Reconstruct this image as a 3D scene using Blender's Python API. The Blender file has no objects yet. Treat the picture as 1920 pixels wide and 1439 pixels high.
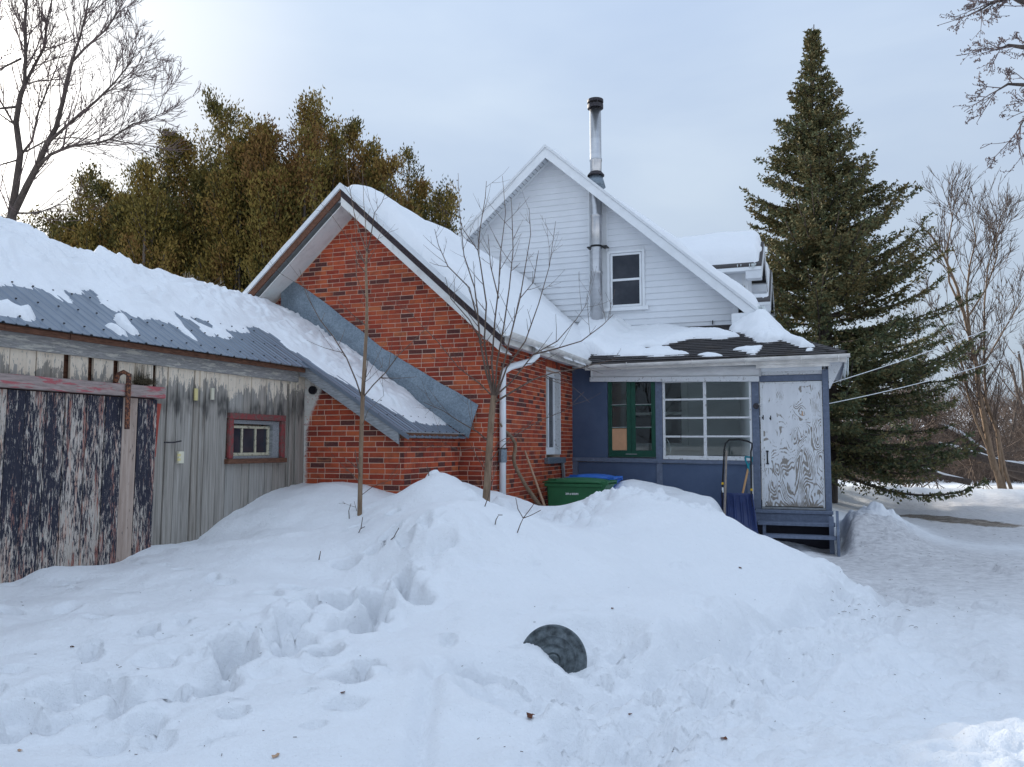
import bpy, math, random
import numpy as np
from mathutils import Vector, Matrix
R = math.radians
SC = bpy.context.scene
COL = SC.collection
# ------------------------------------------------------------------ camera
F = 1552.0; PSI = R(20.6); PIT = R(4.29); CAM = (0.0, 0.0, 1.65)
FW = (-math.sin(PSI)*math.cos(PIT), math.cos(PSI)*math.cos(PIT), math.sin(PIT))
RT = (math.cos(PSI), math.sin(PSI), 0.0)
UP = (math.sin(PSI)*math.sin(PIT), -math.cos(PSI)*math.sin(PIT), math.cos(PIT))
cd = bpy.data.cameras.new('camera'); cam = bpy.data.objects.new('camera', cd); COL.objects.link(cam)
cam.location = CAM; cam.rotation_euler = (R(90)+PIT, 0, PSI)
cd.sensor_width = 36.0; cd.lens = F/1920*36; cd.clip_end = 3000; cd.clip_start = .05
SC.camera = cam
# ------------------------------------------------------------------ light
SUN_AZ = R(-60); SUN_EL = R(19)            # azimuth from +Y, negative towards -X (sun behind the shed, hazy)
SD = Vector((math.sin(SUN_AZ)*math.cos(SUN_EL), math.cos(SUN_AZ)*math.cos(SUN_EL), math.sin(SUN_EL)))
W = bpy.data.worlds.new('World'); SC.world = W; W.use_nodes = True
def build_world():
    nt = W.node_tree; nt.nodes.clear()
    N = nt.nodes.new; L = nt.links.new
    out = N('ShaderNodeOutputWorld'); bg = N('ShaderNodeBackground'); L(bg.outputs[0], out.inputs[0])
    bg2 = N('ShaderNodeBackground'); add = N('ShaderNodeMixShader'); L(bg.outputs[0], add.inputs[1]); L(bg2.outputs[0], add.inputs[2]); L(add.outputs[0], out.inputs[0])
    add.inputs[0].default_value = .90
    sky = N('ShaderNodeTexSky'); sky.sky_type = 'NISHITA'; sky.sun_disc = False
    sky.sun_elevation = SUN_EL; sky.sun_rotation = SUN_AZ; sky.air_density = 1.0; sky.dust_density = .6
    L(sky.outputs[0], bg.inputs[0]); bg.inputs[1].default_value = .1
    tc = N('ShaderNodeTexCoord')
    # cloud sheet: bluish grey overcast, lighter veils, and a broad glow where the sun stands behind it
    mp = N('ShaderNodeMapping'); mp.inputs['Scale'].default_value = (1, 1, 3.2); L(tc.outputs['Generated'], mp.inputs[0])
    nz = N('ShaderNodeTexNoise'); nz.inputs['Scale'].default_value = 1.5; nz.inputs['Detail'].default_value = 5; nz.inputs['Roughness'].default_value = .5
    nz.inputs['Distortion'].default_value = .35
    L(mp.outputs[0], nz.inputs[0])
    cr = N('ShaderNodeValToRGB'); L(nz.outputs[0], cr.inputs[0])
    cr.color_ramp.elements[0].position = .32; cr.color_ramp.elements[0].color = (.335, .42, .565, 1)
    cr.color_ramp.elements[1].position = .72; cr.color_ramp.elements[1].color = (.48, .56, .66, 1)
    dp = N('ShaderNodeVectorMath'); dp.operation = 'DOT_PRODUCT'; L(tc.outputs['Generated'], dp.inputs[0]); dp.inputs[1].default_value = SD
    mr = N('ShaderNodeMapRange'); mr.interpolation_type = 'SMOOTHSTEP'; L(dp.outputs['Value'], mr.inputs[0]); mr.inputs[1].default_value = .89; mr.inputs[2].default_value = 1.0
    mx = N('ShaderNodeMixRGB'); L(mr.outputs[0], mx.inputs[0]); L(cr.outputs[0], mx.inputs[1]); mx.inputs[2].default_value = (.74, .765, .79, 1)
    m2 = N('ShaderNodeMapRange'); m2.interpolation_type = 'SMOOTHSTEP'; L(dp.outputs['Value'], m2.inputs[0]); m2.inputs[1].default_value = .966; m2.inputs[2].default_value = 1.0
    mx2 = N('ShaderNodeMixRGB'); L(m2.outputs[0], mx2.inputs[0]); L(mx.outputs[0], mx2.inputs[1]); mx2.inputs[2].default_value = (1.9, 1.85, 1.75, 1)
    mx = mx2
    # an overcast sky is lighter overhead than at the horizon: CIE overcast law, weakened
    sx = N('ShaderNodeSeparateXYZ'); L(tc.outputs['Generated'], sx.inputs[0]); g1 = N('ShaderNodeMath'); g1.operation = 'MAXIMUM'; L(sx.outputs[2], g1.inputs[0]); g1.inputs[1].default_value = 0
    g2 = N('ShaderNodeMath'); g2.operation = 'MULTIPLY_ADD'; L(g1.outputs[0], g2.inputs[0]); g2.inputs[1].default_value = .95; g2.inputs[2].default_value = .73
    vm = N('ShaderNodeVectorMath'); vm.operation = 'SCALE'; L(mx.outputs[0], vm.inputs[0]); L(g2.outputs[0], vm.inputs['Scale']); L(vm.outputs[0], bg2.inputs[0]); bg2.inputs[1].default_value = 1.0
build_world()
sl = bpy.data.lights.new('sun', 'SUN'); sl.energy = 4.6; sl.angle = R(3.5); sl.color = (1, .93, .82)
so = bpy.data.objects.new('sun', sl); COL.objects.link(so); so.rotation_euler = (-SD).to_track_quat('-Z', 'Y').to_euler(); so.location = (-20, 10, 20)
vs = SC.view_settings; vs.view_transform = 'Standard'; vs.look = 'None'; vs.exposure = .42; vs.gamma = 1; vs.use_curve_mapping = False
SC.cycles.max_bounces = 8; SC.cycles.diffuse_bounces = 3; SC.cycles.glossy_bounces = 3; SC.cycles.transparent_max_bounces = 12
SC.cycles.use_denoising = True

# ------------------------------------------------------------------ helpers
def ray(u, v):
    a = (u-960)/F; b = (719.5-v)/F
    return [FW[i]+a*RT[i]+b*UP[i] for i in range(3)]
def P(u, v, X=None, Y=None, Z=None, plane=None):
    """point of a real plane seen at a picture position; plane = (n, c) means n.p = c"""
    r = ray(u, v)
    if X is not None: t = (X-CAM[0])/r[0]
    elif Y is not None: t = (Y-CAM[1])/r[1]
    elif Z is not None: t = (Z-CAM[2])/r[2]
    else:
        n, c = plane
        t = (c-sum(n[i]*CAM[i] for i in range(3)))/sum(n[i]*r[i] for i in range(3))
    return Vector([CAM[i]+t*r[i] for i in range(3)])
def D(u, v, d):
    r = ray(u, v); return Vector([CAM[i]+d*r[i] for i in range(3)])

def hsh(ix, iy, seed):
    n = (ix.astype(np.int64)*374761393 + iy.astype(np.int64)*668265263 + seed*982451653) & 0xffffffff
    n = ((n ^ (n >> 13))*1274126177) & 0xffffffff
    return ((n ^ (n >> 16)) & 0xffffff)/float(0xffffff)
def vnoise(x, y, seed=0):
    x = np.asarray(x, float); y = np.asarray(y, float)
    ix = np.floor(x); iy = np.floor(y); fx = x-ix; fy = y-iy
    fx = fx*fx*fx*(fx*(fx*6-15)+10); fy = fy*fy*fy*(fy*(fy*6-15)+10)
    a = hsh(ix, iy, seed); b = hsh(ix+1, iy, seed); c = hsh(ix, iy+1, seed); d = hsh(ix+1, iy+1, seed)
    return (a+(b-a)*fx)*(1-fy)+(c+(d-c)*fx)*fy - .5
def fbm(x, y, seed=0, o=4, g=.5):
    s = 0; a = 1; x = np.asarray(x, float); y = np.asarray(y, float)
    for i in range(o):
        xr = x*.8-y*.6; yr = x*.6+y*.8
        s = s+a*vnoise(xr, yr, seed+i*17); x = xr*2.03+3.1; y = yr*2.03+1.7; a *= g
    return s
def sstep(a, b, x):
    t = np.clip((x-a)/(b-a), 0, 1); return t*t*(3-2*t)

def link(o, parent=None):
    COL.objects.link(o)
    if parent is not None: o.parent = parent
    return o
def off(p):
    o = Vector((0, 0, 0))
    while p is not None: o = o+p.location; p = p.parent
    return o
def mesh_np(name, V, Fc, mat=None, parent=None, smooth=False, rnd=None, sizes=None):
    """V (n,3); Fc (m,k) array or list of tuples"""
    me = bpy.data.meshes.new(name)
    V = (np.asarray(V, dtype=np.float64)-np.array(off(parent))[None, :]).astype(np.float32)
    if isinstance(Fc, np.ndarray):
        m, k = Fc.shape
        me.vertices.add(len(V)); me.vertices.foreach_set('co', V.ravel())
        me.loops.add(m*k); me.loops.foreach_set('vertex_index', Fc.astype(np.int32).ravel())
        me.polygons.add(m); me.polygons.foreach_set('loop_start', np.arange(0, m*k, k, dtype=np.int32))
        me.update(calc_edges=True)
    else:
        me.from_pydata([tuple(v) for v in V], [], [tuple(f) for f in Fc])
    if rnd is not None:
        at = me.attributes.new('rnd', 'FLOAT', 'FACE'); at.data.foreach_set('value', np.asarray(rnd, dtype=np.float32))
    if smooth: me.polygons.foreach_set('use_smooth', np.ones(len(me.polygons), dtype=bool))
    if mat: me.materials.append(mat)
    o = bpy.data.objects.new(name, me)
    return link(o, parent)
def tag(o, label=None, cat=None, group=None, kind=None):
    if label: o['label'] = label
    if cat: o['category'] = cat
    if group: o['group'] = group
    if kind: o['kind'] = kind
    return o
def thing(name, label, cat, loc=(0, 0, 0), group=None, rot=(0, 0, 0)):
    o = bpy.data.objects.new(name, None); COL.objects.link(o); o.location = loc; o.rotation_euler = rot; o.empty_display_size = .2
    return tag(o, label, cat, group)
class MB:
    def __init__(s): s.v = []; s.f = []; s.r = []
    def add(s, vs_, fs, r=0.):
        b = len(s.v); s.v += [tuple(p) for p in vs_]; s.f += [tuple(i+b for i in f) for f in fs]; s.r += [r]*len(fs); return s
    def box(s, x0, x1, y0, y1, z0, z1, r=0.):
        if x1 < x0: x0, x1 = x1, x0
        if y1 < y0: y0, y1 = y1, y0
        if z1 < z0: z0, z1 = z1, z0
        return s.add([(x0, y0, z0), (x1, y0, z0), (x1, y1, z0), (x0, y1, z0), (x0, y0, z1), (x1, y0, z1), (x1, y1, z1), (x0, y1, z1)],
                     [(0, 3, 2, 1), (4, 5, 6, 7), (0, 1, 5, 4), (1, 2, 6, 5), (2, 3, 7, 6), (3, 0, 4, 7)], r)
    def hexa(s, p, r=0.):
        """8 points: bottom ring 0-3, top ring 4-7"""
        return s.add(p, [(0, 3, 2, 1), (4, 5, 6, 7), (0, 1, 5, 4), (1, 2, 6, 5), (2, 3, 7, 6), (3, 0, 4, 7)], r)
    def prism(s, poly, ext, r=0.):
        """poly: list of 3d points, ext: vector"""
        n = len(poly); e = Vector(ext); q = [Vector(p) for p in poly]
        return s.add(q+[p+e for p in q], [tuple(range(n-1, -1, -1)), tuple(range(n, 2*n))]+[(i, (i+1) % n, n+(i+1) % n, n+i) for i in range(n)], r)
    def tube(s, pts, rad, k=8, cap=True, r=0.):
        pts = [Vector(p) for p in pts]; n = len(pts)
        if not hasattr(rad, '__len__'): rad = [rad]*n
        rings = []; up = None
        for i, p in enumerate(pts):
            t = (pts[min(i+1, n-1)]-pts[max(i-1, 0)])
            if t.length < 1e-9: t = Vector((0, 0, 1))
            t.normalize()
            if up is None:
                up = Vector((0, 0, 1)) if abs(t.z) < .9 else Vector((1, 0, 0))
            a = t.cross(up); a.normalize(); b = a.cross(t); b.normalize(); up = b
            rings.append([p+(a*math.cos(2*math.pi*j/k)+b*math.sin(2*math.pi*j/k))*rad[i] for j in range(k)])
        vv = [q for rg in rings for q in rg]
        ff = [(i*k+j, i*k+(j+1) % k, (i+1)*k+(j+1) % k, (i+1)*k+j) for i in range(n-1) for j in range(k)]
        if cap: ff += [tuple(range(k-1, -1, -1)), tuple((n-1)*k+j for j in range(k))]
        return s.add(vv, ff, r)
    def lathe(s, prof, c, k=16, r=0.):
        """prof: list of (radius, z)"""
        vv = [(c[0]+ra*math.cos(2*math.pi*j/k), c[1]+ra*math.sin(2*math.pi*j/k), c[2]+z) for ra, z in prof for j in range(k)]
        n = len(prof)
        ff = [(i*k+j, i*k+(j+1) % k, (i+1)*k+(j+1) % k, (i+1)*k+j) for i in range(n-1) for j in range(k)]
        ff += [tuple(range(k-1, -1, -1)), tuple((n-1)*k+j for j in range(k))]
        return s.add(vv, ff, r)
    def build(s, name, mat, parent=None, bevel=0, smooth=False, kind=None, label=None):
        me = bpy.data.meshes.new(name)
        v = s.v
        o_ = off(parent); v = [(q[0]-o_[0], q[1]-o_[1], q[2]-o_[2]) for q in v]
        me.from_pydata([tuple(q) for q in v], [], s.f)
        if any(s.r):
            at = me.attributes.new('rnd', 'FLOAT', 'FACE'); at.data.foreach_set('value', s.r)
        if smooth: me.polygons.foreach_set('use_smooth', [True]*len(me.polygons))
        me.materials.append(mat)
        o = bpy.data.objects.new(name, me); link(o, parent)
        if bevel:
            b = o.modifiers.new('bevel', 'BEVEL'); b.width = bevel; b.segments = 2; b.limit_method = 'ANGLE'; b.angle_limit = R(40)
        if kind: o['kind'] = kind
        if label: o['label'] = label
        return o
def bx(name, mat, parent, x0, x1, y0, y1, z0, z1, bevel=.003, **k):
    return MB().box(x0, x1, y0, y1, z0, z1).build(name, mat, parent, bevel=bevel, **k)

# ------------------------------------------------------------------ materials
class NT:
    def __init__(s, name):
        s.m = bpy.data.materials.new(name); s.m.use_nodes = True; s.t = s.m.node_tree; s.t.nodes.clear()
        s.out = s.n('ShaderNodeOutputMaterial'); s.b = s.n('ShaderNodeBsdfPrincipled'); s.l(s.b.outputs[0], s.out.inputs[0])
        s.b.inputs['Specular IOR Level'].default_value = .3
    def n(s, t, **k):
        x = s.t.nodes.new(t)
        for a, b in k.items(): setattr(x, a, b)
        return x
    def l(s, a, b): s.t.links.new(a, b)
    def val(s, x, v):
        if isinstance(v, (int, float, tuple, list)): x.default_value = v if not isinstance(v, tuple) or len(v) != 3 or x.type != 'RGBA' else (*v, 1)
        else: s.l(v, x)
    def pos(s, scale=(1, 1, 1), obj=False):
        g = s.n('ShaderNodeTexCoord').outputs['Object'] if obj else s.n('ShaderNodeNewGeometry').outputs['Position']
        m = s.n('ShaderNodeMapping'); m.inputs['Scale'].default_value = scale; s.l(g, m.inputs[0]); return m.outputs[0]
    def noise(s, vec, scale, detail=4, rough=.5, dist=0.):
        x = s.n('ShaderNodeTexNoise'); s.l(vec, x.inputs['Vector']); x.inputs['Scale'].default_value = scale; x.inputs['Detail'].default_value = detail
        x.inputs['Roughness'].default_value = rough; x.inputs['Distortion'].default_value = dist; return x.outputs[0]
    def ramp(s, fac, stops, interp='LINEAR'):
        x = s.n('ShaderNodeValToRGB'); s.l(fac, x.inputs[0]); cr = x.color_ramp; cr.interpolation = interp
        while len(cr.elements) < len(stops): cr.elements.new(.5)
        for e, (p, c) in zip(cr.elements, stops):
            e.position = p; e.color = (*c, 1) if not isinstance(c, (int, float)) else (c, c, c, 1)
        return x.outputs[0]
    def mix(s, fac, a, b, mode='MIX'):
        x = s.n('ShaderNodeMixRGB', blend_type=mode); s.val(x.inputs[0], fac); s.val(x.inputs[1], a); s.val(x.inputs[2], b); return x.outputs[0]
    def math(s, op, a, b=0., c=None, clamp=False):
        x = s.n('ShaderNodeMath', operation=op, use_clamp=clamp); s.val(x.inputs[0], a); s.val(x.inputs[1], b)
        if c is not None: s.val(x.inputs[2], c)
        return x.outputs[0]
    def sep(s, vec):
        x = s.n('ShaderNodeSeparateXYZ'); s.l(vec, x.inputs[0]); return x.outputs
    def rnd(s):
        a = s.n('ShaderNodeAttribute', attribute_name='rnd').outputs['Fac']; o = s.n('ShaderNodeObjectInfo').outputs['Random']
        return s.math('FRACT', s.math('ADD', a, o))
    def rstep(s, v, a, b):
        x = s.n('ShaderNodeMapRange', interpolation_type='SMOOTHSTEP'); s.l(v, x.inputs[0]); x.inputs[1].default_value = a; x.inputs[2].default_value = b; return x.outputs[0]
    def base(s, c): s.val(s.b.inputs['Base Color'], c); return s
    def rough(s, c): s.val(s.b.inputs['Roughness'], c); return s
    def bump(s, h, dist=.01, strength=.6):
        x = s.n('ShaderNodeBump'); s.l(h, x.inputs['Height']); x.inputs['Distance'].default_value = dist; x.inputs['Strength'].default_value = strength
        s.l(x.outputs[0], s.b.inputs['Normal']); return s
M = {}
def simple(name, c, rough=.7, metal=0, var=.12, sc=6, bump=.0, stretch=(1, 1, 1)):
    t = NT(name); p = t.pos(stretch); n = t.noise(p, sc, 5, .6)
    lo = tuple(x*(1-var) for x in c); hi = tuple(min(1, x*(1+var)) for x in c)
    t.base(t.ramp(n, [(.3, lo), (.7, hi)])); t.rough(rough); t.b.inputs['Metallic'].default_value = metal
    if bump: t.bump(t.noise(p, sc*6, 4), bump, .5)
    M[name] = t.m; return t.m

def m_snow(name='snow', tint=(.88, .89, .91), dirt=0.):
    t = NT(name); p = t.pos()
    n1 = t.noise(p, 2.2, 5, .55); n2 = t.noise(p, 22, 5, .6); n3 = t.noise(p, 140, 2, .6)
    c = t.ramp(n1, [(.25, tuple(x*.97 for x in tint)), (.75, tint)])
    if dirt:
        d = t.noise(t.pos((1, 1, 1)), 1.3, 8, .7); c = t.mix(t.rstep(d, .52, .75), c, tuple(x*(1-dirt) for x in (.8, .76, .68)))
    t.base(c); t.rough(.62); t.b.inputs['Specular IOR Level'].default_value = .25
    h = t.math('ADD', t.math('MULTIPLY', n2, .8), t.math('MULTIPLY', n3, .22)); t.bump(h, .02, .55)
    M[name] = t.m
m_snow(); m_snow('roof_snow'); m_snow('dirty_snow', (.80, .80, .80), .25)
def m_ground():
    # yard snow, packed and dirtied on the drive, bare icy patch on the road
    t = NT('ground_snow'); g = t.n('ShaderNodeNewGeometry').outputs['Position']; p = t.pos()
    at = t.n('ShaderNodeAttribute', attribute_name='drive').outputs['Fac']; bare = t.n('ShaderNodeAttribute', attribute_name='bare').outputs['Fac']
    n1 = t.noise(p, 2.2, 5, .55); n2 = t.noise(p, 22, 5, .62); n3 = t.noise(p, 140, 2, .6)
    c = t.ramp(n1, [(.25, (.86, .875, .90)), (.75, (.89, .90, .92))])
    ns = t.noise(t.pos((2.2, 6, 6)), 3.2, 7, .68)
    dr = t.ramp(ns, [(.30, (.40, .39, .40)), (.5, (.58, .565, .57)), (.72, (.74, .73, .73))])
    c = t.mix(at, c, dr)
    sp = t.noise(p, 60, 2, .5); c = t.mix(t.math('MULTIPLY', t.rstep(sp, .73, .76), .35), c, (.14, .10, .07))
    bn = t.noise(t.pos((.8, 2.6, 1)), 3.4, 9, .8); bm = t.rstep(t.math('SUBTRACT', t.math('MULTIPLY', bare, .85), bn), -.02, .10)
    c = t.mix(bm, c, t.ramp(bn, [(.36, (.03, .024, .02)), (.5, (.16, .125, .095)), (.62, (.42, .38, .34))]))
    t.base(c); t.rough(.62); t.b.inputs['Specular IOR Level'].default_value = .25
    h = t.math('ADD', t.math('MULTIPLY', n2, .8), t.math('MULTIPLY', n3, .22)); t.bump(h, .03, .75)
    M['ground'] = t.m
m_ground()
def m_brick(name, white=False):
    t = NT(name); r = t.rnd(); p = t.pos()
    c = t.ramp(r, [(0, (.42, .066, .027)), (.16, (.48, .092, .036)), (.32, (.31, .044, .022)), (.5, (.50, .112, .042)), (.60, (.38, .058, .026)),
                   (.72, (.10, .034, .030)), (.85, (.44, .080, .033)), (.92, (.22, .038, .023)), (.985, (.54, .15, .055))], 'CONSTANT')
    n = t.noise(p, 9, 5, .6); n2 = t.noise(p, 60, 4, .7)
    c = t.mix(t.math('MULTIPLY', t.rstep(n, .42, .72), .55), c, (.115, .035, .026)); c = t.mix(t.math('MULTIPLY', t.rstep(n2, .5, .8), .35), c, (.55, .20, .11))
    n3 = t.noise(t.pos((1, 1, 1)), 1.1, 5, .6); c = t.mix(t.math('MULTIPLY', t.rstep(n3, .48, .72), .28), c, (.16, .045, .028)); n4 = t.noise(t.pos((1.5, 1.5, 3)), 2.6, 5, .65, .4); c = t.mix(t.math('MULTIPLY', t.rstep(n4, .60, .78), .4), c, (.62, .24, .10))
    if white:
        s = t.sep(t.n('ShaderNodeNewGeometry').outputs['Position'])
        # sprayed white paint beside the boards, wider towards the eave
        k = t.math('ADD', t.math('MULTIPLY', t.rstep(s[2], 1.75, 2.75), .32), -6.045)
        e = t.math('SUBTRACT', t.math('ADD', s[0], t.math('MULTIPLY', t.math('SUBTRACT', n2, .5), .10)), k)
        w = t.rstep(e, .03, -.035); fl = t.rstep(t.noise(p, 28, 4, .7), .66, .60); w = t.math('MULTIPLY', w, fl)
        c = t.mix(w, c, t.ramp(n, [(.3, (.62, .58, .52)), (.7, (.74, .71, .66))]))
    t.base(c); t.rough(.85); t.bump(n2, .004, .7); M[name] = t.m
m_brick('brick'); m_brick('brick_painted', True)
def m_mortar(name, white=False):
    t = NT(name); p = t.pos(); n = t.noise(p, 30, 5, .7); c = t.ramp(n, [(.3, (.62, .42, .32)), (.7, (.76, .56, .44))])
    if white:
        s = t.sep(t.n('ShaderNodeNewGeometry').outputs['Position'])
        k = t.math('ADD', t.math('MULTIPLY', t.rstep(s[2], 1.75, 2.75), .32), -6.045)
        c = t.mix(t.rstep(t.math('SUBTRACT', s[0], k), .03, -.03), c, (.66, .63, .57))
    t.base(c); t.rough(.95); t.bump(n, .004, .6); M[name] = t.m
m_mortar('mortar'); m_mortar('mortar_painted', True)
def m_boards():
    # weathered vertical boards: cream paint left under the eave, a black mildew band, bare grey wood below
    t = NT('shed_board'); g = t.n('ShaderNodeNewGeometry').outputs['Position']; s = t.sep(g); r = t.rnd()
    gr = t.noise(t.pos((40, 40, 1.6)), 1.0, 8, .68, .5); gr2 = t.noise(t.pos((14, 14, .9)), 1.2, 6, .6)
    grey = t.ramp(gr, [(.30, (.14, .12, .10)), (.47, (.28, .25, .215)), (.7, (.44, .40, .355))])
    grey = t.mix(t.math('MULTIPLY', r, .45), grey, (.40, .40, .385)); grey = t.mix(t.math('MULTIPLY', t.rstep(gr2, .52, .8), .6), grey, (.13, .115, .10))
    cream = t.ramp(gr2, [(.3, (.66, .55, .43)), (.7, (.82, .72, .59))])
    big = t.noise(t.pos((9, 9, 2.0)), 1.0, 4, .6, .8); ragged = t.noise(t.pos((30, 30, 9)), 1.0, 8, .75)
    h = t.math('ADD', s[2], t.math('MULTIPLY', t.math('SUBTRACT', big, .5), .75)); h = t.math('ADD', h, t.math('MULTIPLY', t.math('SUBTRACT', ragged, .5), .55)); h = t.math('ADD', h, t.math('MULTIPLY', r, .14))
    m1 = t.rstep(h, 2.34, 2.365)
    c = t.mix(m1, grey, cream)
    fl = t.rstep(t.noise(t.pos((55, 55, 14)), 1.0, 6, .7), .60, .62); c = t.mix(t.math('MULTIPLY', fl, m1), c, (.33, .31, .28))
    mz = t.math('ADD', s[2], t.math('MULTIPLY', t.math('SUBTRACT', t.noise(t.pos((24, 24, 1.2)), 1.0, 5, .6), .5), .5))
    band = t.math('MULTIPLY', t.rstep(mz, 1.92, 2.03), t.rstep(mz, 2.26, 2.10)); band = t.math('MULTIPLY', band, t.rstep(s[1], 6.25, 6.6)); band = t.math('MULTIPLY', band, t.rstep(t.noise(t.pos((6, 6, 3)), 1.0, 3, .5), .36, .60))
    c = t.mix(t.math('MULTIPLY', band, .85), c, (.035, .034, .034))
    t.base(c); t.rough(.88); t.bump(gr, .006, .7); M['board'] = t.m
    # door: nearly black paint worn off in flakes, red and cream below
    t = NT('door_board'); g = t.n('ShaderNodeNewGeometry').outputs['Position']; s = t.sep(g); r = t.rnd()
    f1 = t.noise(t.pos((62, 62, 9)), 1.0, 9, .78, .6); f2 = t.noise(t.pos((7, 7, 1.1)), 1.0, 5, .6); f3 = t.noise(t.pos((16, 16, 1.6)), 1.0, 6, .65); f4 = t.noise(t.pos((110, 110, 14)), 1.0, 5, .7)
    under = t.ramp(f3, [(.33, (.22, .19, .17)), (.42, (.30, .10, .07)), (.47, (.42, .36, .31)), (.56, (.52, .46, .40)), (.66, (.46, .26, .19)), (.75, (.56, .51, .46))])
    under = t.mix(t.math('MULTIPLY', t.rstep(f4, .5, .7), .5), under, (.62, .60, .56))
    wear = t.math('ADD', t.math('ADD', t.math('MULTIPLY', f1, .95), t.math('MULTIPLY', f2, .42)), t.math('MULTIPLY', f4, .40))
    wear = t.math('ADD', wear, t.math('MULTIPLY', t.math('SUBTRACT', r, .5), .10))
    wear = t.math('ADD', wear, t.rstep(s[2], .95, .45, )) if False else t.math('ADD', wear, t.math('MULTIPLY', t.rstep(s[2], 1.5, .6), .05))
    mk = t.rstep(wear, .885, .915)
    dark = t.ramp(f4, [(.3, (.014, .015, .026)), (.7, (.040, .040, .060))])
    c = t.mix(mk, dark, under); t.base(c); t.rough(.75); t.bump(wear, .006, .8); M['door_board'] = t.m
    # the bare plank
    t = NT('bare_plank'); f1 = t.noise(t.pos((30, 30, 2)), 1.0, 8, .7); f2 = t.noise(t.pos((30, 30, 6)), 1.0, 8, .75)
    c = t.ramp(f1, [(.3, (.28, .20, .16)), (.6, (.47, .37, .31)), (.8, (.58, .50, .44))]); c = t.mix(t.rstep(f2, .60, .64), c, (.05, .045, .05)); t.base(c); t.rough(.85); t.bump(f1, .005, .7); M['bare_plank'] = t.m
m_boards()
def m_worn(name, paint, wood=(.30, .28, .26), cover=.5, stretch=(3, 3, 3), sc=4):
    t = NT(name); f = t.noise(t.pos(stretch), sc, 8, .72, .3); g = t.noise(t.pos(tuple(q*3 for q in stretch)), sc, 6, .7)
    w = t.ramp(g, [(.3, tuple(x*.6 for x in wood)), (.7, tuple(x*1.25 for x in wood))]); pc = t.ramp(g, [(.3, tuple(x*.8 for x in paint)), (.7, paint)])
    a = 1-cover; c = t.mix(t.rstep(f, .30+.4*a, .34+.4*a), w, pc); t.base(c); t.rough(.8); t.bump(f, .004, .5); M[name] = t.m
m_worn('track_paint', (.43, .12, .13), (.34, .27, .25), .42, (6, 1.2, 10), 2.2)
m_worn('fascia_wood', (.55, .52, .46), (.31, .30, .29), .42, (6, 1.5, 12), 2.5)
m_worn('frame_red', (.27, .06, .06), (.17, .09, .08), .55, (5, 5, 5), 4)
m_worn('sash_cream', (.62, .57, .42), (.30, .26, .2), .7, (6, 6, 6), 4)
m_worn('white_worn', (.76, .77, .78), (.34, .32, .30), .80, (7, 7, 4), 5)
m_worn('rust', (.30, .12, .06), (.07, .035, .03), .5, (9, 9, 9), 6)
simple('barge_shade', (.05, .036, .038), .85, var=.5, stretch=(6, 2, 12)); simple('brown_wood', (.14, .065, .04), .85, var=.5, stretch=(6, 2, 12), bump=.003)
simple('grey_wood', (.27, .28, .29), .85, var=.35, stretch=(2, 12, 12), bump=.004)
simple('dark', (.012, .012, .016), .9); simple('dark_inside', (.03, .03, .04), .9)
simple('steel_roof', (.20, .235, .285), .42, .55, var=.12, sc=3, stretch=(1, 3, 1))
def m_galv():
    t = NT('galvanised'); p = t.pos(); v = t.n('ShaderNodeTexVoronoi'); t.l(p, v.inputs[0]); v.inputs['Scale'].default_value = 60
    n = t.noise(p, 5, 6, .6); c = t.mix(.5, t.ramp(v.outputs['Color'], [(.2, (.13, .165, .20)), (.8, (.28, .33, .38))]), t.ramp(n, [(.3, (.15, .19, .225)), (.7, (.27, .32, .36))]))
    t.base(c); t.rough(.45); t.b.inputs['Metallic'].default_value = .6; M['galv'] = t.m
m_galv()
def m_soffit():
    t = NT('cottage_soffit'); n = t.noise(t.pos((1.2, 1.2, 1.2)), 2.6, 6, .6); k = t.noise(t.pos((9, 9, 9)), 1.5, 5, .7)
    c = t.ramp(n, [(.3, (.60, .57, .54)), (.5, (.74, .72, .69)), (.7, (.66, .68, .66))]); c = t.mix(t.math('MULTIPLY', t.rstep(k, .55, .75), .5), c, (.36, .33, .31)); t.base(c); t.rough(.7); M['soffit'] = t.m
m_soffit()
simple('siding', (.74, .76, .79), .45, var=.04, sc=3)
simple('white_trim', (.78, .80, .82), .45, var=.05); simple('vinyl_soffit', (.66, .68, .71), .5, var=.05)
simple('white_metal', (.70, .72, .74), .4, var=.08, sc=9)
simple('old_gutter', (.70, .67, .63), .5, var=.22, sc=5, stretch=(1, 1, 3))
simple('tarp', (.66, .655, .65), .45, var=.14, sc=3.5, stretch=(1, 3, 4))
def m_blue():
    t = NT('blue_paint'); p = t.pos((1, 1, 1)); n = t.noise(p, 2.1, 5, .6); k = t.noise(t.pos((3, 3, 1)), 6, 5, .7)
    c = t.ramp(n, [(.28, (.055, .083, .150)), (.72, (.088, .125, .205))]); c = t.mix(t.math('MULTIPLY', t.rstep(k, .62, .8), .35), c, (.17, .20, .25)); t.base(c); t.rough(.55); M['blue'] = t.m
    t = NT('blue_grey_paint'); n = t.noise(t.pos((6, 6, 6)), 3, 7, .7); c = t.ramp(n, [(.3, (.10, .125, .18)), (.62, (.15, .18, .25)), (.8, (.26, .29, .33))]); t.base(c); t.rough(.6); M['blue_grey'] = t.m
m_blue()
simple('green_paint', (.010, .070, .045), .5, var=.2, sc=12); simple('plywood_orange', (.60, .33, .19), .8, var=.14, sc=5)
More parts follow.
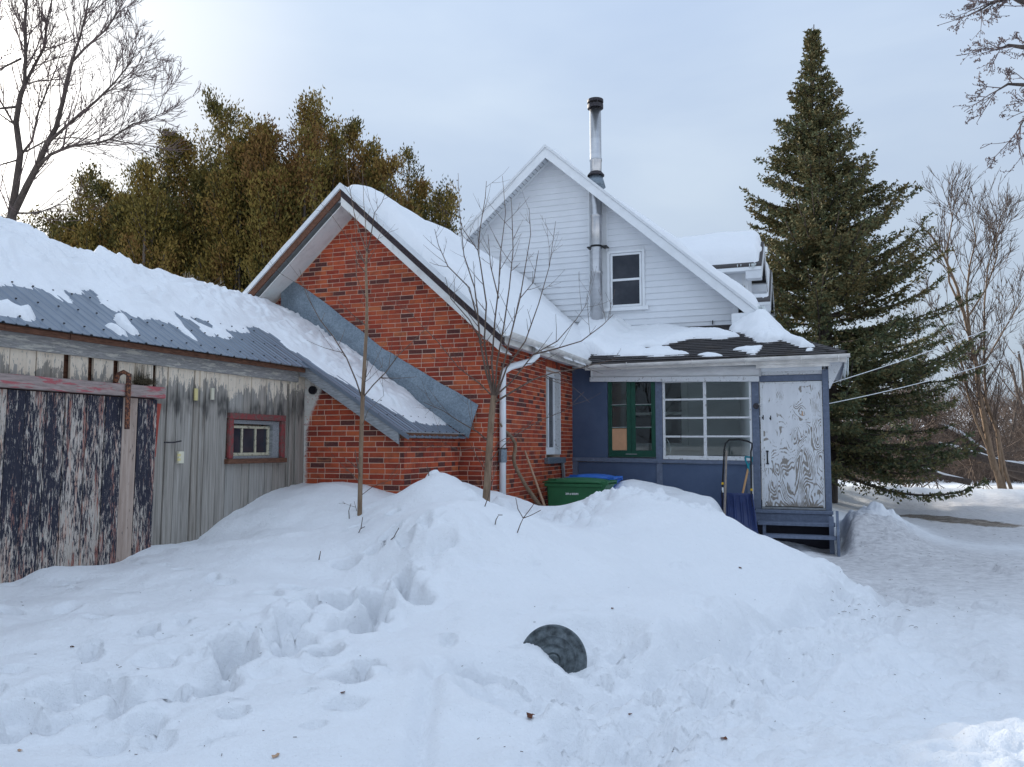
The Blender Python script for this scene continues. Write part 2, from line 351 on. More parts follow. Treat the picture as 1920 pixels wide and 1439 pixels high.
def m_door():
    # white painted plywood, paint lifted off along the grain of the veneer
    t = NT('plywood_door'); s = t.sep(t.n('ShaderNodeNewGeometry').outputs['Position'])
    # figure of the veneer: contour lines of a stretched field, thick where the paint has gone
    fld = t.noise(t.pos((1.5, 1, .62)), 1.9, 2, .45, .5); ln = t.math('FRACT', t.math('MULTIPLY', fld, 27.)); ln = t.math('ABSOLUTE', t.math('SUBTRACT', ln, .5))
    n = t.noise(t.pos((3.2, 1, 2.0)), 2.1, 4, .6); k = t.noise(t.pos((60, 60, 12)), 1.0, 6, .7)
    low = t.rstep(s[2], 2.35, 1.35); right = t.rstep(s[0], -.95, -.2)
    a = t.math('ADD', t.math('MULTIPLY', n, .62), t.math('MULTIPLY', k, .38)); a = t.math('ADD', a, t.math('MULTIPLY', low, .10)); a = t.math('ADD', a, t.math('MULTIPLY', right, .05)); a = t.math('ADD', a, t.math('MULTIPLY', t.rstep(s[2], .78, .66), .12))
    a = t.math('SUBTRACT', a, t.math('MULTIPLY', ln, .44)); mk = t.rstep(a, .535, .565)
    base = t.ramp(t.noise(t.pos((5, 5, 1)), 2, 5, .6), [(.3, (.66, .67, .69)), (.7, (.77, .78, .80))])
    t.base(t.mix(mk, base, t.ramp(k, [(.3, (.19, .16, .13)), (.7, (.36, .33, .30))]))); t.rough(.6); t.bump(mk, -.002, .6); M['door'] = t.m
m_door()
def m_shingle():
    t = NT('asphalt_shingle'); r = t.rnd(); n = t.noise(t.pos(), 90, 3, .7); g = t.noise(t.pos(), 3, 5, .6)
    c = t.ramp(r, [(0, (.030, .028, .032)), (.35, (.085, .078, .080)), (.7, (.048, .044, .048)), (1, (.10, .095, .10))]); c = t.mix(t.math('MULTIPLY', n, .5), c, (.13, .12, .115)); c = t.mix(t.math('MULTIPLY', t.rstep(g, .5, .7), .4), c, (.10, .08, .065)); t.base(c); t.rough(.9); t.bump(n, .003, .6); M['shingle'] = t.m
m_shingle()
def m_glass():
    t = NT('window_glass'); t.t.nodes.remove(t.b); a = t.n('ShaderNodeBsdfTransparent'); a.inputs[0].default_value = (.86, .90, .89, 1); g = t.n('ShaderNodeBsdfGlossy'); g.inputs['Roughness'].default_value = .02; g.inputs[0].default_value = (1, 1, 1, 1)
    f = t.n('ShaderNodeFresnel'); f.inputs[0].default_value = 1.5; m = t.n('ShaderNodeMixShader'); t.l(t.math('MULTIPLY', f.outputs[0], .7), m.inputs[0]); t.l(a.outputs[0], m.inputs[1]); t.l(g.outputs[0], m.inputs[2]); t.l(m.outputs[0], t.out.inputs[0]); M['glass'] = t.m
    t = NT('dark_glass'); n = t.noise(t.pos(), 2.5, 4, .6); t.base(t.ramp(n, [(.3, (.018, .022, .032)), (.7, (.045, .05, .062))])); t.rough(.06); t.b.inputs['Specular IOR Level'].default_value = .45; M['dark_glass'] = t.m
m_glass()
simple('stainless', (.52, .52, .53), .28, .95, var=.12, sc=3, stretch=(1, 1, 4)); simple('rusty_cap', (.05, .045, .05), .6, .4, var=.5, sc=30)
simple('bin_green', (.024, .125, .050), .5, var=.12); simple('bin_blue', (.03, .14, .50), .45, var=.12); simple('bin_grey', (.42, .44, .44), .6); simple('print_white', (.85, .86, .86), .6, var=.02)
simple('pusher_blue', (.028, .045, .13), .3, var=.2); simple('black_tube', (.012, .012, .014), .4); simple('yellow_clip', (.75, .46, .03), .5); simple('teal', (.01, .22, .28), .4); simple('ash_handle', (.52, .30, .14), .55, var=.15, stretch=(9, 9, 1)); simple('old_stick', (.26, .22, .19), .85, var=.3, stretch=(9, 9, 1)); simple('lumber', (.50, .33, .22), .8, var=.2, stretch=(9, 9, 1))
simple('lid_steel', (.115, .135, .145), .6, .35, var=.6, sc=22, bump=.003)
def m_bark(name, lo, hi, sc=(14, 14, 3)):
    t = NT(name); n = t.noise(t.pos(sc), 1.6, 6, .7); t.base(t.ramp(n, [(.3, lo), (.7, hi)])); t.rough(.9); t.bump(n, .006, .7); M[name] = t.m
m_bark('bark', (.085, .065, .055), (.20, .165, .14)); m_bark('bark_warm', (.15, .10, .065), (.31, .22, .15)); m_bark('bark_dark', (.045, .036, .032), (.12, .095, .083)); m_bark('bark_pale', (.20, .17, .14), (.38, .33, .28)); m_bark('twig_brown', (.075, .055, .045), (.17, .125, .10)); m_bark('twig_red', (.10, .07, .07), (.19, .145, .14))
def m_leaf(name, cols):
    t = NT(name); r = t.n('ShaderNodeAttribute', attribute_name='rnd').outputs['Fac']; n = t.noise(t.pos(), .9, 4, .6); f = t.math('ADD', t.math('MULTIPLY', r, .60), t.math('MULTIPLY', n, .5)); f = t.math('ADD', f, t.math('MULTIPLY', t.math('SUBTRACT', t.n('ShaderNodeObjectInfo').outputs['Random'], .6), .22))
    t.base(t.ramp(f, [(i/(len(cols)-1)*.7+.12, c) for i, c in enumerate(cols)])); t.rough(.7); t.b.inputs['Specular IOR Level'].default_value = .15; M[name] = t.m
m_leaf('spruce_needles', [(.026, .048, .030), (.068, .094, .052), (.125, .132, .064), (.17, .13, .055)])
m_leaf('cedar_leaves', [(.030, .036, .012), (.095, .085, .024), (.25, .18, .045), (.18, .095, .032)])
simple('cream_plastic', (.68, .64, .50), .5, var=.1); simple('yellow_plastic', (.66, .56, .26), .5, var=.1); simple('red_paint', (.34, .065, .045), .7, var=.2); simple('leaf_dead', (.12, .045, .025), .8, var=.5, sc=40); simple('nest', (.10, .08, .05), .95, var=.5, sc=60); simple('ice', (.62, .66, .66), .15, var=.2, sc=9); simple('cord_white', (.75, .76, .77), .7, var=.03); simple('flower_dark', (.10, .03, .06), .8, var=.5)
# ------------------------------------------------------------------ the snow-covered yard
def tps_fit(pts, lam=.002):
    p = np.array(pts, float); n = len(p); d2 = ((p[:, None, :2]-p[None, :, :2])**2).sum(-1)
    K = np.where(d2 > 0, .5*d2*np.log(np.maximum(d2, 1e-12)), 0)+lam*np.eye(n); Q = np.c_[np.ones(n), p[:, :2]]
    A = np.block([[K, Q], [Q.T, np.zeros((3, 3))]]); w = np.linalg.solve(A, np.r_[p[:, 2], np.zeros(3)]); return p, w
def tps_eval(m, x, y):
    p, w = m; s = w[-3]+w[-2]*x+w[-1]*y
    for i in range(len(p)):
        d2 = (x-p[i, 0])**2+(y-p[i, 1])**2; s = s+w[i]*.5*d2*np.log(np.maximum(d2, 1e-12))
    return s
CP = []
def cz(u, v, z):
    q = P(u, v, Z=z); CP.append((q.x, q.y, z))
def cxy(x, y, z): CP.append((x, y, z))
# along the shed wall
for u, v in [(-160, 1120), (0, 1090), (100, 1062), (215, 1045), (300, 1022), (370, 1010), (420, 972), (470, 940), (520, 918), (560, 905)]:
    q = P(u, v, X=-6.05); cxy(q.x, q.y, q.z); cxy(q.x-.7, q.y, q.z+.02)
# along the annex front and the cottage gable
for u, v in [(590, 906), (620, 902), (655, 908), (700, 922), (745, 926), (780, 905)]:
    q = P(u, v, Y=8.6); cxy(q.x, q.y, q.z); cxy(q.x, q.y+.7, q.z)
q = P(815, 880, Y=8.55); cxy(q.x, q.y, q.z)
q = P(850, 888, Y=8.95); cxy(q.x, q.y, q.z)
q = P(885, 905, Y=9.5); cxy(q.x, q.y, q.z-.02)
q = P(925, 917, Y=10.1); cxy(q.x, q.y, q.z); cxy(-4.6, 10.0, 1.12)
# beside the cottage wall, falling to the bins
q = P(960, 922, Y=10.35); cxy(q.x, q.y, q.z)
cxy(-3.9, 10.8, .82); cxy(-3.7, 11.2, .35); cxy(-4.1, 11.8, .12); cxy(-3.5, 12.6, .08)
q = P(1010, 950, Y=10.6); cxy(q.x, q.y, q.z)
# crest of the plough pile in front of the bins and the porch
for u, v, Y in [(1060, 952, 10.4), (1100, 940, 10.45), (1135, 928, 10.5), (1170, 924, 10.5), (1215, 934, 10.5), (1260, 946, 10.6), (1300, 962, 10.6), (1350, 988, 10.6), (1420, 1010, 10.6), (1490, 1040, 10.5), (1550, 1066, 10.3)]:
    q = P(u, v, Y=Y); cxy(q.x, q.y, q.z); cxy(q.x+.05, q.y+.75, max(.06, q.z-.5))
# a second grey bank against the porch
for u, v, Y in [(1150, 922, 12.9), (1200, 924, 12.9), (1250, 930, 12.8), (1300, 942, 12.6), (1335, 962, 12.4)]:
    q = P(u, v, Y=Y); cxy(q.x, q.y, q.z); cxy(q.x, q.y+.9, q.z)
for x, y in [(-1.4, 13.2), (-1.0, 12.6), (-.9, 13.6), (-.4, 13.2), (-.3, 12.4), (.1, 12.8), (-.6, 12.0), (0, 11.6)]: cxy(x, y, .0)
# face of the pile towards the camera
cz(675, 968, .90); cz(760, 960, .98); cz(830, 960, 1.05); cz(912, 945, .95); cz(1000, 990, .74); cz(1100, 1000, .74); cz(1200, 1000, .72); cz(1300, 1030, .58)
cz(600, 1000, .78); cz(500, 1020, .72); cz(420, 1060, .62)
cz(1400, 1060, .42); cz(1500, 1085, .30); cz(1570, 1075, .28)
cz(700, 1080, .52); cz(850, 1080, .58); cz(1000, 1090, .52); cz(1150, 1100, .48); cz(1300, 1130, .38); cz(1430, 1160, .27); cz(1540, 1180, .17)
cz(300, 1110, .52); cz(500, 1120, .5); cz(0, 1200, .42); cz(150, 1230, .38)
cz(700, 1180, .34); cz(900, 1180, .34); cz(1040, 1200, .30); cz(1200, 1210, .27); cz(1330, 1230, .2)
cz(300, 1260, .32); cz(500, 1260, .32); cz(700, 1280, .3); cz(900, 1290, .28)
cz(0, 1350, .30); cz(300, 1380, .29); cz(600, 1400, .29); cz(760, 1440, .24); cz(950, 1400, .22); cz(1150, 1380, .15); cz(1000, 1270, .18)
cz(1180, 1290, .12); cz(1400, 1260, .05); cz(1500, 1200, .05); cz(1560, 1300, .05); cz(1300, 1340, .1); cz(1500, 1370, .08)
for x, y in [(-3.5, 1.5), (-1.5, 1.5), (-3.2, 0.), (-6, 0), (-6, 2.5), (-1.5, 0), (-4.5, 2.5)]: cxy(x, y, .3)
# bank end beside the drive
cz(1606, 1100, .20); cz(1660, 1130, .0); cz(1640, 1060, .0); cz(1700, 1200, .02); cz(1800, 1150, .0); cz(1900, 1250, .05); cz(1750, 1040, .0); cz(1850, 990, .0); cz(1900, 1080, .06); cz(1800, 1300, .05); cz(1660, 1250, .03)
cz(1900, 1180, .12); cz(1960, 1060, .16)
# sunlit mound, lower right corner
cz(1540, 1420, .17); cz(1700, 1410, .27); cz(1920, 1370, .40); cz(1800, 1460, .40); cxy(1.6, 2.4, .5); cxy(.4, 1.8, .32); cxy(2.6, 3.6, .42); cxy(1.5, 5.2, .08); cxy(3, 5.4, .2); cxy(0, .2, .3); cxy(3, .5, .45); cxy(5, 3, .4); cxy(5, 6, .3)
# pile beside the steps

for x, y in [(.4, 13.0), (.4, 14.4), (.45, 15.3), (1.2, 15.3), (.75, 12.6), (1.35, 13.4), (1.8, 14.8), (.15, 12.2), (.9, 12.0), (.15, 13.4), (.2, 12.8)]: cxy(x, y, 0)
for x, y in [(2.5, 8), (4, 10), (2.2, 11), (3, 13), (4.5, 14), (2.3, 15.8), (4.5, 16), (6, 8), (6, 12), (6.5, 16)]: cxy(x, y, .0)
for x in (-5.5, -3.5, -2, -.5): cxy(x, 15.8, .1)
TP = tps_fit(CP)
def poly_sd(x, y, poly):
    d = np.full(np.shape(x), 1e9); ins = np.zeros(np.shape(x), bool); n = len(poly)
    for i in range(n):
        ax, ay = poly[i]; bx_, by = poly[(i+1) % n]; vx, vy = bx_-ax, by-ay; t = np.clip(((x-ax)*vx+(y-ay)*vy)/(vx*vx+vy*vy+1e-9), 0, 1)
        d = np.minimum(d, np.hypot(x-ax-t*vx, y-ay-t*vy)); c = ((ay > y) != (by > y)) & (x < (bx_-ax)*(y-ay)/((by-ay) if by != ay else 1e-9)+ax); ins ^= c
    return np.where(ins, d, -d)
FOOT = []          # trodden holes: (x, y, rx, ry, angle, depth)
def H0(x, y):
    near = tps_eval(TP, x, y)
    near = np.clip(near, -.02, 1.6)
    # beyond the house: drive curving to a road, ploughed bank on its far side, ground rising to a wooded bank far off
    far = .04+.05*fbm(x*.3, y*.3, 5)
    road = 23.6+.12*x+.0*y
    bank = np.exp(-((y-(road+3.0))/.85)**2)*(.42+.16*fbm(x*.8, y*.8, 9)+.10*sstep(4, 9, x))*sstep(-6, 0, x)
    left = .25*sstep(1.0, -.6, x)*sstep(15.5, 18, y)
    beyond = sstep(road+3.2, road+6, y)*.22+sstep(40, 140, y)*6.5+fbm(x*.05, y*.05, 31)*sstep(35, 80, y)*2.0
    beyond = np.maximum(beyond, 0)
    rr = np.hypot(x, y); hills = sstep(60, 220, rr)*7.0*sstep(-.3, .4, -y/np.maximum(rr, 1)+.2)*0
    far = far*sstep(road-1, road+1, y)+bank+left+beyond+hills
    m = sstep(15.4, 18.2, y)+0*x
    m = np.maximum(m, sstep(5.2, 8.5, x)); m = np.maximum(m, sstep(-7.5, -10, x)); m = np.maximum(m, sstep(-.6, -2.5, y))
    side = .25+.12*fbm(x*.4, y*.4, 8)
    far = np.where(y < 15.5, side*sstep(4.6, 8, np.abs(x-1)*1.0)+far*0, far)*1.0 if False else far+side*np.maximum(sstep(-7.5, -10, x), sstep(-.6, -2.5, y))*(y < 20)
    return near*(1-m)+far*m
def seg_d(x, y, pts):
    d = np.full(np.shape(x), 1e9)
    for (ax, ay), (bx_, by) in zip(pts[:-1], pts[1:]):
        vx, vy = bx_-ax, by-ay; t = np.clip(((x-ax)*vx+(y-ay)*vy)/(vx*vx+vy*vy+1e-9), 0, 1); d = np.minimum(d, np.hypot(x-ax-t*vx, y-ay-t*vy))
    return d
def gp(u, v, z=.2):
    q = P(u, v, Z=z); return (q.x, q.y)
PATH = [gp(1680, 1100, 0), gp(1570, 1180, .05), gp(1480, 1230, .05), gp(1370, 1275, .06), gp(1230, 1325, .1), gp(1050, 1335, .15), gp(960, 1290, .2)]
CREASE = [gp(1612, 1120, .02), gp(1560, 1140, .1), gp(1500, 1160, .12), gp(1445, 1205, .1), gp(1340, 1238, .1), gp(1220, 1278, .13), gp(1165, 1300, .13)]
ROUGH = [gp(1600, 1135, .03), gp(1500, 1168, .1), gp(1345, 1245, .1), gp(1210, 1288, .13), gp(1150, 1260, .2), gp(1120, 1195, .27), gp(1090, 1240, .25), gp(960, 1270, .22), gp(950, 1330, .2), gp(1000, 1460, .15), gp(1450, 1440, .12), gp(1650, 1370, .1), gp(1930, 1330, .1), gp(1930, 1130, .05), gp(1720, 1110, 0)]
PATH2 = [gp(1230, 1330, .1), gp(1180, 1420, .1), gp(1100, 1500, .1)]
PATH3 = [gp(1120, 1210, .28), gp(1250, 1290, .2), gp(1320, 1320, .1)]
LINE = [gp(812, 1250, .3), gp(806, 1300, .28), gp(792, 1360, .26), gp(780, 1450, .25)]
GROOVE = [gp(1310, 1143, .36), gp(1380, 1175, .3), gp(1450, 1195, .24), gp(1540, 1215, .17)]
def foot(u, v, z, rx, ry, ang, dep):
    x, y = gp(u, v, z); FOOT.append((x, y, rx, ry, R(ang), dep))
rs = random.Random(5)
for u, v, z, rx, ry, a, dp in [(447, 1198, .42, .13, .20, 30, .20), (548, 1168, .42, .12, .19, 20, .13), (556, 1205, .36, .12, .2, 15, .14), (440, 1225, .36, .13, .2, 40, .14), (400, 1275, .33, .13, .2, 35, .16),
        (640, 1118, .5, .14, .2, 10, .18), (700, 1100, .55, .10, .15, 15, .20), (705, 1118, .52, .10, .14, 0, .18), (760, 1072, .62, .12, .16, 0, .22), (755, 1048, .7, .08, .12, 0, .14), (775, 1100, .55, .13, .22, 45, .16), (690, 1145, .45, .13, .2, 20, .18), (620, 1090, .56, .11, .15, 0, .10),
        (665, 1170, .4, .14, .22, 45, .12), (610, 1228, .34, .10, .14, 10, .16), (655, 1285, .3, .16, .13, 0, .15), (690, 1260, .31, .09, .16, 45, .12), (640, 1330, .28, .10, .1, 0, .06), (570, 1130, .48, .12, .16, 0, .12), (560, 1100, .52, .16, .12, 0, .09),
        (250, 1312, .31, .11, .2, 40, .16), (300, 1285, .32, .16, .12, 10, .08), (180, 1288, .34, .22, .14, 5, .10), (110, 1300, .34, .18, .12, 0, .10), (60, 1355, .31, .16, .12, 10, .12), (10, 1375, .30, .12, .12, 0, .14), (300, 1240, .36, .15, .10, 0, .05), (500, 1120, .48, .12, .10, 0, .06), (650, 1050, .62, .12, .09, 0, .08), (700, 1040, .66, .1, .09, 0, .08), (830, 1060, .62, .12, .1, 0, .07),
        (128, 1132, .52, .07, .09, 0, .045), (175, 1168, .46, .10, .06, 0, .05), (130, 1085, .6, .06, .06, 0, .03), (345, 1170, .43, .08, .06, 0, .05), (395, 1075, .6, .05, .12, 30, .05), (420, 1075, .62, .07, .07, 0, .05), (340, 1060, .62, .08, .06, 0, .04), (20, 1145, .5, .10, .05, 0, .05), (20, 1255, .4, .07, .08, 0, .05),
        (940, 1260, .25, .26, .10, 0, .15), (990, 1285, .22, .14, .1, 0, .08), (345, 1178, .42, .05, .05, 0, .03), (870, 1225, .3, .04, .04, 0, .0), (1215, 1300, .15, .10, .07, 0, .09), (1300, 1290, .1, .08, .05, 0, .05), (1135, 1235, .27, .05, .04, 0, .05), (1165, 1230, .26, .05, .04, 0, .04),
        (925, 975, .88, .12, .16, 0, .16), (948, 972, .86, .10, .1, 0, .08), (672, 972, .9, .08, .08, 0, .06)]:
    foot(u, v, z, rx, ry, a, dp)
_r = random.Random(44); _tr = [(0, 1330, .3), (150, 1310, .32), (300, 1285, .33), (430, 1230, .38), (560, 1170, .44), (680, 1115, .52), (760, 1065, .62), (880, 1040, .72)]
for _k in range(34):
    _i = _r.randrange(len(_tr)-1); _f = _r.random(); _a, _b = _tr[_i], _tr[_i+1]
    foot(_a[0]+(_b[0]-_a[0])*_f+_r.gauss(0, 18), _a[1]+(_b[1]-_a[1])*_f+_r.gauss(0, 34), _a[2]+(_b[2]-_a[2])*_f, _r.uniform(.05, .10), _r.uniform(.09, .15), _r.uniform(0, 60), _r.uniform(.03, .10))
for _k in range(46): foot(_r.uniform(-30, 620), _r.uniform(1080, 1330), .45, _r.uniform(.02, .06), _r.uniform(.03, .08), _r.uniform(0, 180), _r.uniform(.012, .035))
for _k in range(26): foot(_r.uniform(700, 1450), _r.uniform(1010, 1200), .5, _r.uniform(.015, .04), _r.uniform(.02, .05), _r.uniform(0, 180), _r.uniform(.008, .022))
LUMP = []
foot(1590, 1128, .1, .16, .12, 0, .10); foot(1480, 1150, .25, .25, .06, 0, .04); foot(1180, 1215, .27, .14, .06, 20, .05)
def lump(u, v, z, r, h): x, y = gp(u, v, z); LUMP.append((x, y, r, h))
for u, v, z, r, h in [(1045, 985, .8, .10, .05), (940, 935, 1.0, .12, .08), (1120, 955, .95, .10, .08), (1095, 950, .95, .07, .08), (1062, 955, .92, .09, .08), (1160, 935, 1.0, .12, .06), (1190, 925, 1.0, .13, .06), (1235, 940, .95, .09, .06), (350, 1005, .72, .05, .07), (812, 885, 1.35, .08, .05), (800, 900, 1.2, .06, .05), (885, 940, 1.05, .06, .04), (1270, 1038, .6, .06, .03), (1285, 1035, .6, .05, .03), (1600, 1108, .12, .24, .10), (1575, 1125, .12, .22, .08), (1740, 1070, .0, .07, .05), (1860, 1130, .05, .2, .08), (1900, 1075, .06, .25, .08), (1840, 1070, .02, .12, .03), (1640, 1325, .05, .05, .02), (1050, 1370, .18, .10, .06), (1110, 1400, .15, .09, .05), (1030, 1400, .2, .06, .05), (820, 1370, .24, .07, .02), (880, 1350, .24, .1, .03)]: lump(u, v, z, r, h)
def fields(x, y):
    """everything that shapes the yard in detail"""
    h = H0(x, y)
    near = sstep(17, 14, y)*sstep(7.5, 5.5, x)*sstep(-8, -6.5, x)
    xe = np.interp(y, [0, 3.5, 5, 6.5, 8, 9.3, 10.2, 11.5, 30], [6, 6, 2.6, .9, .45, .42, .28, -.3, -.3])
    drive = sstep(-.12, .35, x-xe)*sstep(-.8, 1.0, y-4.6)*near
    drive = drive*(.22+.78*sstep(7.5, 13.0, y))
    drive = np.maximum(drive, sstep(14, 17, y)*sstep(1.0, 2.2, x)*sstep(26.5+.12*x, 25.2+.12*x, y)*sstep(40, 20, x))
    pd = np.minimum(np.minimum(seg_d(x, y, PATH), seg_d(x, y, PATH2)+.12), seg_d(x, y, PATH3)+.08)
    pm = sstep(.62, .22, pd+.10*fbm(x*2, y*2, 77))
    h = h-.10*pm*near+.045*near*np.exp(-((pd-.50-.1*fbm(x*3, y*3, 78))/.10)**2)*(1-drive)
    g = seg_d(x, y, CREASE); h = h-.075*np.exp(-(g/.07)**2)*near+.03*np.exp(-((g-.2)/.12)**2)*near
    rm = sstep(-.05, .22, poly_sd(x, y, ROUGH)+.12*fbm(x*2.4, y*2.4, 190))*near; h = h+rm*(.085*fbm(x*3.1, y*3.1, 191, 4, .6)+.06*np.abs(fbm(x*5.5, y*5.5, 192, 3))-.045*np.abs(fbm(x*11, y*11, 193, 2)))
    # trodden, churned snow in the path
    ch = fbm(x*4.2, y*4.2, 3, 4, .55); ch2 = np.abs(fbm(x*9, y*9, 13, 3))
    h = h+near*pm*(.13*ch-.09*ch2+.04)
    low = near*(1-drive)*sstep(5.6, 4.4, y-.25*x)*sstep(-1.6, -.6, x); h = h+low*(.07*ch-.05*ch2+.015)
    rt = near*drive*sstep(10.5, 8.5, y)*sstep(.7, 1.6, x); h = h+rt*(.07*ch-.04*ch2+.03)
    sm = (1-pm)*(1-drive)
    h = h+near*sm*(.10*fbm(x*.85, y*.85, 21, 3)+.030*fbm(x*2.9, y*2.9, 22, 3)+.005*fbm(x*14, y*14, 23, 3)+.035*np.maximum(0, fbm(x*1.9, y*1.9, 25, 2)-.12)*2)
    # wind and melt ripples
    h = h+near*sm*.010*np.abs(fbm(x*2.2+y*.6, y*6.0, 24, 3))
    h = h+drive*(.030*fbm(x*3.0, y*5.5, 41, 4, .6)+.008*fbm(x*14, y*20, 43, 3))+sstep(14, 17, y)*.02*fbm(x*2, y*4, 50)
    # crumbled crest of the pile
    cr = seg_d(x, y, CREST); cm = sstep(.38, .08, cr+.08*fbm(x*3, y*3, 60)); k = fbm(x*5.5, y*5.5, 61, 4, .6); h = h+near*cm*(.13*k-.02+.07*np.maximum(0, fbm(x*11, y*11, 62, 2)))
    # trampled slope to the left of the middle
    tr = seg_d(x, y, TROD); tm = sstep(.62, .15, tr+.25*fbm(x*1.5, y*1.5, 65)); h = h+near*tm*(.10*fbm(x*3.6, y*3.6, 66, 3, .5)-.05*np.abs(fbm(x*8, y*8, 67, 2)))
    # bank along the side of the porch, cut steep beside the steps
    md = seg_d(x, y, [(.66, 14.2), (.78, 15.8), (.9, 18.5)]); mt = np.clip((y-13.2)/1.0, 0, 1); mh = (.30*np.exp(-(md/.55)**2)+.22*np.exp(-(md/.95)**2))*sstep(.17, .40, x+.06*fbm(y*3, y*0, 150))*sstep(19, 17, y)
    mh = mh*(1+.32*fbm(x*2.2, y*2.2, 151, 4, .6))+.10*np.abs(fbm(x*6, y*6, 152, 3))*sstep(.05, .4, mh); h = h+mh
    g = seg_d(x, y, LINE); h = h-.055*np.exp(-(g/.045)**2)+.02*np.exp(-((g-.12)/.07)**2)*near
    g = seg_d(x, y, GROOVE); h = h-.05*np.exp(-(g/.07)**2)+.02*np.exp(-((g-.14)/.06)**2)
    wx_ = x+.07*vnoise(x*5, y*5, 171)+.03*vnoise(x*13, y*13, 172); wy_ = y+.07*vnoise(x*5, y*5, 173)+.03*vnoise(x*13, y*13, 174)
    for fx, fy, rx, ry, an, dp in FOOT:
        dx = wx_-fx; dy = wy_-fy; ca, sa = math.cos(an), math.sin(an); a = (dx*ca+dy*sa)/rx; b = (-dx*sa+dy*ca)/ry; r = np.sqrt(a*a+b*b)+.22*vnoise(x*9, y*9, 71)
        h = h-1.2*dp*sstep(1.0, .70, r)*(1-.15*b)+.22*dp*np.exp(-((r-1.28)/.26)**2)
    for lx, ly, lr, lh in LUMP:
        r = np.hypot(x-lx, y-ly)/lr+(.5*vnoise(x*12, y*12, 73) if lr < .2 else .35*vnoise(x*4, y*4, 75)); h = h+lh*sstep(1.15 if lr < .25 else 1.06, .55 if lr < .25 else .84, r)
    lx_, ly_ = gp(988, 1240, .27); h = h-.07*np.exp(-((x-lx_)**2+(y-ly_)**2)/.13**2)
    far = sstep(18, 30, y); h = h+far*.05*fbm(x*1.1, y*1.6, 80)
    bare = sstep(.55, .0, seg_d(x, y, BARE)/2.4)*1.0
    return h, drive, bare
CREST = [gp(1020, 952, .9), gp(1100, 945, .95), gp(1170, 928, 1.0), gp(1230, 940, .98), gp(1290, 962, .85), gp(1370, 990, .65)]
TROD = [gp(250, 1300, .33), gp(420, 1240, .38), gp(560, 1160, .42), gp(690, 1110, .52), gp(770, 1060, .62), gp(860, 1040, .7)]
q1 = P(1725, 968, Z=.0); q2 = P(1790, 975, Z=.0); q3 = P(1865, 984, Z=.0)
BARE = [(q1.x, q1.y), (q2.x, q2.y), (q3.x, q3.y)]
def axis(a, b, step, lo, hi, g=1.09):
    m = list(np.arange(a, b+1e-6, step)); s = step; x = a
    L_ = []
    while x > lo: s *= g; x -= s; L_.append(x)
    s = step; x = b; Rr = []
    while x < hi: s *= g; x += s; Rr.append(x)
    return np.array(L_[::-1]+m+Rr)
ax_x = axis(-6.3, 3.4, .026, -900, 900, 1.07); ax_y = axis(2.6, 13.6, .028, -900, 1200, 1.06)
GX, GY = np.meshgrid(ax_x, ax_y); GH, GD, GB = fields(GX, GY)
# the ground passes under the shed and the house: keep it low there
ny, nx = GX.shape
idx = np.arange(ny*nx).reshape(ny, nx)
Fg = np.stack([idx[:-1, :-1], idx[:-1, 1:], idx[1:, 1:], idx[1:, :-1]], -1).reshape(-1, 4)
ground = mesh_np('ground', np.stack([GX, GY, GH], -1).reshape(-1, 3), Fg, M['ground'], smooth=True)
for nm, A in (('drive', GD), ('bare', GB)):
    at = ground.data.attributes.new(nm, 'FLOAT', 'POINT'); at.data.foreach_set('value', A.astype(np.float32).ravel())
tag(ground, 'snow covered yard with trodden holes, a plough pile and a packed drive', kind='structure')
def Hat(x, y):
    i = int(np.clip(np.searchsorted(ax_x, x)-1, 0, nx-2)); j = int(np.clip(np.searchsorted(ax_y, y)-1, 0, ny-2))
    fx = (x-ax_x[i])/(ax_x[i+1]-ax_x[i]); fy = (y-ax_y[j])/(ax_y[j+1]-ax_y[j])
    return float((GH[j, i]*(1-fx)+GH[j, i+1]*fx)*(1-fy)+(GH[j+1, i]*(1-fx)+GH[j+1, i+1]*fx)*fy)
def hit(u, v, far=60):
    r = ray(u, v); t = 1.5
    while t < far:
        p = [CAM[i]+t*r[i] for i in range(3)]
        if p[2] <= Hat(p[0], p[1]): break
        t += .02+.002*t
    return Vector((p[0], p[1], Hat(p[0], p[1])))
# ------------------------------------------------------------------ generic pieces
UNIT = {}
def unit_brick(mat):
    if mat.name in UNIT: return UNIT[mat.name]
    c = .035; hc = .09
    # unit face in (a, n, b): a along, n out, b up; slightly chamfered front edge
    v = [(-.5, 0, -.5), (.5, 0, -.5), (.5, 0, .5), (-.5, 0, .5), (-.5, .8, -.5), (.5, .8, -.5), (.5, .8, .5), (-.5, .8, .5),
         (-.5+c*.5, 1, -.5+hc), (.5-c*.5, 1, -.5+hc), (.5-c*.5, 1, .5-hc), (-.5+c*.5, 1, .5-hc)]
    f = [(0, 1, 5, 4), (1, 2, 6, 5), (2, 3, 7, 6), (3, 0, 4, 7), (4, 5, 9, 8), (5, 6, 10, 9), (6, 7, 11, 10), (7, 4, 8, 11), (8, 9, 10, 11), (3, 2, 1, 0)]
    me = bpy.data.meshes.new('brick'); me.from_pydata(v, [], f); me.materials.append(mat); UNIT[mat.name] = me; return me
def clip(poly, a, b, c):
    """keep a*x+b*y <= c"""
    out = []
    for i in range(len(poly)):
        p, q = poly[i], poly[(i+1) % len(poly)]; dp = a*p[0]+b*p[1]-c; dq = a*q[0]+b*q[1]-c
        if dp <= 0: out.append(p)
        if dp*dq < 0: t = dp/(dp-dq); out.append((p[0]+(q[0]-p[0])*t, p[1]+(q[1]-p[1])*t))
    return out
def area(p): return abs(sum(p[i][0]*p[(i+1) % len(p)][1]-p[(i+1) % len(p)][0]*p[i][1] for i in range(len(p))))/2
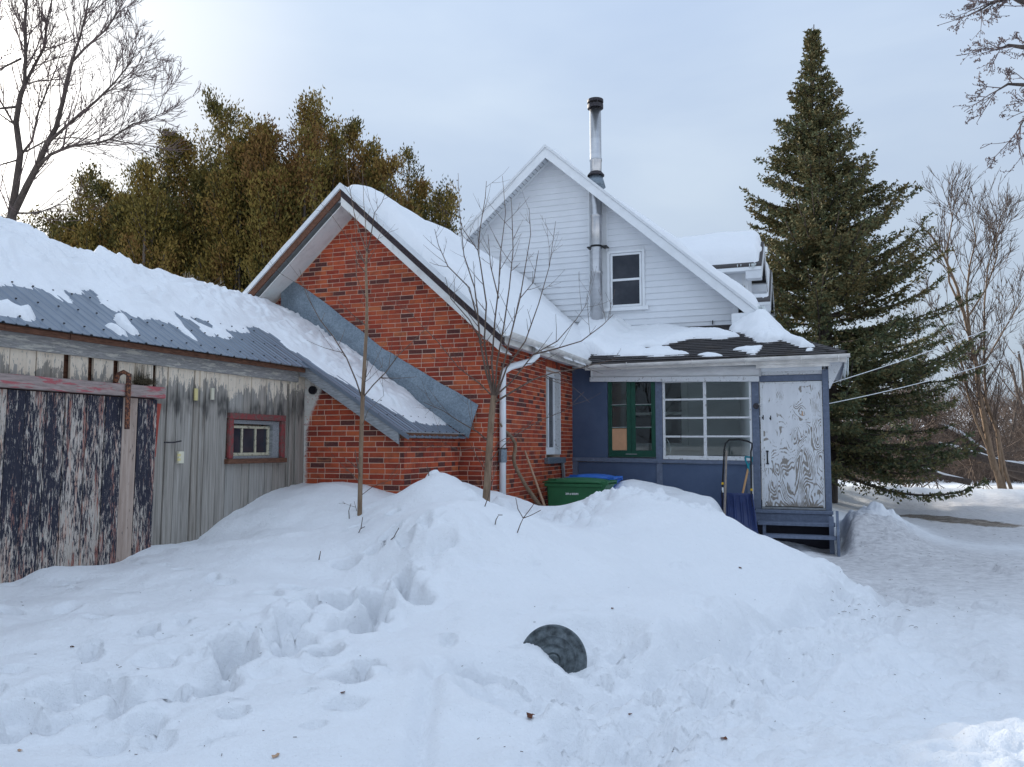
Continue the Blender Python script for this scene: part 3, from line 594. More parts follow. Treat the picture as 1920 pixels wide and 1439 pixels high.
def brickwork(parent, mat, fr, u0, u1, v0, v1, clips=(), holes=(), keep=None, limit=300, seed=1, bl=.200, bh=.0652, j=.0095, out=.0055, headers=.07, prefer=None):
    """fr(u, v, n) -> world point.  Bricks laid in running bond proud of the mortar."""
    rg = random.Random(seed); full = []; cut = []
    row = int(math.floor(v0/bh)); 
    while row*bh < v1:
        b0 = row*bh; u = u0-(row % 2)*(bl+j)/2-rg.random()*.03; irr = 0
        while u < u1:
            L = bl*(1+rg.uniform(-.03, .03)); L = L*.48 if rg.random() < headers else L
            x0, x1, y0, y1 = u, u+L, b0+j, b0+bh; u += L+j
            x0c, x1c, y0c, y1c = max(x0, u0), min(x1, u1), max(y0, v0), min(y1, v1)
            if x1c-x0c < .012 or y1c-y0c < .012: continue
            pl = [(x0c, y0c), (x1c, y0c), (x1c, y1c), (x0c, y1c)]; n0 = area(pl)
            for c in clips: pl = clip(pl, *c)
            if len(pl) < 3 or area(pl) < 3e-4: continue
            ok = True
            for hx0, hx1, hy0, hy1 in holes:
                if x1c > hx0 and x0c < hx1 and y1c > hy0 and y0c < hy1:
                    if x0c < hx0 and x1c > hx1: ok = False
                    elif x0c < hx0 <= x1c and hx0-x0c > .03 and (y0c+y1c)/2 < hy1 and (y0c+y1c)/2 > hy0: pl = clip(pl, 1, 0, hx0)
                    elif x1c > hx1 >= x0c and x1c-hx1 > .03 and (y0c+y1c)/2 < hy1 and (y0c+y1c)/2 > hy0: pl = clip(pl, -1, 0, -hx1)
                    elif (y0c+y1c)/2 < hy1 and (y0c+y1c)/2 > hy0: ok = False
                    if not ok or len(pl) < 3: ok = False; break
            if not ok: continue
            cx = sum(p[0] for p in pl)/len(pl); cy = sum(p[1] for p in pl)/len(pl)
            if keep and not keep(cx, cy): continue
            o = out+rg.uniform(-.0022, .003); rect = len(pl) == 4 and abs(area(pl)-(max(p[0] for p in pl)-min(p[0] for p in pl))*(max(p[1] for p in pl)-min(p[1] for p in pl))) < 1e-6
            full.append((cx, cy, pl, o, rect, rg.random(), rg.uniform(-.004, .004)))
        row += 1
    pos = {}
    def dist(e): p = fr(e[0], e[1], 0); return (p-Vector(CAM)).length/(area(e[2])**.5)
    full.sort(key=dist); of = off(parent)
    e0 = fr(0, 0, 0); eu = fr(1, 0, 0)-e0; ev = fr(0, 1, 0)-e0; en = fr(0, 0, 1)-e0
    rotm = Matrix((eu, en, ev)).transposed().to_4x4(); me = unit_brick(mat)
    for k, e in enumerate(full[:limit]):
        cx, cy, pl, o, rect, r, tl = e
        if rect:
            ob = bpy.data.objects.new('brick', me); link(ob, parent); w = max(p[0] for p in pl)-min(p[0] for p in pl); h = max(p[1] for p in pl)-min(p[1] for p in pl)
            ob.matrix_local = Matrix.Translation(fr(cx, cy, -.004)-of) @ rotm @ Matrix.Rotation(tl, 4, 'Y') @ Matrix.Diagonal((w, o+.004, h, 1))
        else:
            MB().prism([fr(p[0], p[1], -.004) for p in pl], en*(o+.004)).build('brick', mat, parent)
    rest = full[limit:]
    if rest:
        m = MB()
        for cx, cy, pl, o, rect, r, tl in rest: m.prism([fr(p[0], p[1], -.004) for p in pl], en*(o+.004), r)
        b = m.build('brickwork', mat, parent, kind='stuff')
    return len(full)
def prism_obj(name, mat, parent, poly, ext, bevel=0, **k): return MB().prism(poly, ext).build(name, mat, parent, bevel=bevel, **k)

def snow_hf(name, x0, x1, y0, y1, st, basef, thf, mat=None, sink=.02, parent=None):
    xs = np.arange(x0, x1+st, st); ys = np.arange(y0, y1+st, st); X, Y = np.meshgrid(xs, ys); T = thf(X, Y); Z = basef(X, Y)+np.where(T > 0, T, -sink)
    idx_ = np.arange(X.size).reshape(X.shape); q = np.stack([idx_[:-1, :-1], idx_[:-1, 1:], idx_[1:, 1:], idx_[1:, :-1]], -1).reshape(-1, 4)
    kp = (T.ravel()[q] > 0).any(1); q = q[kp]; us = np.unique(q); mp = np.zeros(X.size, int); mp[us] = np.arange(len(us))
    return mesh_np(name, np.stack([X, Y, Z], -1).reshape(-1, 3)[us], mp[q], mat or M['roof_snow'], parent, smooth=True)

# ------------------------------------------------------------------ the brick cottage
GA = 10.4; SX = -4.19; AX = -6.36; AZ = 5.07; SL = .90
fr_g = lambda u, v, n: Vector((u, GA-n, v)); fr_s = lambda u, v, n: Vector((SX+n, u, v))
cot = thing('brick_cottage', 'red brick cottage with steep snowy metal roof standing behind two bare saplings', 'house', (-6.36, 13, 0))
def gz(x): return AZ-SL*abs(x-AX)
g_wall = prism_obj('gable_wall', M['mortar'], cot, [(SX, GA, 0), (SX, GA, gz(SX)), (AX, GA, AZ), (-8.53, GA, gz(-8.53)), (-8.53, GA, 0)], (0, .25, 0))
s_wall = MB().box(SX-.25, SX, GA+.25, 12.72, 0, gz(SX)).box(SX-.25, SX, 13.46, 16.4, 0, gz(SX)).box(SX-.25, SX, 12.72, 13.46, 0, 1.40).box(SX-.25, SX, 12.72, 13.46, 2.88, gz(SX)).build('side_wall', M['mortar'], cot)
bx('back_wall', M['mortar'], cot, -8.53, -8.3, GA+.25, 16.4, 0, gz(-8.53), bevel=0)
# keep only what the shed roof leaves in view
def keep_g(u, v): return v > 1.0 and v > 2.45+.63*(-u-5.9)+(0 if u < -4.72 else -9)
n1 = brickwork(g_wall, M['brick'], fr_g, -8.3, SX-.002, .9, 5.1, clips=[(SL, 1, AZ+SL*AX-.02), (-SL, 1, AZ-SL*AX-.02)], keep=keep_g, limit=180, seed=3)
n2 = brickwork(s_wall, M['brick'], fr_s, GA+.004, 14.19, .06, 3.06, holes=[(12.69, 13.46, 1.42, 2.93)], limit=115, seed=4, headers=.3)
# flat arch of soldiers over the window, and quoins line at the porch end
m = MB()
for k in range(9):
    y = 12.68+k*.0875; MB().box(SX-.004, SX+.0075, y+.004, y+.0815, 2.935, 3.045).build('brick', M['brick'], s_wall)
# roof slabs, barge boards, soffits
def slope_box(y0, y1, xa, xb, za, zb, t):
    return [(xa, y0, za-t), (xb, y0, zb-t), (xb, y1, zb-t), (xa, y1, za-t), (xa, y0, za), (xb, y0, zb), (xb, y1, zb), (xa, y1, za)]
ER = -3.86; EL = -8.85; RT_ = .31
def rz(x): return AZ+RT_-SL*abs(x-AX)
roof = MB().hexa(slope_box(9.985, 16.45, AX, ER, rz(AX), rz(ER), .06)).hexa(slope_box(9.985, 16.45, EL, AX, rz(EL), rz(AX), .06)).build('roof', M['white_metal'], cot)
so_ = MB()
so_.hexa(slope_box(10.0, GA-.002, AX, SX+.28, AZ+.012, gz(SX+.28)+.012, .012)); so_.hexa(slope_box(10.0, GA-.002, EL, AX, gz(EL)+.012, AZ+.012, .012)); so_.build('soffit', M['soffit'], cot)
for s_, xe in ((1, ER), (-1, EL)):
    zz = lambda x, o: AZ+o-SL*abs(x-AX)
    a, b = (AX, xe) if s_ > 0 else (xe, AX)
    MB().hexa(slope_box(9.975, 9.998, a, b, zz(a, .245), zz(b, .245), .12 if s_ > 0 else .13)).build('barge_board', M['brown_wood'] if s_ < 0 else M['barge_shade'], cot)  # right board coloured near black for the deep shade of the rake recess
    MB().hexa(slope_box(9.945, 9.985, a, b, zz(a, .320), zz(b, .320), .085)).build('fascia', M['white_metal'], cot)
    if s_ > 0: MB().hexa(slope_box(9.982, 9.9985, AX, xe-.05, zz(AX, .125), zz(xe-.05, .125), .125)).build('frieze_board', M['soffit'], cot)
bx('eave_soffit', M['white_trim'], cot, SX, -3.88, 10.02, 14.0, 3.055, 3.07, bevel=0)
bx('eave_fascia', M['old_gutter'], cot, -3.90, -3.875, 9.99, 14.0, 2.985, 3.11)
MB().add([(SX+.0, 9.99, 3.12), (-3.9, 9.99, 2.98), (-3.9, 9.99, 3.12)], [(0, 1, 2)]).build('eave_return', M['white_trim'], cot)
# gutter, half round, sagging a little
g = MB(); k = 7; ys = [9.9+i*.6 for i in range(8)]
pr_ = [(-3.795+.068*math.cos(math.pi+math.pi*i/k), .068*math.sin(math.pi+math.pi*i/k)) for i in range(k+1)]
pr_ += [(-3.795+.062*math.cos(math.pi*2-math.pi*i/k), .062*math.sin(math.pi*2-math.pi*i/k)) for i in range(k+1)]
vv = []; ff = []; n = len(pr_)
for a, y in enumerate(ys): vv += [(p[0], y, p[1]+3.115-.01*a/7) for p in pr_]
for a in range(len(ys)-1): ff += [(a*n+i, a*n+(i+1) % n, (a+1)*n+(i+1) % n, (a+1)*n+i) for i in range(n)]
g.add(vv, ff).build('gutter', M['old_gutter'], cot, smooth=False)
dsp = MB().tube([(-3.80, 11.15, 3.06), (-3.80, 11.12, 2.93), (-3.86, 11.02, 2.84), (-4.03, 10.68, 2.74), (-4.115, 10.60, 2.66), (-4.12, 10.60, 2.45), (-4.12, 10.60, .9)], .046, 12).build('downspout', M['white_trim'], cot, smooth=True)
MB().tube([(-4.12, 10.60, 1.42), (-4.12, 10.60, 1.60)], .058, 12).build('pipe_wrap', M['galv'], dsp)
MB().box(SX, -4.06, 10.55, 10.65, 1.60, 1.615).build('bracket', M['black_tube'], dsp)
# window in the side wall
win = thing_part = MB().box(SX-.12, SX-.09, 12.69, 12.75, 1.50, 2.90).box(SX-.12, SX-.09, 13.40, 13.46, 1.50, 2.90).box(SX-.12, SX-.09, 12.75, 13.40, 2.80, 2.90).box(SX-.12, SX-.09, 12.75, 13.40, 1.50, 1.62).build('window', M['white_trim'], cot, bevel=.004)
MB().box(SX-.11, SX-.075, 13.04, 13.10, 1.62, 2.80).build('mullion', M['white_trim'], win, bevel=.004)
bx('pane', M['dark_glass'], win, SX-.115, SX-.108, 12.75, 13.04, 1.62, 2.80, bevel=0); bx('pane', M['dark_glass'], win, SX-.115, SX-.108, 13.10, 13.40, 1.62, 2.80, bevel=0)
MB().box(SX-.10, SX+.012, 13.44, 13.475, 1.50, 2.92).box(SX-.10, SX+.012, 12.72, 13.44, 2.885, 2.92).build('casing', M['white_worn'], win, bevel=.003)
MB().box(SX-.12, SX+.075, 12.60, 13.56, 1.36, 1.455).build('sill', M['galv'], win, bevel=.004)
bx('back', M['dark_inside'], win, SX-.35, SX-.34, 12.5, 13.6, 1.3, 3.0, bevel=0)
MB().hexa([(SX+.01, 13.62, .80), (SX+.05, 13.62, .80), (SX+.05, 13.68, .80), (SX+.01, 13.68, .80), (SX+.03, 13.42, 1.36), (SX+.07, 13.42, 1.36), (SX+.07, 13.48, 1.36), (SX+.03, 13.48, 1.36)]).build('brace', M['grey_wood'], win)
# the flashing against the gable and the roof snow
def sroof(x): return 2.61+.63*(-x-5.9)
m = MB()
A_, B_ = (-7.60, 10.33, sroof(-7.60)+.02), (-4.50, 10.30, sroof(-4.50)+.015)
C_, D_ = (-7.62, GA-.016, 4.20), (-4.36, GA-.016, 2.20)
FT = [P(u, v, Y=GA-.016) for u, v in ((530, 512), (547, 524), (615, 572), (677, 621), (720, 655), (750, 672), (800, 703), (855, 735), (897, 759))]
nn = 16; vv = []; ff = []
for i in range(nn+1):
    t = i/nn; lo = Vector(A_).lerp(Vector(B_), t); k_ = t*(len(FT)-1); j_ = min(len(FT)-2, int(k_)); hi = FT[j_].lerp(FT[j_+1], k_-j_); w = .008*math.sin(i*2.3)
    vv += [lo, lo.lerp(hi, .5)+Vector((0, -.02+w, w)), hi+Vector((0, 0, w))]
for i in range(nn): ff += [(i*3, i*3+3, i*3+4, i*3+1), (i*3+1, i*3+4, i*3+5, i*3+2)]
fl = MB().add(vv, ff).build('flashing', M['galv'], cot); sd_ = fl.modifiers.new('thick', 'SOLIDIFY'); sd_.thickness = .004; sd_.offset = 0
def th_cot(x, y):
    e = 10.06+.06*fbm(x*3, y*0+1, 90)+.03*fbm(x*9, y*0, 190)
    d1 = y-e; d2 = (-3.80+.05*fbm(y*2.5, y*0, 91)-x); d3 = x+6.42+.05*fbm(y*2, y*0, 96)
    d = np.minimum(np.minimum(d1, d2*1.1), d3*1.4)
    T = (.28+.08*fbm(x*.9, y*.7, 92)+.10*np.exp(-((x+5.9)/.45)**2)+.05*np.exp(-((y-14.6)/.5)**2)*fbm(x*1.3, y*1.3, 97))*np.sqrt(np.clip(1-(1-np.clip(d/.26, 0, 1))**2, 0, 1))
    T = T+.012*fbm(x*9, y*9, 94)*(T > .03)+.02*fbm(x*3, y*3, 95)*(T > .03)
    T = np.where(x > -4.5, T*(1-.35*sstep(-4.5, -3.8, x)), T)
    return np.where(d > 0, np.maximum(T, .004), -1)
sn = snow_hf('snow', -6.7, -3.74, 9.8, 16.4, .035, lambda x, y: np.maximum(AZ+RT_-SL*np.sqrt((x-AX)**2+.07)-.0, rz(x)-.24), th_cot); tag(sn, 'thick smooth snow blanket lying on the roof of the brick cottage', kind='stuff')
def th_cl(x, y):
    d = np.minimum(y-9.965, -6.42-x); return np.where(d > 0, (.075+.03*fbm(x*2, y*2, 98))*np.sqrt(np.clip(d/.06, 0, 1)), -1)
sn = snow_hf('snow', -8.9, -6.4, 9.9, 16.4, .06, lambda x, y: rz(x), th_cl); tag(sn, 'thin crust of snow on the far slope of the cottage roof', kind='stuff')

# ------------------------------------------------------------------ brick annex under the shed roof
ann = thing('brick_annex', 'low red brick annex partly sprayed white, below the sloping end of the shed roof', 'outbuilding', (-5.4, 9.5, 0))
AY = 8.80; AXR = -4.68; fr_a = lambda u, v, n: Vector((u, AY-n, v)); fr_as = lambda u, v, n: Vector((AXR+n, u, v))
def az(x): return sroof(x)-.06
a_w = prism_obj('front_wall', M['mortar_painted'], ann, [(AXR, AY, .3), (AXR, AY, az(AXR)), (-6.55, AY, az(-6.55)), (-6.55, AY, .3)], (0, .2, 0))
a_s = bx('side_wall', M['mortar'], ann, AXR-.2, AXR, AY+.2, GA-.002, .3, az(AXR), bevel=0)
n3 = brickwork(a_w, M['brick_painted'], fr_a, -6.5, AXR+.004, .92, 3.2, clips=[(.63, 1, 2.61-.63*5.9-.08)], limit=240, seed=8)
n4 = brickwork(a_s, M['brick'], fr_as, AY-.004, GA-.006, 1.0, az(AXR)-.01, limit=60, seed=9, headers=.3)
vp_ = Vector((-5.955, AY-.01, 2.34))
MB().tube([vp_+Vector((0, .02, 0)), vp_+Vector((0, -.035, 0))], .052, 14, cap=False).build('vent_pipe', M['rusty_cap'], ann)
MB().tube([vp_+Vector((0, -.030, 0)), vp_+Vector((0, -.034, 0))], .050, 14).build('vent_hole', M['dark'], ann)

# ------------------------------------------------------------------ the wooden shed
WX = -6.10; shed = thing('wooden_shed', 'old board shed with peeling cream paint and a grey ribbed metal roof under snow', 'shed', (-7.5, 5, 0))
rg = random.Random(11)

# boards over the track: Y edges read off the wall
def wy(u, v=670, X=WX): return P(u, v, X=X).y
top_e = [wy(u, 650) for u in (-170, -140, -108, -70, -42, -15, 20, 70, 122, 133, 168, 177, 215, 225, 256, 290)]
segs = []
for a, b in zip(top_e[:-1], top_e[1:]): segs.append((a, b))
gaps = {8, 10, 12}
win_y0, win_y1, win_z0, win_z1 = P(432, 815, X=WX).y, P(524, 815, X=WX).y, 1.535, 1.935
MB().box(WX-.10, WX-.055, 1.0, win_y0, 0, 2.55).box(WX-.10, WX-.055, win_y1, 8.78, 0, 2.55).box(WX-.10, WX-.055, win_y0, win_y1, 0, win_z0).box(WX-.10, WX-.055, win_y0, win_y1, win_z1, 2.55).build('inner_wall', M['brown_wood'], shed)
for i, (a, b) in enumerate(segs):
    if i in gaps: continue
    MB().box(WX-.03, WX+rg.uniform(-.008, .002), a+.004, b-.004, 2.12, 2.50).build('board', M['board'], shed, bevel=.003)
e = [wy(u, 850) for u in (290, 312, 330, 347, 362, 383, 407, 425, 441, 456, 470, 484, 499, 513, 524, 538, 549, 556, 562)]
y_ = top_e[-1]
for i, (a, b) in enumerate(zip(e[:-1], e[1:])):
    x1 = WX+rg.uniform(-.010, .006); lean = .02*(1-i/20)
    def bd(z0, z1):
        q0 = lean*(2.6-z0)*-1; q1 = lean*(2.6-z1)*-1
        MB().hexa([(WX-.03, a+.004+q0, z0), (x1, a+.004+q0, z0), (x1, b-.004+q0, z0), (WX-.03, b-.004+q0, z0), (WX-.03, a+.004+q1, z1), (x1, a+.004+q1, z1), (x1, b-.004+q1, z1), (WX-.03, b-.004+q1, z1)]).build('board', M['board'], shed, bevel=.003)
    if b > win_y0+.02 and a < win_y1-.02: bd(.3, win_z0-.02); bd(win_z1+.02, 2.60)
    else: bd(.3, 2.60)
for u in (372, 541, 553): y = wy(u, 850); bx('batten', M['board'], shed, WX+.004, WX+.022, y-.02, y+.02, .3, 2.58)
bx('corner_board', M['board'], shed, WX-.03, WX+.02, 8.66, 8.785, .3, 2.60)
# sliding door
dX = WX+.06; de = [P(u, 900, X=dX).y for u in (-130, -95, -60, -28, 6, 42, 82, 118, 158, 193, 226, 255, 291)]
door = MB().box(dX-.05, dX-.03, de[0], de[-1], .15, 2.08).build('sliding_door', M['dark'], shed)
for i, (a, b) in enumerate(zip(de[:-1], de[1:])):
    k = .012*rg.uniform(-1, 1); mt = M['bare_plank'] if i == 10 else M['door_board']; x1 = dX+rg.uniform(-.006, .008)
    MB().hexa([(dX-.03, a+.004-.03, .15), (x1, a+.004-.03, .15), (x1, b-.004-.03, .15), (dX-.03, b-.004-.03, .15), (dX-.03, a+.004+k*0, 2.095), (x1, a+.004, 2.095), (x1, b-.004, 2.095), (dX-.03, b-.004, 2.095)]).build('plank', mt, door, bevel=.003, label='bare unpainted plank' if i == 10 else None)
ty = P(307, 738, X=WX+.09).y
trk = MB().box(WX+.0, WX+.12, 1.0, ty, 2.105, 2.215).build('track_beam', M['track_paint'], shed, bevel=.01)
hy = P(240, 735, X=WX+.13).y
hg = MB().tube([(WX+.05, hy-.07, 2.23), (WX+.07, hy-.06, 2.30), (WX+.10, hy-.03, 2.325), (WX+.135, hy, 2.30), (WX+.14, hy, 2.2)], .022, 8).box(WX+.128, WX+.145, hy-.028, hy+.022, 1.80, 2.31).build('door_hanger', M['rust'], shed, bevel=.003)
ny_ = P(272, 725, X=WX+.07).y; nm = MB(); rg2 = random.Random(2)
for i in range(160):
    c = Vector((WX+.06+rg2.gauss(0, .022), ny_+rg2.gauss(0, .05), 2.235+abs(rg2.gauss(0, .022)))); d = Vector((rg2.gauss(0, 1), rg2.gauss(0, 1.6), rg2.gauss(0, .4))).normalized()*.045; nm.tube([c-d, c+d], .0022, 3, cap=False)
for i in range(60):
    c = Vector((WX+.01, ny_+rg2.gauss(0, .06), 2.23)); nm.tube([c, c+Vector((.005, rg2.gauss(0, .01), rg2.uniform(.05, .2)))], .0014, 3, cap=False)
tag(nm.build('bird_nest', M['nest'], None), 'old straw bird nest stuck on the end of the red door track', 'nest')
y1 = P(297, 765, X=WX+.03).y; y2 = P(303, 850, X=WX+.03).y
MB().prism([(WX+.012, y1-.045, 2.06), (WX+.012, y1+.045, 2.06), (WX+.012, y1+.02, 1.9), (WX+.012, y1-.01, 1.54), (WX+.012, y1-.028, 1.54)], (.012, 0, 0)).build('red_strip', M['red_paint'], shed)
# little window
wf = MB().box(WX, WX+.04, win_y0-.06, win_y0+.01, win_z0-.03, win_z1+.005).box(WX, WX+.04, win_y1-.01, win_y1+.065, win_z0-.03, win_z1+.005).box(WX, WX+.045, win_y0-.06, win_y1+.065, win_z1+.006, win_z1+.075).build('window', M['frame_red'], shed, bevel=.006)
MB().box(WX-.02, WX+.06, win_y0-.09, win_y1+.08, win_z0-.085, win_z0-.032).build('sill', M['brown_wood'], wf, bevel=.005)
MB().box(WX-.10, WX, win_y1-.13, win_y1-.01, win_z0-.03, win_z1).box(WX-.1, WX, win_y0+.01, win_y1-.13, win_z1-.04, win_z1).box(WX-.1, WX, win_y0+.01, win_y1-.13, win_z0-.03, win_z0-.002).build('reveal', M['grey_wood'], wf)
sx = WX-.075; a, b = win_y0+.01, win_y1-.13; w3 = (b-a-.03)/3
sh = MB().box(sx, sx+.03, a, a+.025, win_z0, win_z1-.06).box(sx, sx+.03, b-.035, b, win_z0, win_z1-.06).box(sx, sx+.035, a, b, win_z0-.0, win_z0+.035).box(sx, sx+.035, a, b, win_z1-.09, win_z1-.06).build('sash', M['sash_cream'], wf, bevel=.003)
for i in (1, 2): y = a+.0125+i*(b-a-.025)/3; MB().box(sx+.002, sx+.028, y-.013, y+.013, win_z0+.03, win_z1-.088).build('muntin', M['sash_cream'], wf, bevel=.002)
for i in range(3): y = a+.02+i*(b-a-.035)/3; MB().box(sx+.006, sx+.012, y+.005, y+(b-a)/3-.02, win_z0+.03, win_z1-.088).build('pane', M['dark_glass'], wf)
# small fittings screwed to the boards
def fit(name, u, v, w, h, mat, d=.025):
    q = P(u, v, X=WX+.005); return MB().box(WX+.004, WX+.004+d, q.y-w/2, q.y+w/2, q.z-h/2, q.z+h/2).build(name, mat, shed, bevel=.004)
fit('tag_plate', 366, 740, .045, .125, M['yellow_plastic'], .02); fit('tag_plate', 397, 739, .045, .125, M['cream_plastic'], .02); sb = fit('switch_box', 336, 858, .075, .12, M['cream_plastic'], .03)
q = P(336, 858, X=WX+.04); MB().box(WX+.034, WX+.042, q.y-.02, q.y+.02, q.z+.01, q.z+.035).box(WX+.034, WX+.042, q.y-.02, q.y+.02, q.z-.035, q.z-.01).build('cover', M['yellow_plastic'], sb)
q = P(308, 830, X=WX+.02); MB().tube([q, q+Vector((.03, .09, .0)), q+Vector((.035, .19, .015))], .008, 6).build('hook', M['rusty_cap'], shed)
# eave
MB().box(WX+.006, WX+.045, 1.0, 8.62, 2.43, 2.590).build('frieze_board', M['fascia_wood'], shed, bevel=.006)
for i in range(13):
    a = 1.0+i*.6; b = min(a+.597, 8.6); 
    if a < 8.55: MB().box(WX+.13, WX+.155+rg.uniform(-.004, .004), a, b, 2.545, 2.592+rg.uniform(-.003, .003)).build('eave_board', M['brown_wood'], shed)
bx('eave_soffit', M['brown_wood'], shed, WX-.02, WX+.13, 1.0, 8.62, 2.592, 2.602, bevel=0)
# rake boards over the annex
def rk(y0, y1, xa, xb, o, t): return slope_box(y0, y1, xa, xb, sroof(xa)+o, sroof(xb)+o, t)
MB().hexa(rk(8.615, 8.65, -6.02, -4.66, -.012, .15)).build('rake_board', M['grey_wood'], shed, bevel=.004)
MB().hexa([(-6.04, 8.61, 2.50), (-5.93, 8.61, 2.49), (-5.93, 8.66, 2.49), (-6.04, 8.66, 2.50), (-6.04, 8.61, 2.63), (-5.9, 8.61, 2.6), (-5.9, 8.66, 2.6), (-6.04, 8.66, 2.63)]).build('corner_block', M['grey_wood'], shed)
MB().box(-4.70, -4.56, 8.66, 10.1, 1.735, 1.80).build('eave_board', M['brown_wood'], shed)
bx('soffit_board', M['grey_wood'], shed, -4.68, -4.55, 8.66, 10.3, 1.80, 1.815)
# ribbed steel panels
def ribbed(y0, y1, x0, x1, name='roof_panel'):
    """profile across Y, running down the slope from x0 (ridge side) to x1 (eave)"""
    m = MB(); pts = []; y = y0
    while y < y1-1e-6:
        for dy, dz in ((.0, 0), (.010, .012), (.028, .012), (.038, 0), (.12, 0), (.126, .006), (.134, .006), (.140, 0)):
            if y+dy < y1: pts.append((y+dy, dz))
        y += .205
    pts.append((y1, 0)); n = len(pts); vv = []
    for (xx) in (x0, x1):
        for o in (0.0, -.006): vv += [(xx, p[0], sroof(xx)+p[1]+o) for p in pts]
    ff = []
    for i in range(n-1):
        ff.append((i, i+1, 2*n+i+1, 2*n+i)); ff.append((2*n+i, 2*n+i+1, 3*n+i+1, 3*n+i)); ff.append((n+i+1, n+i, 3*n+i, 3*n+i+1))
    p = m.add(vv, ff).build(name, M['steel_roof'], shed)
    # screws along the ribs
    s = MB(); y = y0+.023
    while y < y1:
        for t in (.10, .62, 1.15):
            xx = x1-t*.6-.03
            if xx > x0: s.tube([(xx, y, sroof(xx)+.018), (xx, y, sroof(xx)+.028)], .009, 6)
        y += .205
    if s.v: sc_ = s.build('screws', M['dark'], p, kind='stuff')
    return p
y = .2
while y < 8.6: ribbed(y, min(y+.82, 8.60), -7.72, -5.885); y += .822
ribbed(8.602, 9.42, -7.72, -4.53); ribbed(9.424, 10.30, -7.72, -4.53)
MB().hexa([(-9.6, .2, sroof(-7.72)-1.2), (-7.72, .2, sroof(-7.72)-.01), (-7.72, 10.38, sroof(-7.72)-.01), (-9.6, 10.38, sroof(-7.72)-1.2), (-9.6, .2, sroof(-7.72)-1.18), (-7.72, .2, sroof(-7.72)+.01), (-7.72, 10.38, sroof(-7.72)+.01), (-9.6, 10.38, sroof(-7.72)-1.18)]).build('far_slope', M['steel_roof'], shed)
bx('back_wall', M['grey_wood'], shed, -9.5, -9.44, .3, 8.8, 0, 2.6, bevel=0)
MB().hexa(slope_box(8.602, 8.64, -6.0, -4.53, sroof(-6.0)+.024, sroof(-4.53)+.024, .05)).build('edge_trim', M['steel_roof'], shed)
# roof snow: outline read off the roof plane, ragged tongues along the ribs
RP = ((.63, 0, 1), 2.61-.63*5.9)
def onroof(pts): return [(P(u, v, plane=RP).x, P(u, v, plane=RP).y) for u, v in pts]
edge = onroof([(-90, 520), (-30, 532), (0, 538), (30, 536), (60, 541), (78, 553), (62, 538), (95, 552), (125, 570), (138, 569), (125, 550), (150, 553), (165, 556), (155, 546), (175, 546), (190, 570), (212, 584), (228, 588), (222, 578), (245, 592), (270, 600), (300, 603), (325, 610), (345, 625), (370, 640), (352, 620), (330, 590), (365, 606), (385, 630), (405, 632), (432, 639), (440, 634), (425, 622), (470, 626), (463, 617), (480, 614), (515, 632), (540, 655), (575, 672), (600, 694), (640, 714), (700, 751), (740, 774), (768, 791), (800, 797), (835, 798), (864, 796), (868, 790), (852, 773), (828, 753), (792, 733), (760, 713), (745, 700), (720, 684), (700, 664), (674, 637), (655, 622), (640, 611), (620, 590), (600, 576), (570, 555), (545, 535)])
outline = edge+[(-7.75, 10.36), (-8.1, 10.36), (-8.3, 9), (-8.3, 4), (-8.3, 1.0), (-6.6, 1.0)]
holes_ = [onroof(p) for p in ([(355, 597), (372, 596), (396, 610), (402, 620), (385, 612)], [(800, 760), (808, 764), (836, 786), (826, 785)], )]
extra = [onroof(p) for p in ([(0, 571), (10, 569), (22, 576), (30, 583), (45, 580), (58, 581), (66, 600), (50, 603), (35, 597), (10, 594), (-20, 590), (-30, 575)], [(212, 596), (225, 594), (240, 604), (248, 616), (238, 622), (222, 610)], [(225, 612), (248, 618), (262, 631), (245, 628)], [(198, 612), (206, 611), (240, 632), (225, 630)])]
def th_shed(x, y):
    w = .035*fbm(x*5, y*5, 101)+.02*fbm(x*16, y*10, 102); s = poly_sd(x, y, outline)+w*.8
    for h in holes_: s = np.minimum(s, -poly_sd(x, y, h)+.01)
    # stepped slabs of slipped snow
    q = fbm(x*.9+y*.15, y*.55, 104, 4, .55)*5.5+x*1.6; k = np.floor(q); f_ = q-k; terr = (k+sstep(.62, 1., f_)-q)*.075
    q2 = fbm(x*2.2, y*1.1, 108, 3)*5+y*.8-x*1.2; k2 = np.floor(q2); terr2 = (k2+sstep(.7, 1., q2-k2)-q2)*.035
    T = (.018+.06*sstep(.0, .9, s)+.03*fbm(x*1.3, y*1.0, 103)+(terr+.06+terr2+.03)*sstep(.05, .4, s)+.014*fbm(x*6, y*4, 105)+.006*fbm(x*16, y*12, 109))*np.sqrt(np.clip(1-(1-np.clip(s/.06, 0, 1))**2, 0, 1))
    T = np.where(s > 0, np.maximum(T, .006), -1)
    T = T-.03*sstep(-7.2, -7.7, x)*(s > .3)+np.where((s > .2), .10*sstep(6.25, 6.12, y+.12*vnoise(x*3, y*0, 120))*sstep(-6.9, -7.5, x)+.09*sstep(7.35, 7.25, y)*sstep(7.0, 7.1, y)*sstep(-7.2, -7.5, x), 0)
    for h in extra:
        s2 = poly_sd(x, y, h)+.012*fbm(x*14, y*14, 107); T2 = np.where(s2 > 0, .065*np.sqrt(np.clip(s2/.06, 0, 1))+.01, -1); T = np.maximum(T, T2)
    return T
def b_shed(x, y): return np.where(x > -7.72, sroof(x), sroof(-7.72)+.63*(x+7.72))
sn = snow_hf('snow', -8.3, -4.5, 1.2, 10.36, .024, b_shed, th_shed); tag(sn, 'slipped and ragged snow covering the metal roof of the shed', kind='stuff')
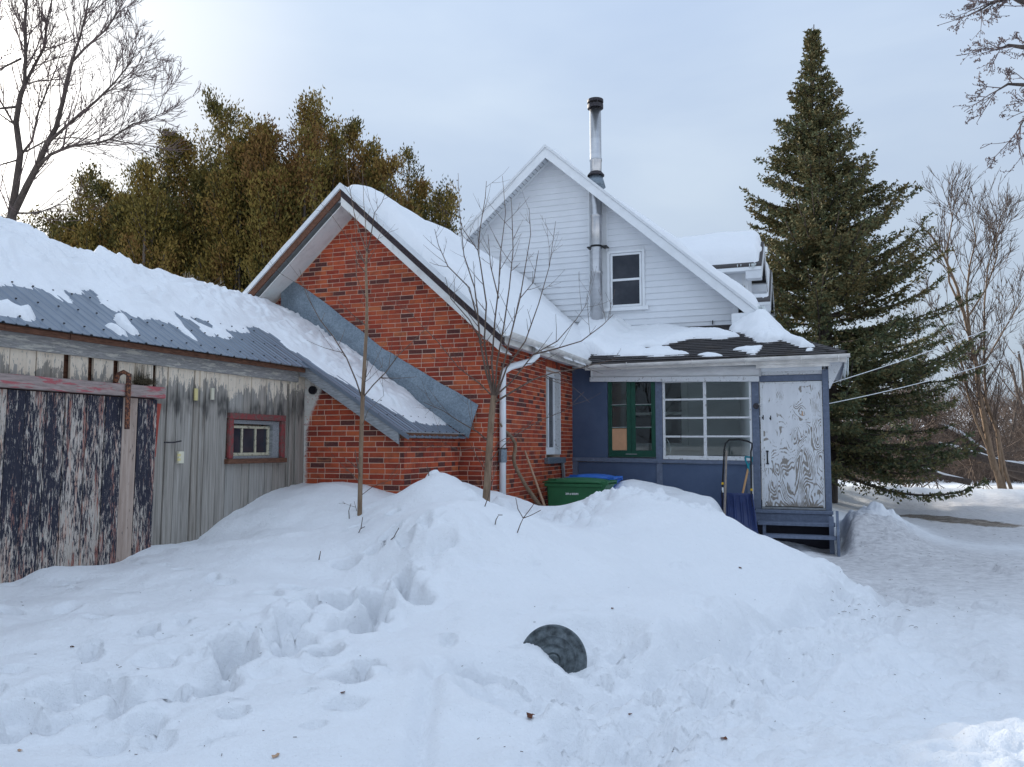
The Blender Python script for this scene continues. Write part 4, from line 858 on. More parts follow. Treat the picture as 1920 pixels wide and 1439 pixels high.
# ------------------------------------------------------------------ the white clapboard house
HY = 16.5; HX = -5.3; HZ = 7.93; HS = .885
house = thing('clapboard_house', 'tall white clapboard house with a steep gable and two snowy dormers behind the porch', 'house', (-5.3, 20, 0))
def hz(x): return HZ-.13-HS*abs(x-HX)       # soffit line at the wall
def hr(x): return HZ-HS*abs(x-HX)           # roof surface
HR = -1.5; HL = -9.1
hw = prism_obj('gable_wall', M['siding'], house, [(HR, HY+.02, 0), (HR, HY+.02, hz(HR)), (HX, HY+.02, hz(HX)), (HL, HY+.02, hz(HL)), (HL, HY+.02, 0)], (0, .2, 0))
bx('side_wall', M['siding'], house, HR-.2, HR, HY+.22, 22.3, 0, hz(HR), bevel=0); bx('side_wall', M['siding'], house, HL, HL+.2, HY+.22, 22.3, 0, hz(HL), bevel=0)
wx0, wx1, wz0, wz1 = -4.04, -3.37, 4.48, 5.60
ch0, ch1 = -4.46, -4.12        # channel for the flue
exh = .1265; row = 0; z = .55
iwx0, iwx1, iwz0, iwz1 = P(1186, 780, Y=HY).x, P(1283, 780, Y=HY).x, P(1240, 836, Y=HY).z, 3.05
while z < hz(HX)-.1:
    b, t_ = z, z+exh
    xr = min(HR, HX+(HZ-.15-b)/HS-.02); xl = max(HL, HX-(HZ-.15-b)/HS+.02)
    if z > 3.9: xs = [(xl, min(xr, ch0)), (ch1, xr)]
    else: xs = [(xl, xr)]
    out_ = []
    for a, c in xs:
        for (h0, h1, g0, g1) in ((wx0-.07, wx1+.05, wz0-.08, wz1+.06), (iwx0-.08, iwx1+.09, iwz0-.1, iwz1+.1)):
            if t_ > g0+.02 and b < g1-.02 and a < h0 and c > h1: out_.append((a, h0)); a = h1
        out_.append((a, c))
    for a, c in out_:
        if c-a < .03: continue
        xt = min(c, HX+(HZ-.15-t_)/HS-.02) if c > HX else c; xt0 = max(a, HX-(HZ-.15-t_)/HS+.02)
        if xt-xt0 < .02: xt = xt0+.02
        MB().hexa([(a, HY-.012, b), (c, HY-.012, b), (c, HY+.021, b), (a, HY+.021, b), (xt0, HY+.008, t_), (xt, HY+.008, t_), (xt, HY+.021, t_), (xt0, HY+.021, t_)]).build('clapboard', M['siding'], hw)
    z += exh
bx('flue_backing', M['white_trim'], house, ch0, ch1, HY+.0, HY+.018, 3.9, hz(ch1)-.0, bevel=0)
bx('channel_trim', M['white_trim'], house, ch0-.03, ch0, HY-.02, HY+.018, 3.9, hz(ch0)-.06); bx('channel_trim', M['white_trim'], house, ch1, ch1+.03, HY-.02, HY+.018, 3.9, hz(ch1)-.12)
# roof, soffit, barge
RY = 16.08; ERX = -1.10; ELX = -9.5
MB().hexa(slope_box(RY, 22.6, HX, ERX, hr(HX), hr(ERX), .05)).hexa(slope_box(RY, 22.6, ELX, HX, hr(ELX), hr(HX), .05)).build('roof', M['shingle'], house)
MB().hexa(slope_box(RY+.03, HY, HX, ERX, hr(HX)-.13, hr(ERX)-.13, .012)).hexa(slope_box(RY+.03, HY, ELX, HX, hr(ELX)-.13, hr(HX)-.13, .012)).build('soffit', M['vinyl_soffit'], house)
for s_ in (1, -1):
    xe = ERX if s_ > 0 else ELX; a, b = (HX, xe) if s_ > 0 else (xe, HX)
    MB().hexa(slope_box(RY-.005, RY+.025, a, b, hr(a)-.055, hr(b)-.055, .215)).build('barge_board', M['white_trim'], house, bevel=.003)
    MB().hexa(slope_box(RY-.03, RY+.0, a, b, hr(a)+.012, hr(b)+.012, .065)).build('drip_edge', M['white_metal'], house, bevel=.003)
    a, b = (HX, HR) if s_ > 0 else (HL, HX)
    MB().hexa(slope_box(HY-.022, HY-.005, a, b, hr(a)-.145, hr(b)-.145, .045)).build('frieze_trim', M['white_trim'], house)
# soffit grooves as strips
sg = MB()
for i in range(46):
    x = HX-.1*(i+1)*.75
    if x > HL: sg.hexa(slope_box(RY+.03, HY-.03, x-.006, x+.004, hr(x-.006)-.142, hr(x+.004)-.142, .004))
sg.build('soffit_joints', M['grey_wood'], house, kind='stuff')
# boxed return at the low right corner
MB().add([(ERX-.48, RY-.008, hr(ERX)+.30-.36), (ERX-.48, RY-.008, hr(ERX)-.26), (ERX+.0, RY-.008, hr(ERX)-.26), (ERX+.0, RY-.008, hr(ERX)-.05)], [(0, 1, 2, 3)]).build('return_face', M['white_trim'], house)
bx('return_box', M['white_trim'], house, ERX-.47, ERX-.005, RY, HY-.02, hr(ERX)-.255, hr(ERX)-.09)
bx('eave_soffit', M['vinyl_soffit'], house, HR, ERX-.01, HY, 22.5, hr(ERX)-.25, hr(ERX)-.235, bevel=0)
bx('eave_fascia', M['white_trim'], house, ERX-.03, ERX, RY+.02, 22.5, hr(ERX)-.25, hr(ERX)-.02, bevel=0)
bx('corner_board', M['white_trim'], house, HR-.09, HR+.012, HY-.02, HY+.03, 3.7, hz(HR)-.02)
bx('hook', M['dark'], house, -1.99, -1.975, HY-.06, HY-.012, 4.02, 4.10)
# gable window
w = MB().box(wx0-.06, wx0+.0, HY-.035, HY+.01, wz0-.01, wz1+.05).box(wx1, wx1+.055, HY-.035, HY+.01, wz0-.01, wz1+.05).box(wx0, wx1, HY-.035, HY+.01, wz1, wz1+.05).build('window', M['white_trim'], house, bevel=.003)
bx('sill', M['white_trim'], w, wx0-.14, wx1+.13, HY-.07, HY+.01, wz0-.085, wz0-.01)
def sash(par, x0, x1, z0, z1, y, mat=None, fw=.045, glass='dark_glass'):
    s = MB().box(x0, x0+fw, y, y+.03, z0, z1).box(x1-fw, x1, y, y+.03, z0, z1).box(x0+fw, x1-fw, y, y+.03, z1-fw, z1).box(x0+fw, x1-fw, y, y+.03, z0, z0+fw).build('sash', mat or M['white_trim'], par, bevel=.002)
    bx('pane', M[glass], s, x0+fw, x1-fw, y+.014, y+.018, z0+fw, z1-fw, bevel=0); return s
zm = (wz0+wz1)/2; sash(w, wx0+.01, wx1-.01, zm-.02, wz1-.005, HY-.012); sash(w, wx0+.01, wx1-.01, wz0, zm+.02, HY-.03)
# flue pipe
px, py = (ch0+ch1)/2-.0, HY-.19; px = P(1118, 420, Y=py).x
pz = lambda v: P(1118, v, Y=py).z
pts = []; r0 = .118
prof = [(r0, pz(610)), (r0, pz(515)), (r0+.012, pz(514)), (r0+.012, pz(510)), (r0, pz(509)), (r0, pz(409)), (r0+.012, pz(408)), (r0+.012, pz(404)), (r0, pz(403)), (r0, pz(304)), (r0+.010, pz(303)), (r0+.010, pz(298)), (r0, pz(297)), (r0, pz(202))]
flue = MB().lathe(prof, (px, py, 0), 22).build('flue_pipe', M['stainless'], house, smooth=False)
flue.data.polygons.foreach_set('use_smooth', [len(p.vertices) == 4 for p in flue.data.polygons])
cone = MB().lathe([(.20, pz(352)), (.17, pz(342)), (.135, pz(331))], (px, py, 0), 22).build('flashing_cone', M['galv'], flue, smooth=True)
MB().lathe([(.175, pz(331)), (.175, pz(329)), (.12, pz(323))], (px, py, 0), 22).build('storm_collar', M['rusty_cap'], flue)
MB().lathe([(.12, pz(203)), (.165, pz(204)), (.165, pz(197)), (.15, pz(197))], (px, py, 0), 20).build('cap_ring', M['rusty_cap'], flue)
MB().lathe([(.155, pz(193.5)), (.168, pz(193)), (.168, pz(188)), (.10, pz(186.2))], (px, py, 0), 20).build('cap', M['rusty_cap'], flue)
cm = MB()
for i in range(6): a = i*math.pi/3; x, y = px+.155*math.cos(a), py+.155*math.sin(a); cm.box(x-.008, x+.008, y-.008, y+.008, pz(200), pz(189))
cm.build('cap_stays', M['rusty_cap'], flue)
for zc in (pz(463),): MB().box(px-.20, px-.11, py-.02, HY, zc-.012, zc+.012).box(px+.11, px+.22, py-.02, HY, zc-.012, zc+.012).lathe([(r0+.006, zc-.02), (r0+.006, zc+.02)], (px, py, 0), 22).build('bracket', M['black_tube'], flue)
# dormers on the right slope
def dormer(y0, y1, zr, ze, nm):
    ym = (y0+y1)/2; xf = -1.42; rx = -1.10
    def bk(z): return HX+(HZ-z)/HS-.02       # where the height meets the main roof
    d = MB().add([(xf, y0, 4.3), (xf, y1, 4.3), (xf, y1, ze), (xf, ym, zr-.15), (xf, y0, ze), (bk(ze)-.3, y0, ze), (bk(ze)-.3, y1, ze), (xf-.2, y0, 4.3), (xf-.2, y1, 4.3)],
                 [(0, 1, 2, 3, 4), (0, 4, 5, 7), (1, 8, 6, 2)]).build('dormer', M['vinyl_soffit'], house)
    bx('corner_board', M['white_worn'], d, xf-.09, xf+.02, y0-.015, y0+.04, 4.3, ze)
    oy = .30; sl_ = (zr-ze)/(ym-y0); zo = ze-oy*sl_*.6
    for s_, ya in ((-1, y0-oy), (1, y1+oy)):
        xb = bk(zr)-.8
        MB().add([(xb, ym, zr), (rx, ym, zr), (rx, ya, zo), (xb, ya, zo), (xb, ym, zr-.05), (rx, ym, zr-.05), (rx, ya, zo-.05), (xb, ya, zo-.05)], [(0, 1, 2, 3), (7, 6, 5, 4), (0, 4, 5, 1), (1, 5, 6, 2), (2, 6, 7, 3), (3, 7, 4, 0)]).build('dormer_roof', M['shingle'], d)
        y_a, y_b = (ya, ya+.02) if s_ < 0 else (ya-.02, ya)
        bx('fascia', M['white_trim'], d, xb, rx-.01, y_a, y_b, zo-.12, zo-.045)
        MB().add([(rx-.012, ya, zo-.05), (rx-.012, ym, zr-.05), (rx-.012, ym, zr-.22), (rx-.012, ya, zo-.27), (rx+.01, ya, zo-.05), (rx+.01, ym, zr-.05), (rx+.01, ym, zr-.22), (rx+.01, ya, zo-.27)], [(0, 1, 2, 3), (7, 6, 5, 4), (0, 4, 5, 1), (1, 5, 6, 2), (2, 6, 7, 3), (3, 7, 4, 0)]).build('barge_board', M['white_worn'], d)
        a_, b_ = (ya, y0) if s_ < 0 else (y1, ya)
        bx('soffit', M['vinyl_soffit'], d, xb, rx-.02, a_, b_, zo-.13, zo-.12, bevel=0)
        bx('return_face', M['vinyl_soffit'], d, xf, rx-.012, a_, b_+.0, zo-.29, zo-.125, bevel=0)
    def th(x, y):
        dd = np.minimum(np.minimum(rx-.06+.03*fbm(y*4, y*0, 111)-x, y-(y0-oy+.09+.03*fbm(x*4, x*0, 112))), (y1+oy-.05)-y)
        return np.where(dd > 0, (.27+.05*fbm(x*1.2, y*1.2, 113)+.012*fbm(x*8, y*8, 3))*np.sqrt(np.clip(1-(1-np.clip(dd/.16, 0, 1))**2, 0, 1))+.004, -1)
    s = snow_hf('snow', bk(zr)-1.0, rx, y0-oy, y1+oy, .04, lambda x, y: zr-(zr-zo)/(ym-(y0-oy))*np.abs(y-ym), th); tag(s, nm, kind='stuff')
yd = 17.75; dormer(yd, yd+1.3, 6.05, P(1425, 503, Y=yd-.3).z+.24, 'thick snow cushion on the nearer dormer of the white house')
yd2 = 20.6; dormer(yd2, yd2+1.3, 6.0, P(1435, 566, Y=yd2-.3).z+.24, 'snow cushion on the farther dormer of the white house')
def th_h(x, y):
    d = np.minimum(np.minimum(y-(RY+.02+.02*fbm(x*5, x*0, 114)), (ERX+.03)-x), x+5.15)
    T = (.15+.06*fbm(x*2.2, y*2.2, 115)+.02*fbm(x*7, y*7, 116)+.05*sstep(-2.4, -1.3, x))*np.sqrt(np.clip(1-(1-np.clip(d/.10, 0, 1))**2, 0, 1))
    pd_ = np.hypot(x-px, (y-py)*.7); T = T*(.12+.88*sstep(.2, 1.1, pd_))
    return np.where((d > 0) & (T > 0), T+.003, -1)
sn = snow_hf('snow', -5.2, -1.05, RY, 22.5, .035, lambda x, y: hr(x), th_h); tag(sn, 'strip of snow running down the right slope of the white house roof', kind='stuff')
sn = snow_hf('snow', -9.5, -5.4, RY, 22.5, .12, lambda x, y: hr(x), lambda x, y: np.where((y > RY+.4) & (x < -5.9), .05+0*x, -1.)); tag(sn, 'thin snow on the far slope of the white house roof', kind='stuff')
# ice at the corner
ic = MB(); rgi = random.Random(4)
for i in range(26):
    x = ERX+rgi.uniform(-.04, .12); y = RY+rgi.uniform(.0, .5); L_ = rgi.uniform(.2, .62); z0 = hr(ERX)+.06
    ic.tube([(x, y, z0), (x+rgi.uniform(-.02, .02), y, z0-L_*.5), (x, y, z0-L_)], [.035, .022, .006], 6)
tag(ic.build('icicles', M['ice'], None, smooth=True), 'cluster of dull icicles hanging from the low corner of the white gable', 'icicles')

ic2 = MB()
for i in range(22):
    y = 13.9+rgi.random()*1.6; x = .36+rgi.uniform(-.02, .03); L_ = rgi.uniform(.05, .28)
    ic2.tube([(x, y, 3.03), (x, y, 3.03-L_*.5), (x, y, 3.03-L_)], [.014, .009, .003], 5)
for i in range(9):
    x = -1.6+rgi.random()*.42; L_ = rgi.uniform(.04, .13); z0 = P(1425, 503, Y=17.45).z; ic2.tube([(x, 17.43, z0+.1), (x, 17.43, z0+.1-L_)], [.014, .003], 5)
tag(ic2.build('icicles', M['ice'], None, smooth=True), 'row of thin icicles along the right side eave of the porch', 'icicles')

# ------------------------------------------------------------------ the enclosed porch
PY = 14.2; po = thing('enclosed_porch', 'blue painted enclosed back porch with white and green windows and a plywood door', 'porch', (-2, 15, 0))
PX0, PX1 = SX+.002, .075; FZ = .64
bx('floor', M['grey_wood'], po, PX0, PX1, PY+.02, HY-.02, FZ-.14, FZ-.02, bevel=0)
bx('ceiling', M['white_trim'], po, PX0, PX1+.0, PY+.02, HY-.02, 3.04, 3.06, bevel=0)
bx('far_wall', M['siding'], po, PX1-.05, PX1-.02, PY+.12, HY+1.8, FZ-.3, 3.04, bevel=0)
bx('side_wall', M['blue'], po, PX1-.02, PX1, PY+.12, HY+1.8, .2, 3.04, bevel=0)
g0, g1, gz0, gz1 = -3.535, -2.70, 1.455, 2.78
h0, h1, hz0, hz1 = -2.575, -1.105, 1.43, 2.76
d0, d1, dz0, dz1 = -.955, -.003, .66, 2.69
bx('wall_panel', M['blue'], po, PX0, g0-.01, PY, PY+.03, 1.44, 3.02, bevel=.002)
bx('wall_panel', M['blue'], po, PX0+.10, -2.66, PY+.012, PY+.03, .35, 1.36, bevel=.002); bx('wall_panel', M['blue'], po, -2.60, -1.16, PY+.012, PY+.03, .35, 1.34, bevel=.002)
MB().hexa([(PX0, PY-.02, 1.375), (-1.08, PY-.02, 1.335), (-1.08, PY+.03, 1.335), (PX0, PY+.03, 1.375), (PX0, PY-.02, 1.445), (-1.08, PY-.02, 1.405), (-1.08, PY+.03, 1.405), (PX0, PY+.03, 1.445)]).build('rail', M['blue_grey'], po, bevel=.003)
bx('corner_strip', M['blue_grey'], po, PX0, PX0+.09, PY-.004, PY+.03, .35, 1.375); bx('batten', M['blue_grey'], po, -2.69, -2.59, PY-.012, PY+.012, .35, 1.35)
bx('post', M['blue_grey'], po, -2.70, -2.582, PY-.005, PY+.09, 1.40, 2.80); bx('post', M['blue_grey'], po, -1.10, -.985, PY-.012, PY+.09, .50, 2.80); bx('batten', M['blue_grey'], po, -1.20, -1.13, PY-.002, PY+.012, .4, 1.335)
bx('post', M['blue_grey'], po, -.0, .095, PY-.03, PY+.09, .46, 2.87); bx('post', M['blue_grey'], po, .012, .075, PY+.10, PY+.18, .46, 2.87)
bx('base_board', M['blue_grey'], po, -2.0, -.95, PY-.012, PY+.011, .52, .62)
bx('head_board', M['blue_grey'], po, -.985, -.0, PY-.006, PY+.03, 2.70, 2.80); bx('head_panel', M['white_worn'], po, -.985, -.0, PY+.006, PY+.03, 2.805, 2.985)
bx('head_panel', M['blue'], po, g0-.01, -.985, PY+.01, PY+.03, 2.78, 3.03, bevel=0)
# green casement, right leaf and left leaf with a plywood square instead of its lowest pane
gw = MB().box(g0, g0+.05, PY+.005, PY+.05, gz0, gz1).box(g1-.05, g1, PY+.005, PY+.05, gz0, gz1).box(g0+.05, g1-.05, PY+.005, PY+.05, gz0, gz0+.05).build('window', M['green_paint'], po, bevel=.003, label='green two-leaf window with a plywood square for one pane')
gm = (g0+g1)/2-.01
for (a, b, left) in ((g0+.05, gm-.002, True), (gm+.002, g1-.05, False)):
    f = .045; fl_, fr2 = (.018, .075) if left else (.075, .022)
    s = MB().box(a, a+fl_, PY+.0, PY+.035, gz0+.03, gz1).box(b-fr2, b, PY+.0, PY+.035, gz0+.03, gz1).box(a+fl_, b-fr2, PY+.0, PY+.035, gz0+.03, gz0+.11).build('sash', M['green_paint'], gw, bevel=.003)
    zs = [gz0+.11, gz0+.11+.395, gz0+.11+.79, gz1]
    for k in range(3):
        if k: MB().box(a+fl_, b-fr2, PY+.004, PY+.03, zs[k]-.011, zs[k]+.011).build('muntin', M['green_paint'] if k else M['white_worn'], s); MB().box(a+fl_, b-fr2, PY+.0, PY+.004, zs[k]+.006, zs[k]+.011).build('putty', M['white_worn'], s)
        mt = M['plywood_orange'] if (left and k == 0) else M['glass']
        o = MB().box(a+fl_, b-fr2, PY+.014, PY+.018, zs[k]+.005, zs[k+1]-.008).build('pane', mt, s)
        if left and k == 0: o['label'] = 'orange plywood square fitted instead of glass'
bx('latch', M['grey_wood'], gw, gm-.10, gm+.10, PY-.006, PY+.0, gz0+.04, gz0+.055)
# white window: two columns of four panes
ww = MB().box(h0, h0+.04, PY-.012, PY+.05, hz0, hz1).box(h1-.035, h1, PY-.012, PY+.05, hz0, hz1).hexa([(h0, PY-.02, hz0-.02), (h1, PY-.02, hz0-.035), (h1, PY+.05, hz0-.035), (h0, PY+.05, hz0-.02), (h0, PY-.02, hz0+.055), (h1, PY-.02, hz0+.04), (h1, PY+.05, hz0+.04), (h0, PY+.05, hz0+.055)]).build('window', M['white_worn'], po, bevel=.004, label='white peeling window of eight wide panes')
hm = h0+.71; MB().box(hm-.026, hm+.026, PY-.008, PY+.03, hz0+.04, hz1).build('mullion', M['white_worn'], ww, bevel=.003)
zr_ = [hz0+.05, hz0+.375, hz0+.69, hz0+1.005, hz1-.02]
for k in range(1, 4):
    for (a, b) in ((h0+.04, hm-.026), (hm+.026, h1-.035)): MB().hexa([(a, PY-.006, zr_[k]-.016), (b, PY-.006, zr_[k]-.02), (b, PY+.03, zr_[k]-.02), (a, PY+.03, zr_[k]-.016), (a, PY-.006, zr_[k]+.016), (b, PY-.006, zr_[k]+.012), (b, PY+.03, zr_[k]+.012), (a, PY+.03, zr_[k]+.016)]).build('muntin', M['white_worn'], ww, bevel=.002)
for k in range(4):
    for (a, b) in ((h0+.04, hm-.026), (hm+.026, h1-.035)): bx('pane', M['glass'], ww, a, b, PY+.016, PY+.020, zr_[k]+.01, zr_[k+1]-.01, bevel=0)
bx('top_rail', M['white_worn'], ww, h0+.04, hm-.026, PY-.008, PY+.03, hz1-.035, hz1-.0)
# the house window seen through the porch
iw = MB().box(iwx0-.07, iwx0, HY-.045, HY-.012, iwz0, iwz1).box(iwx1, iwx1+.08, HY-.045, HY-.012, iwz0, iwz1).box(iwx0-.07, iwx1+.08, HY-.045, HY-.012, iwz1, iwz1+.04).build('inner_window', M['white_trim'], hw, bevel=.003)
bx('sill', M['white_trim'], iw, iwx0-.15, iwx1+.32, HY-.08, HY-.012, iwz0-.09, iwz0-.0); zi = iwz0+.62
sash(iw, iwx0, iwx1, zi, iwz1, HY-.03, fw=.05); sash(iw, iwx0, iwx1, iwz0, zi+.04, HY-.045, fw=.05)
# plywood door
dr = MB().box(d0+.012, d1-.03, PY-.004, PY+.03, dz0+.01, dz1-.02).build('door', M['door'], po, bevel=.002)
MB().box(d0-.012, d0+.03, PY-.012, PY+.02, dz0, dz1).box(d1-.032, d1-.004, PY-.012, PY+.02, dz0, dz1).box(d0+.03, d1-.032, PY-.012, PY+.02, dz1-.03, dz1).build('door_frame', M['white_worn'], po, bevel=.003)
bx('threshold', M['grey_wood'], po, d0-.02, d1+.0, PY-.05, PY+.02, dz0-.035, dz0-.003)
q = P(1439, 858, Y=PY-.02); MB().box(q.x-.04, q.x+.06, PY-.008, PY-.003, q.z-.17, q.z+.13).build('lock_plate', M['white_trim'], dr)
MB().tube([(q.x, PY-.012, q.z+.10), (q.x, PY-.05, q.z+.075), (q.x, PY-.055, q.z), (q.x, PY-.05, q.z-.075), (q.x, PY-.012, q.z-.10)], .012, 8).lathe([(.022, -.0), (.022, .02)], (q.x, PY-.02, q.z+.09), 10).lathe([(.022, -.0), (.022, .02)], (q.x, PY-.02, q.z-.11), 10).build('handle', M['black_tube'], dr, smooth=True)
# rolled awning boxed in white over the windows
fx0, fx1 = -3.82, -.97
MB().add([(fx0-.02, PY-.03, 2.775), (fx1, PY-.03, 2.70), (fx1, PY-.10, 2.70), (fx0-.02, PY-.10, 2.775), (fx0-.02, PY-.03, 2.85), (fx1, PY-.03, 2.79), (fx1, PY-.10, 2.79), (fx0-.02, PY-.10, 2.85)], [(0, 1, 2, 3), (7, 6, 5, 4), (0, 4, 5, 1), (1, 5, 6, 2), (2, 6, 7, 3), (3, 7, 4, 0)]).build('awning_board', M['white_worn'], po, bevel=.004)
nn = 60; vv = []; ff = []
pf = [(.02, 0), (.075, .0), (.095, .03), (.10, .08), (.085, .13), (.05, .155), (.015, .165)]
for i in range(nn+1):
    t = i/nn; x = fx0+(fx1+.03-fx0)*t; zb = 2.85-.06*t
    for k, (o, hz_) in enumerate(pf): wv_ = .012*float(fbm(x*3+hz_*18, hz_*25, 121, 3)); vv.append((x, PY-o-wv_, zb+hz_*1.15+wv_*.6))
for i in range(nn):
    for k in range(len(pf)-1): ff.append((i*len(pf)+k, i*len(pf)+k+1, (i+1)*len(pf)+k+1, (i+1)*len(pf)+k))
ff += [tuple(range(len(pf))), tuple(nn*len(pf)+k for k in range(len(pf)-1, -1, -1))]
MB().add(vv, ff).build('awning_cover', M['tarp'], po, smooth=True)
# cornice and gutter
PE = 13.85; CR_ = .385
bx('cornice', M['white_trim'], po, SX+.35, CR_-.10, PE+.10, PY+.0, 2.985, 3.0, bevel=0); MB().box(-1.0, .12, PE+.06, PE+.085, 2.90, 3.0).build('cornice_board', M['old_gutter'], po)
bx('fascia', M['old_gutter'], po, SX+.33, CR_-.02, PE+.03, PE+.055, 2.955, 3.05); bx('fascia', M['white_trim'], po, -1.0, .0, PY-.035, PY-.008, 2.86, 2.955)
bx('fascia', M['old_gutter'], po, CR_-.05, CR_-.025, PE+.055, HY+1.8, 2.95, 3.05); bx('side_soffit', M['white_worn'], po, .10, CR_-.05, PE+.06, HY+1.8, 2.99, 3.0, bevel=0)
MB().add([(.10, PY-.03, 2.56), (.115, PY-.03, 2.56), (CR_-.06, PY-.03, 2.985), (.10, PY-.03, 2.985), (.10, PY+.0, 2.56), (.115, PY+.0, 2.56), (CR_-.06, PY+.0, 2.985), (.10, PY+.0, 2.985)], [(0, 1, 2, 3), (7, 6, 5, 4), (0, 4, 5, 1), (1, 5, 6, 2), (2, 6, 7, 3), (3, 7, 4, 0)]).build('bracket_board', M['white_worn'], po)
def gutter(name, par, a, b, mat, r=.058):
    a = Vector(a); b = Vector(b); d = (b-a).normalized(); s = Vector((d.y, -d.x, 0)); vv = []; k = 7
    prf = [(r*math.cos(math.pi+math.pi*i/k), r*math.sin(math.pi+math.pi*i/k)) for i in range(k+1)]+[((r-.006)*math.cos(2*math.pi-math.pi*i/k), (r-.006)*math.sin(2*math.pi-math.pi*i/k)) for i in range(k+1)]
    n = len(prf)
    for p in (a, b): vv += [p+s*c[0]+Vector((0, 0, c[1])) for c in prf]
    MB().add(vv, [(i, (i+1) % n, n+(i+1) % n, n+i) for i in range(n)]+[tuple(range(n)), tuple(range(2*n-1, n-1, -1))]).build(name, mat, par)
gutter('gutter', po, (SX+.42, PE-.03, 3.035), (CR_+.03, PE-.03, 3.075), M['old_gutter'])
for x in (-3.1, -2.0, -1.15, -.3, .25): MB().tube([(x, PE-.095, 3.06), (x, PE-.095, 3.02), (x, PE-.05, 2.975), (x, PE, 2.97)], .007, 5).build('gutter_clip', M['old_gutter'], po)
# porch roof: shingled slope and hip
PSL = .345
def pz_(y): return 3.085+PSL*(y-PE)
XC = HR+.0; hipx = (CR_-XC)/(HY-PE)
MB().add([(SX+.33, PE, 3.085), (CR_, PE, 3.085), (XC, HY+.02, pz_(HY)), (SX+.33-.6, HY+.02, pz_(HY)), (CR_, HY+1.9, 3.085), (XC, HY+1.9, pz_(HY))], [(0, 1, 2, 3), (1, 4, 5, 2)]).build('roof_deck', M['shingle'], po)
MB().box(SX+.33, CR_, PE-.01, PE+.01, 3.03, 3.08).build('edge', M['shingle'], po)
shl = []; rgs = random.Random(7); e_ = .128; y = PE-.015; row = 0
while y < HY-.02:
    x = SX+.1-(row % 2)*.15+rgs.uniform(-.04, .04); xr = CR_-(y+e_*.5-PE)*hipx
    while x < xr:
        w_ = .31*rgs.uniform(.93, 1.05)
        if x+w_ > xr: w_ = xr-x
        if w_ > .03: shl.append((x, y, w_))
        x += w_
    y += e_; row += 1
shl.sort(key=lambda s: 0 if (s[0] > -3.0+(0 if s[1] < 14.4 else .4)) else 1)
rest = MB()
for i, (x, y, w_) in enumerate(shl):
    z0 = pz_(y)+.024+rgs.uniform(-.001, .003); z1 = pz_(y+e_)+.008; r_ = rgs.random()
    pts_ = [(x+.003, y, z0-.012), (x+w_-.003, y, z0-.012), (x+w_-.003, y+e_+.02, z1-.008), (x+.003, y+e_+.02, z1-.008), (x+.003, y, z0), (x+w_-.003, y, z0), (x+w_-.003, y+e_+.02, z1), (x+.003, y+e_+.02, z1)]
    if i < 290: MB().hexa(pts_).build('shingle', M['shingle'], po)
    else: rest.hexa(pts_, r_)
# hip caps
hc = MB(); n_ = 22; a = Vector((CR_, PE, 3.10)); b = Vector((XC, HY, pz_(HY)+.02))
for i in range(n_):
    p = a.lerp(b, i/n_); q = a.lerp(b, (i+1.15)/n_); up_ = Vector((0, 0, .025)); l = Vector((-.11, .0, .0)); r2 = Vector((.0, .13, 0))
    rest.add([p+l-Vector((0, 0, -.0)), p+up_, p+r2, q+l+Vector((0, 0, -.0)), q+Vector((0, 0, .012)), q+r2], [(0, 1, 4, 3), (1, 2, 5, 4)], rgs.random())
rest.build('shingle_courses', M['shingle'], po, kind='stuff')
PP = ((0, -PSL, 1), 3.085-PSL*PE+.02)
def onp(pts): return [(P(u, v, plane=PP).x, P(u, v, plane=PP).y) for u, v in pts]
psn = [onp(p) for p in (
    [(1070, 592), (1110, 600), (1135, 612), (1180, 615), (1250, 612), (1300, 618), (1345, 620), (1388, 630), (1350, 636), (1300, 634), (1262, 643), (1235, 650), (1195, 652), (1215, 656), (1255, 652), (1265, 660), (1290, 664), (1230, 668), (1160, 667), (1090, 664), (1080, 640)],
    [(1307, 666), (1325, 662), (1345, 663), (1354, 667), (1330, 669)],
    [(1374, 656), (1400, 651), (1430, 649), (1424, 657), (1418, 664), (1398, 664), (1404, 660)],
    [(1416, 640), (1412, 625), (1425, 610), (1440, 600), (1452, 612), (1480, 628), (1505, 640), (1528, 650), (1500, 650), (1465, 638), (1440, 643)],
    [(1510, 656), (1520, 653), (1526, 655), (1514, 658)])]
def th_p(x, y):
    T = np.full(x.shape, -1.); w_ = .03*fbm(x*5, y*5, 131)+.012*fbm(x*17, y*17, 132)
    for i, h in enumerate(psn):
        s = poly_sd(x, y, h)+w_*(1 if i in (0, 3) else .35); tm = (.085, .03, .05, .20, .03)[i]; wd = (.16, .08, .10, .3, .05)[i]
        t = np.where(s > 0, (tm*(1+.8*fbm(x*2.4, y*2.4, 133)))*np.sqrt(np.clip(s/wd, 0, 1))+.006, -1)
        if i == 0: t = np.where((s > 0) & (x < -3.6), t+.20*sstep(-3.55, -3.9, x), t)
        T = np.maximum(T, t)
    return T
def b_p(x, y): return np.minimum(pz_(y), 3.085+(CR_-x)/hipx*PSL)+.012
sn = snow_hf('snow', -4.6, .3, PE-.1, 16.5, .022, b_p, th_p); tag(sn, 'patches of melting snow on the dark shingles of the porch roof', kind='stuff')
def th_pile(x, y):
    r = np.hypot((x+.95)/.62, (y-16.0)/.75)+.25*fbm(x*2.5, y*2.5, 141); return np.where(r < 1, .42*(1-r)**.8+.02, -1)
sn = snow_hf('snow', -1.7, -.1, 15.1, 17.0, .022, b_p, th_pile); tag(sn, 'heap of snow shed onto the porch roof below the icicles', kind='stuff')

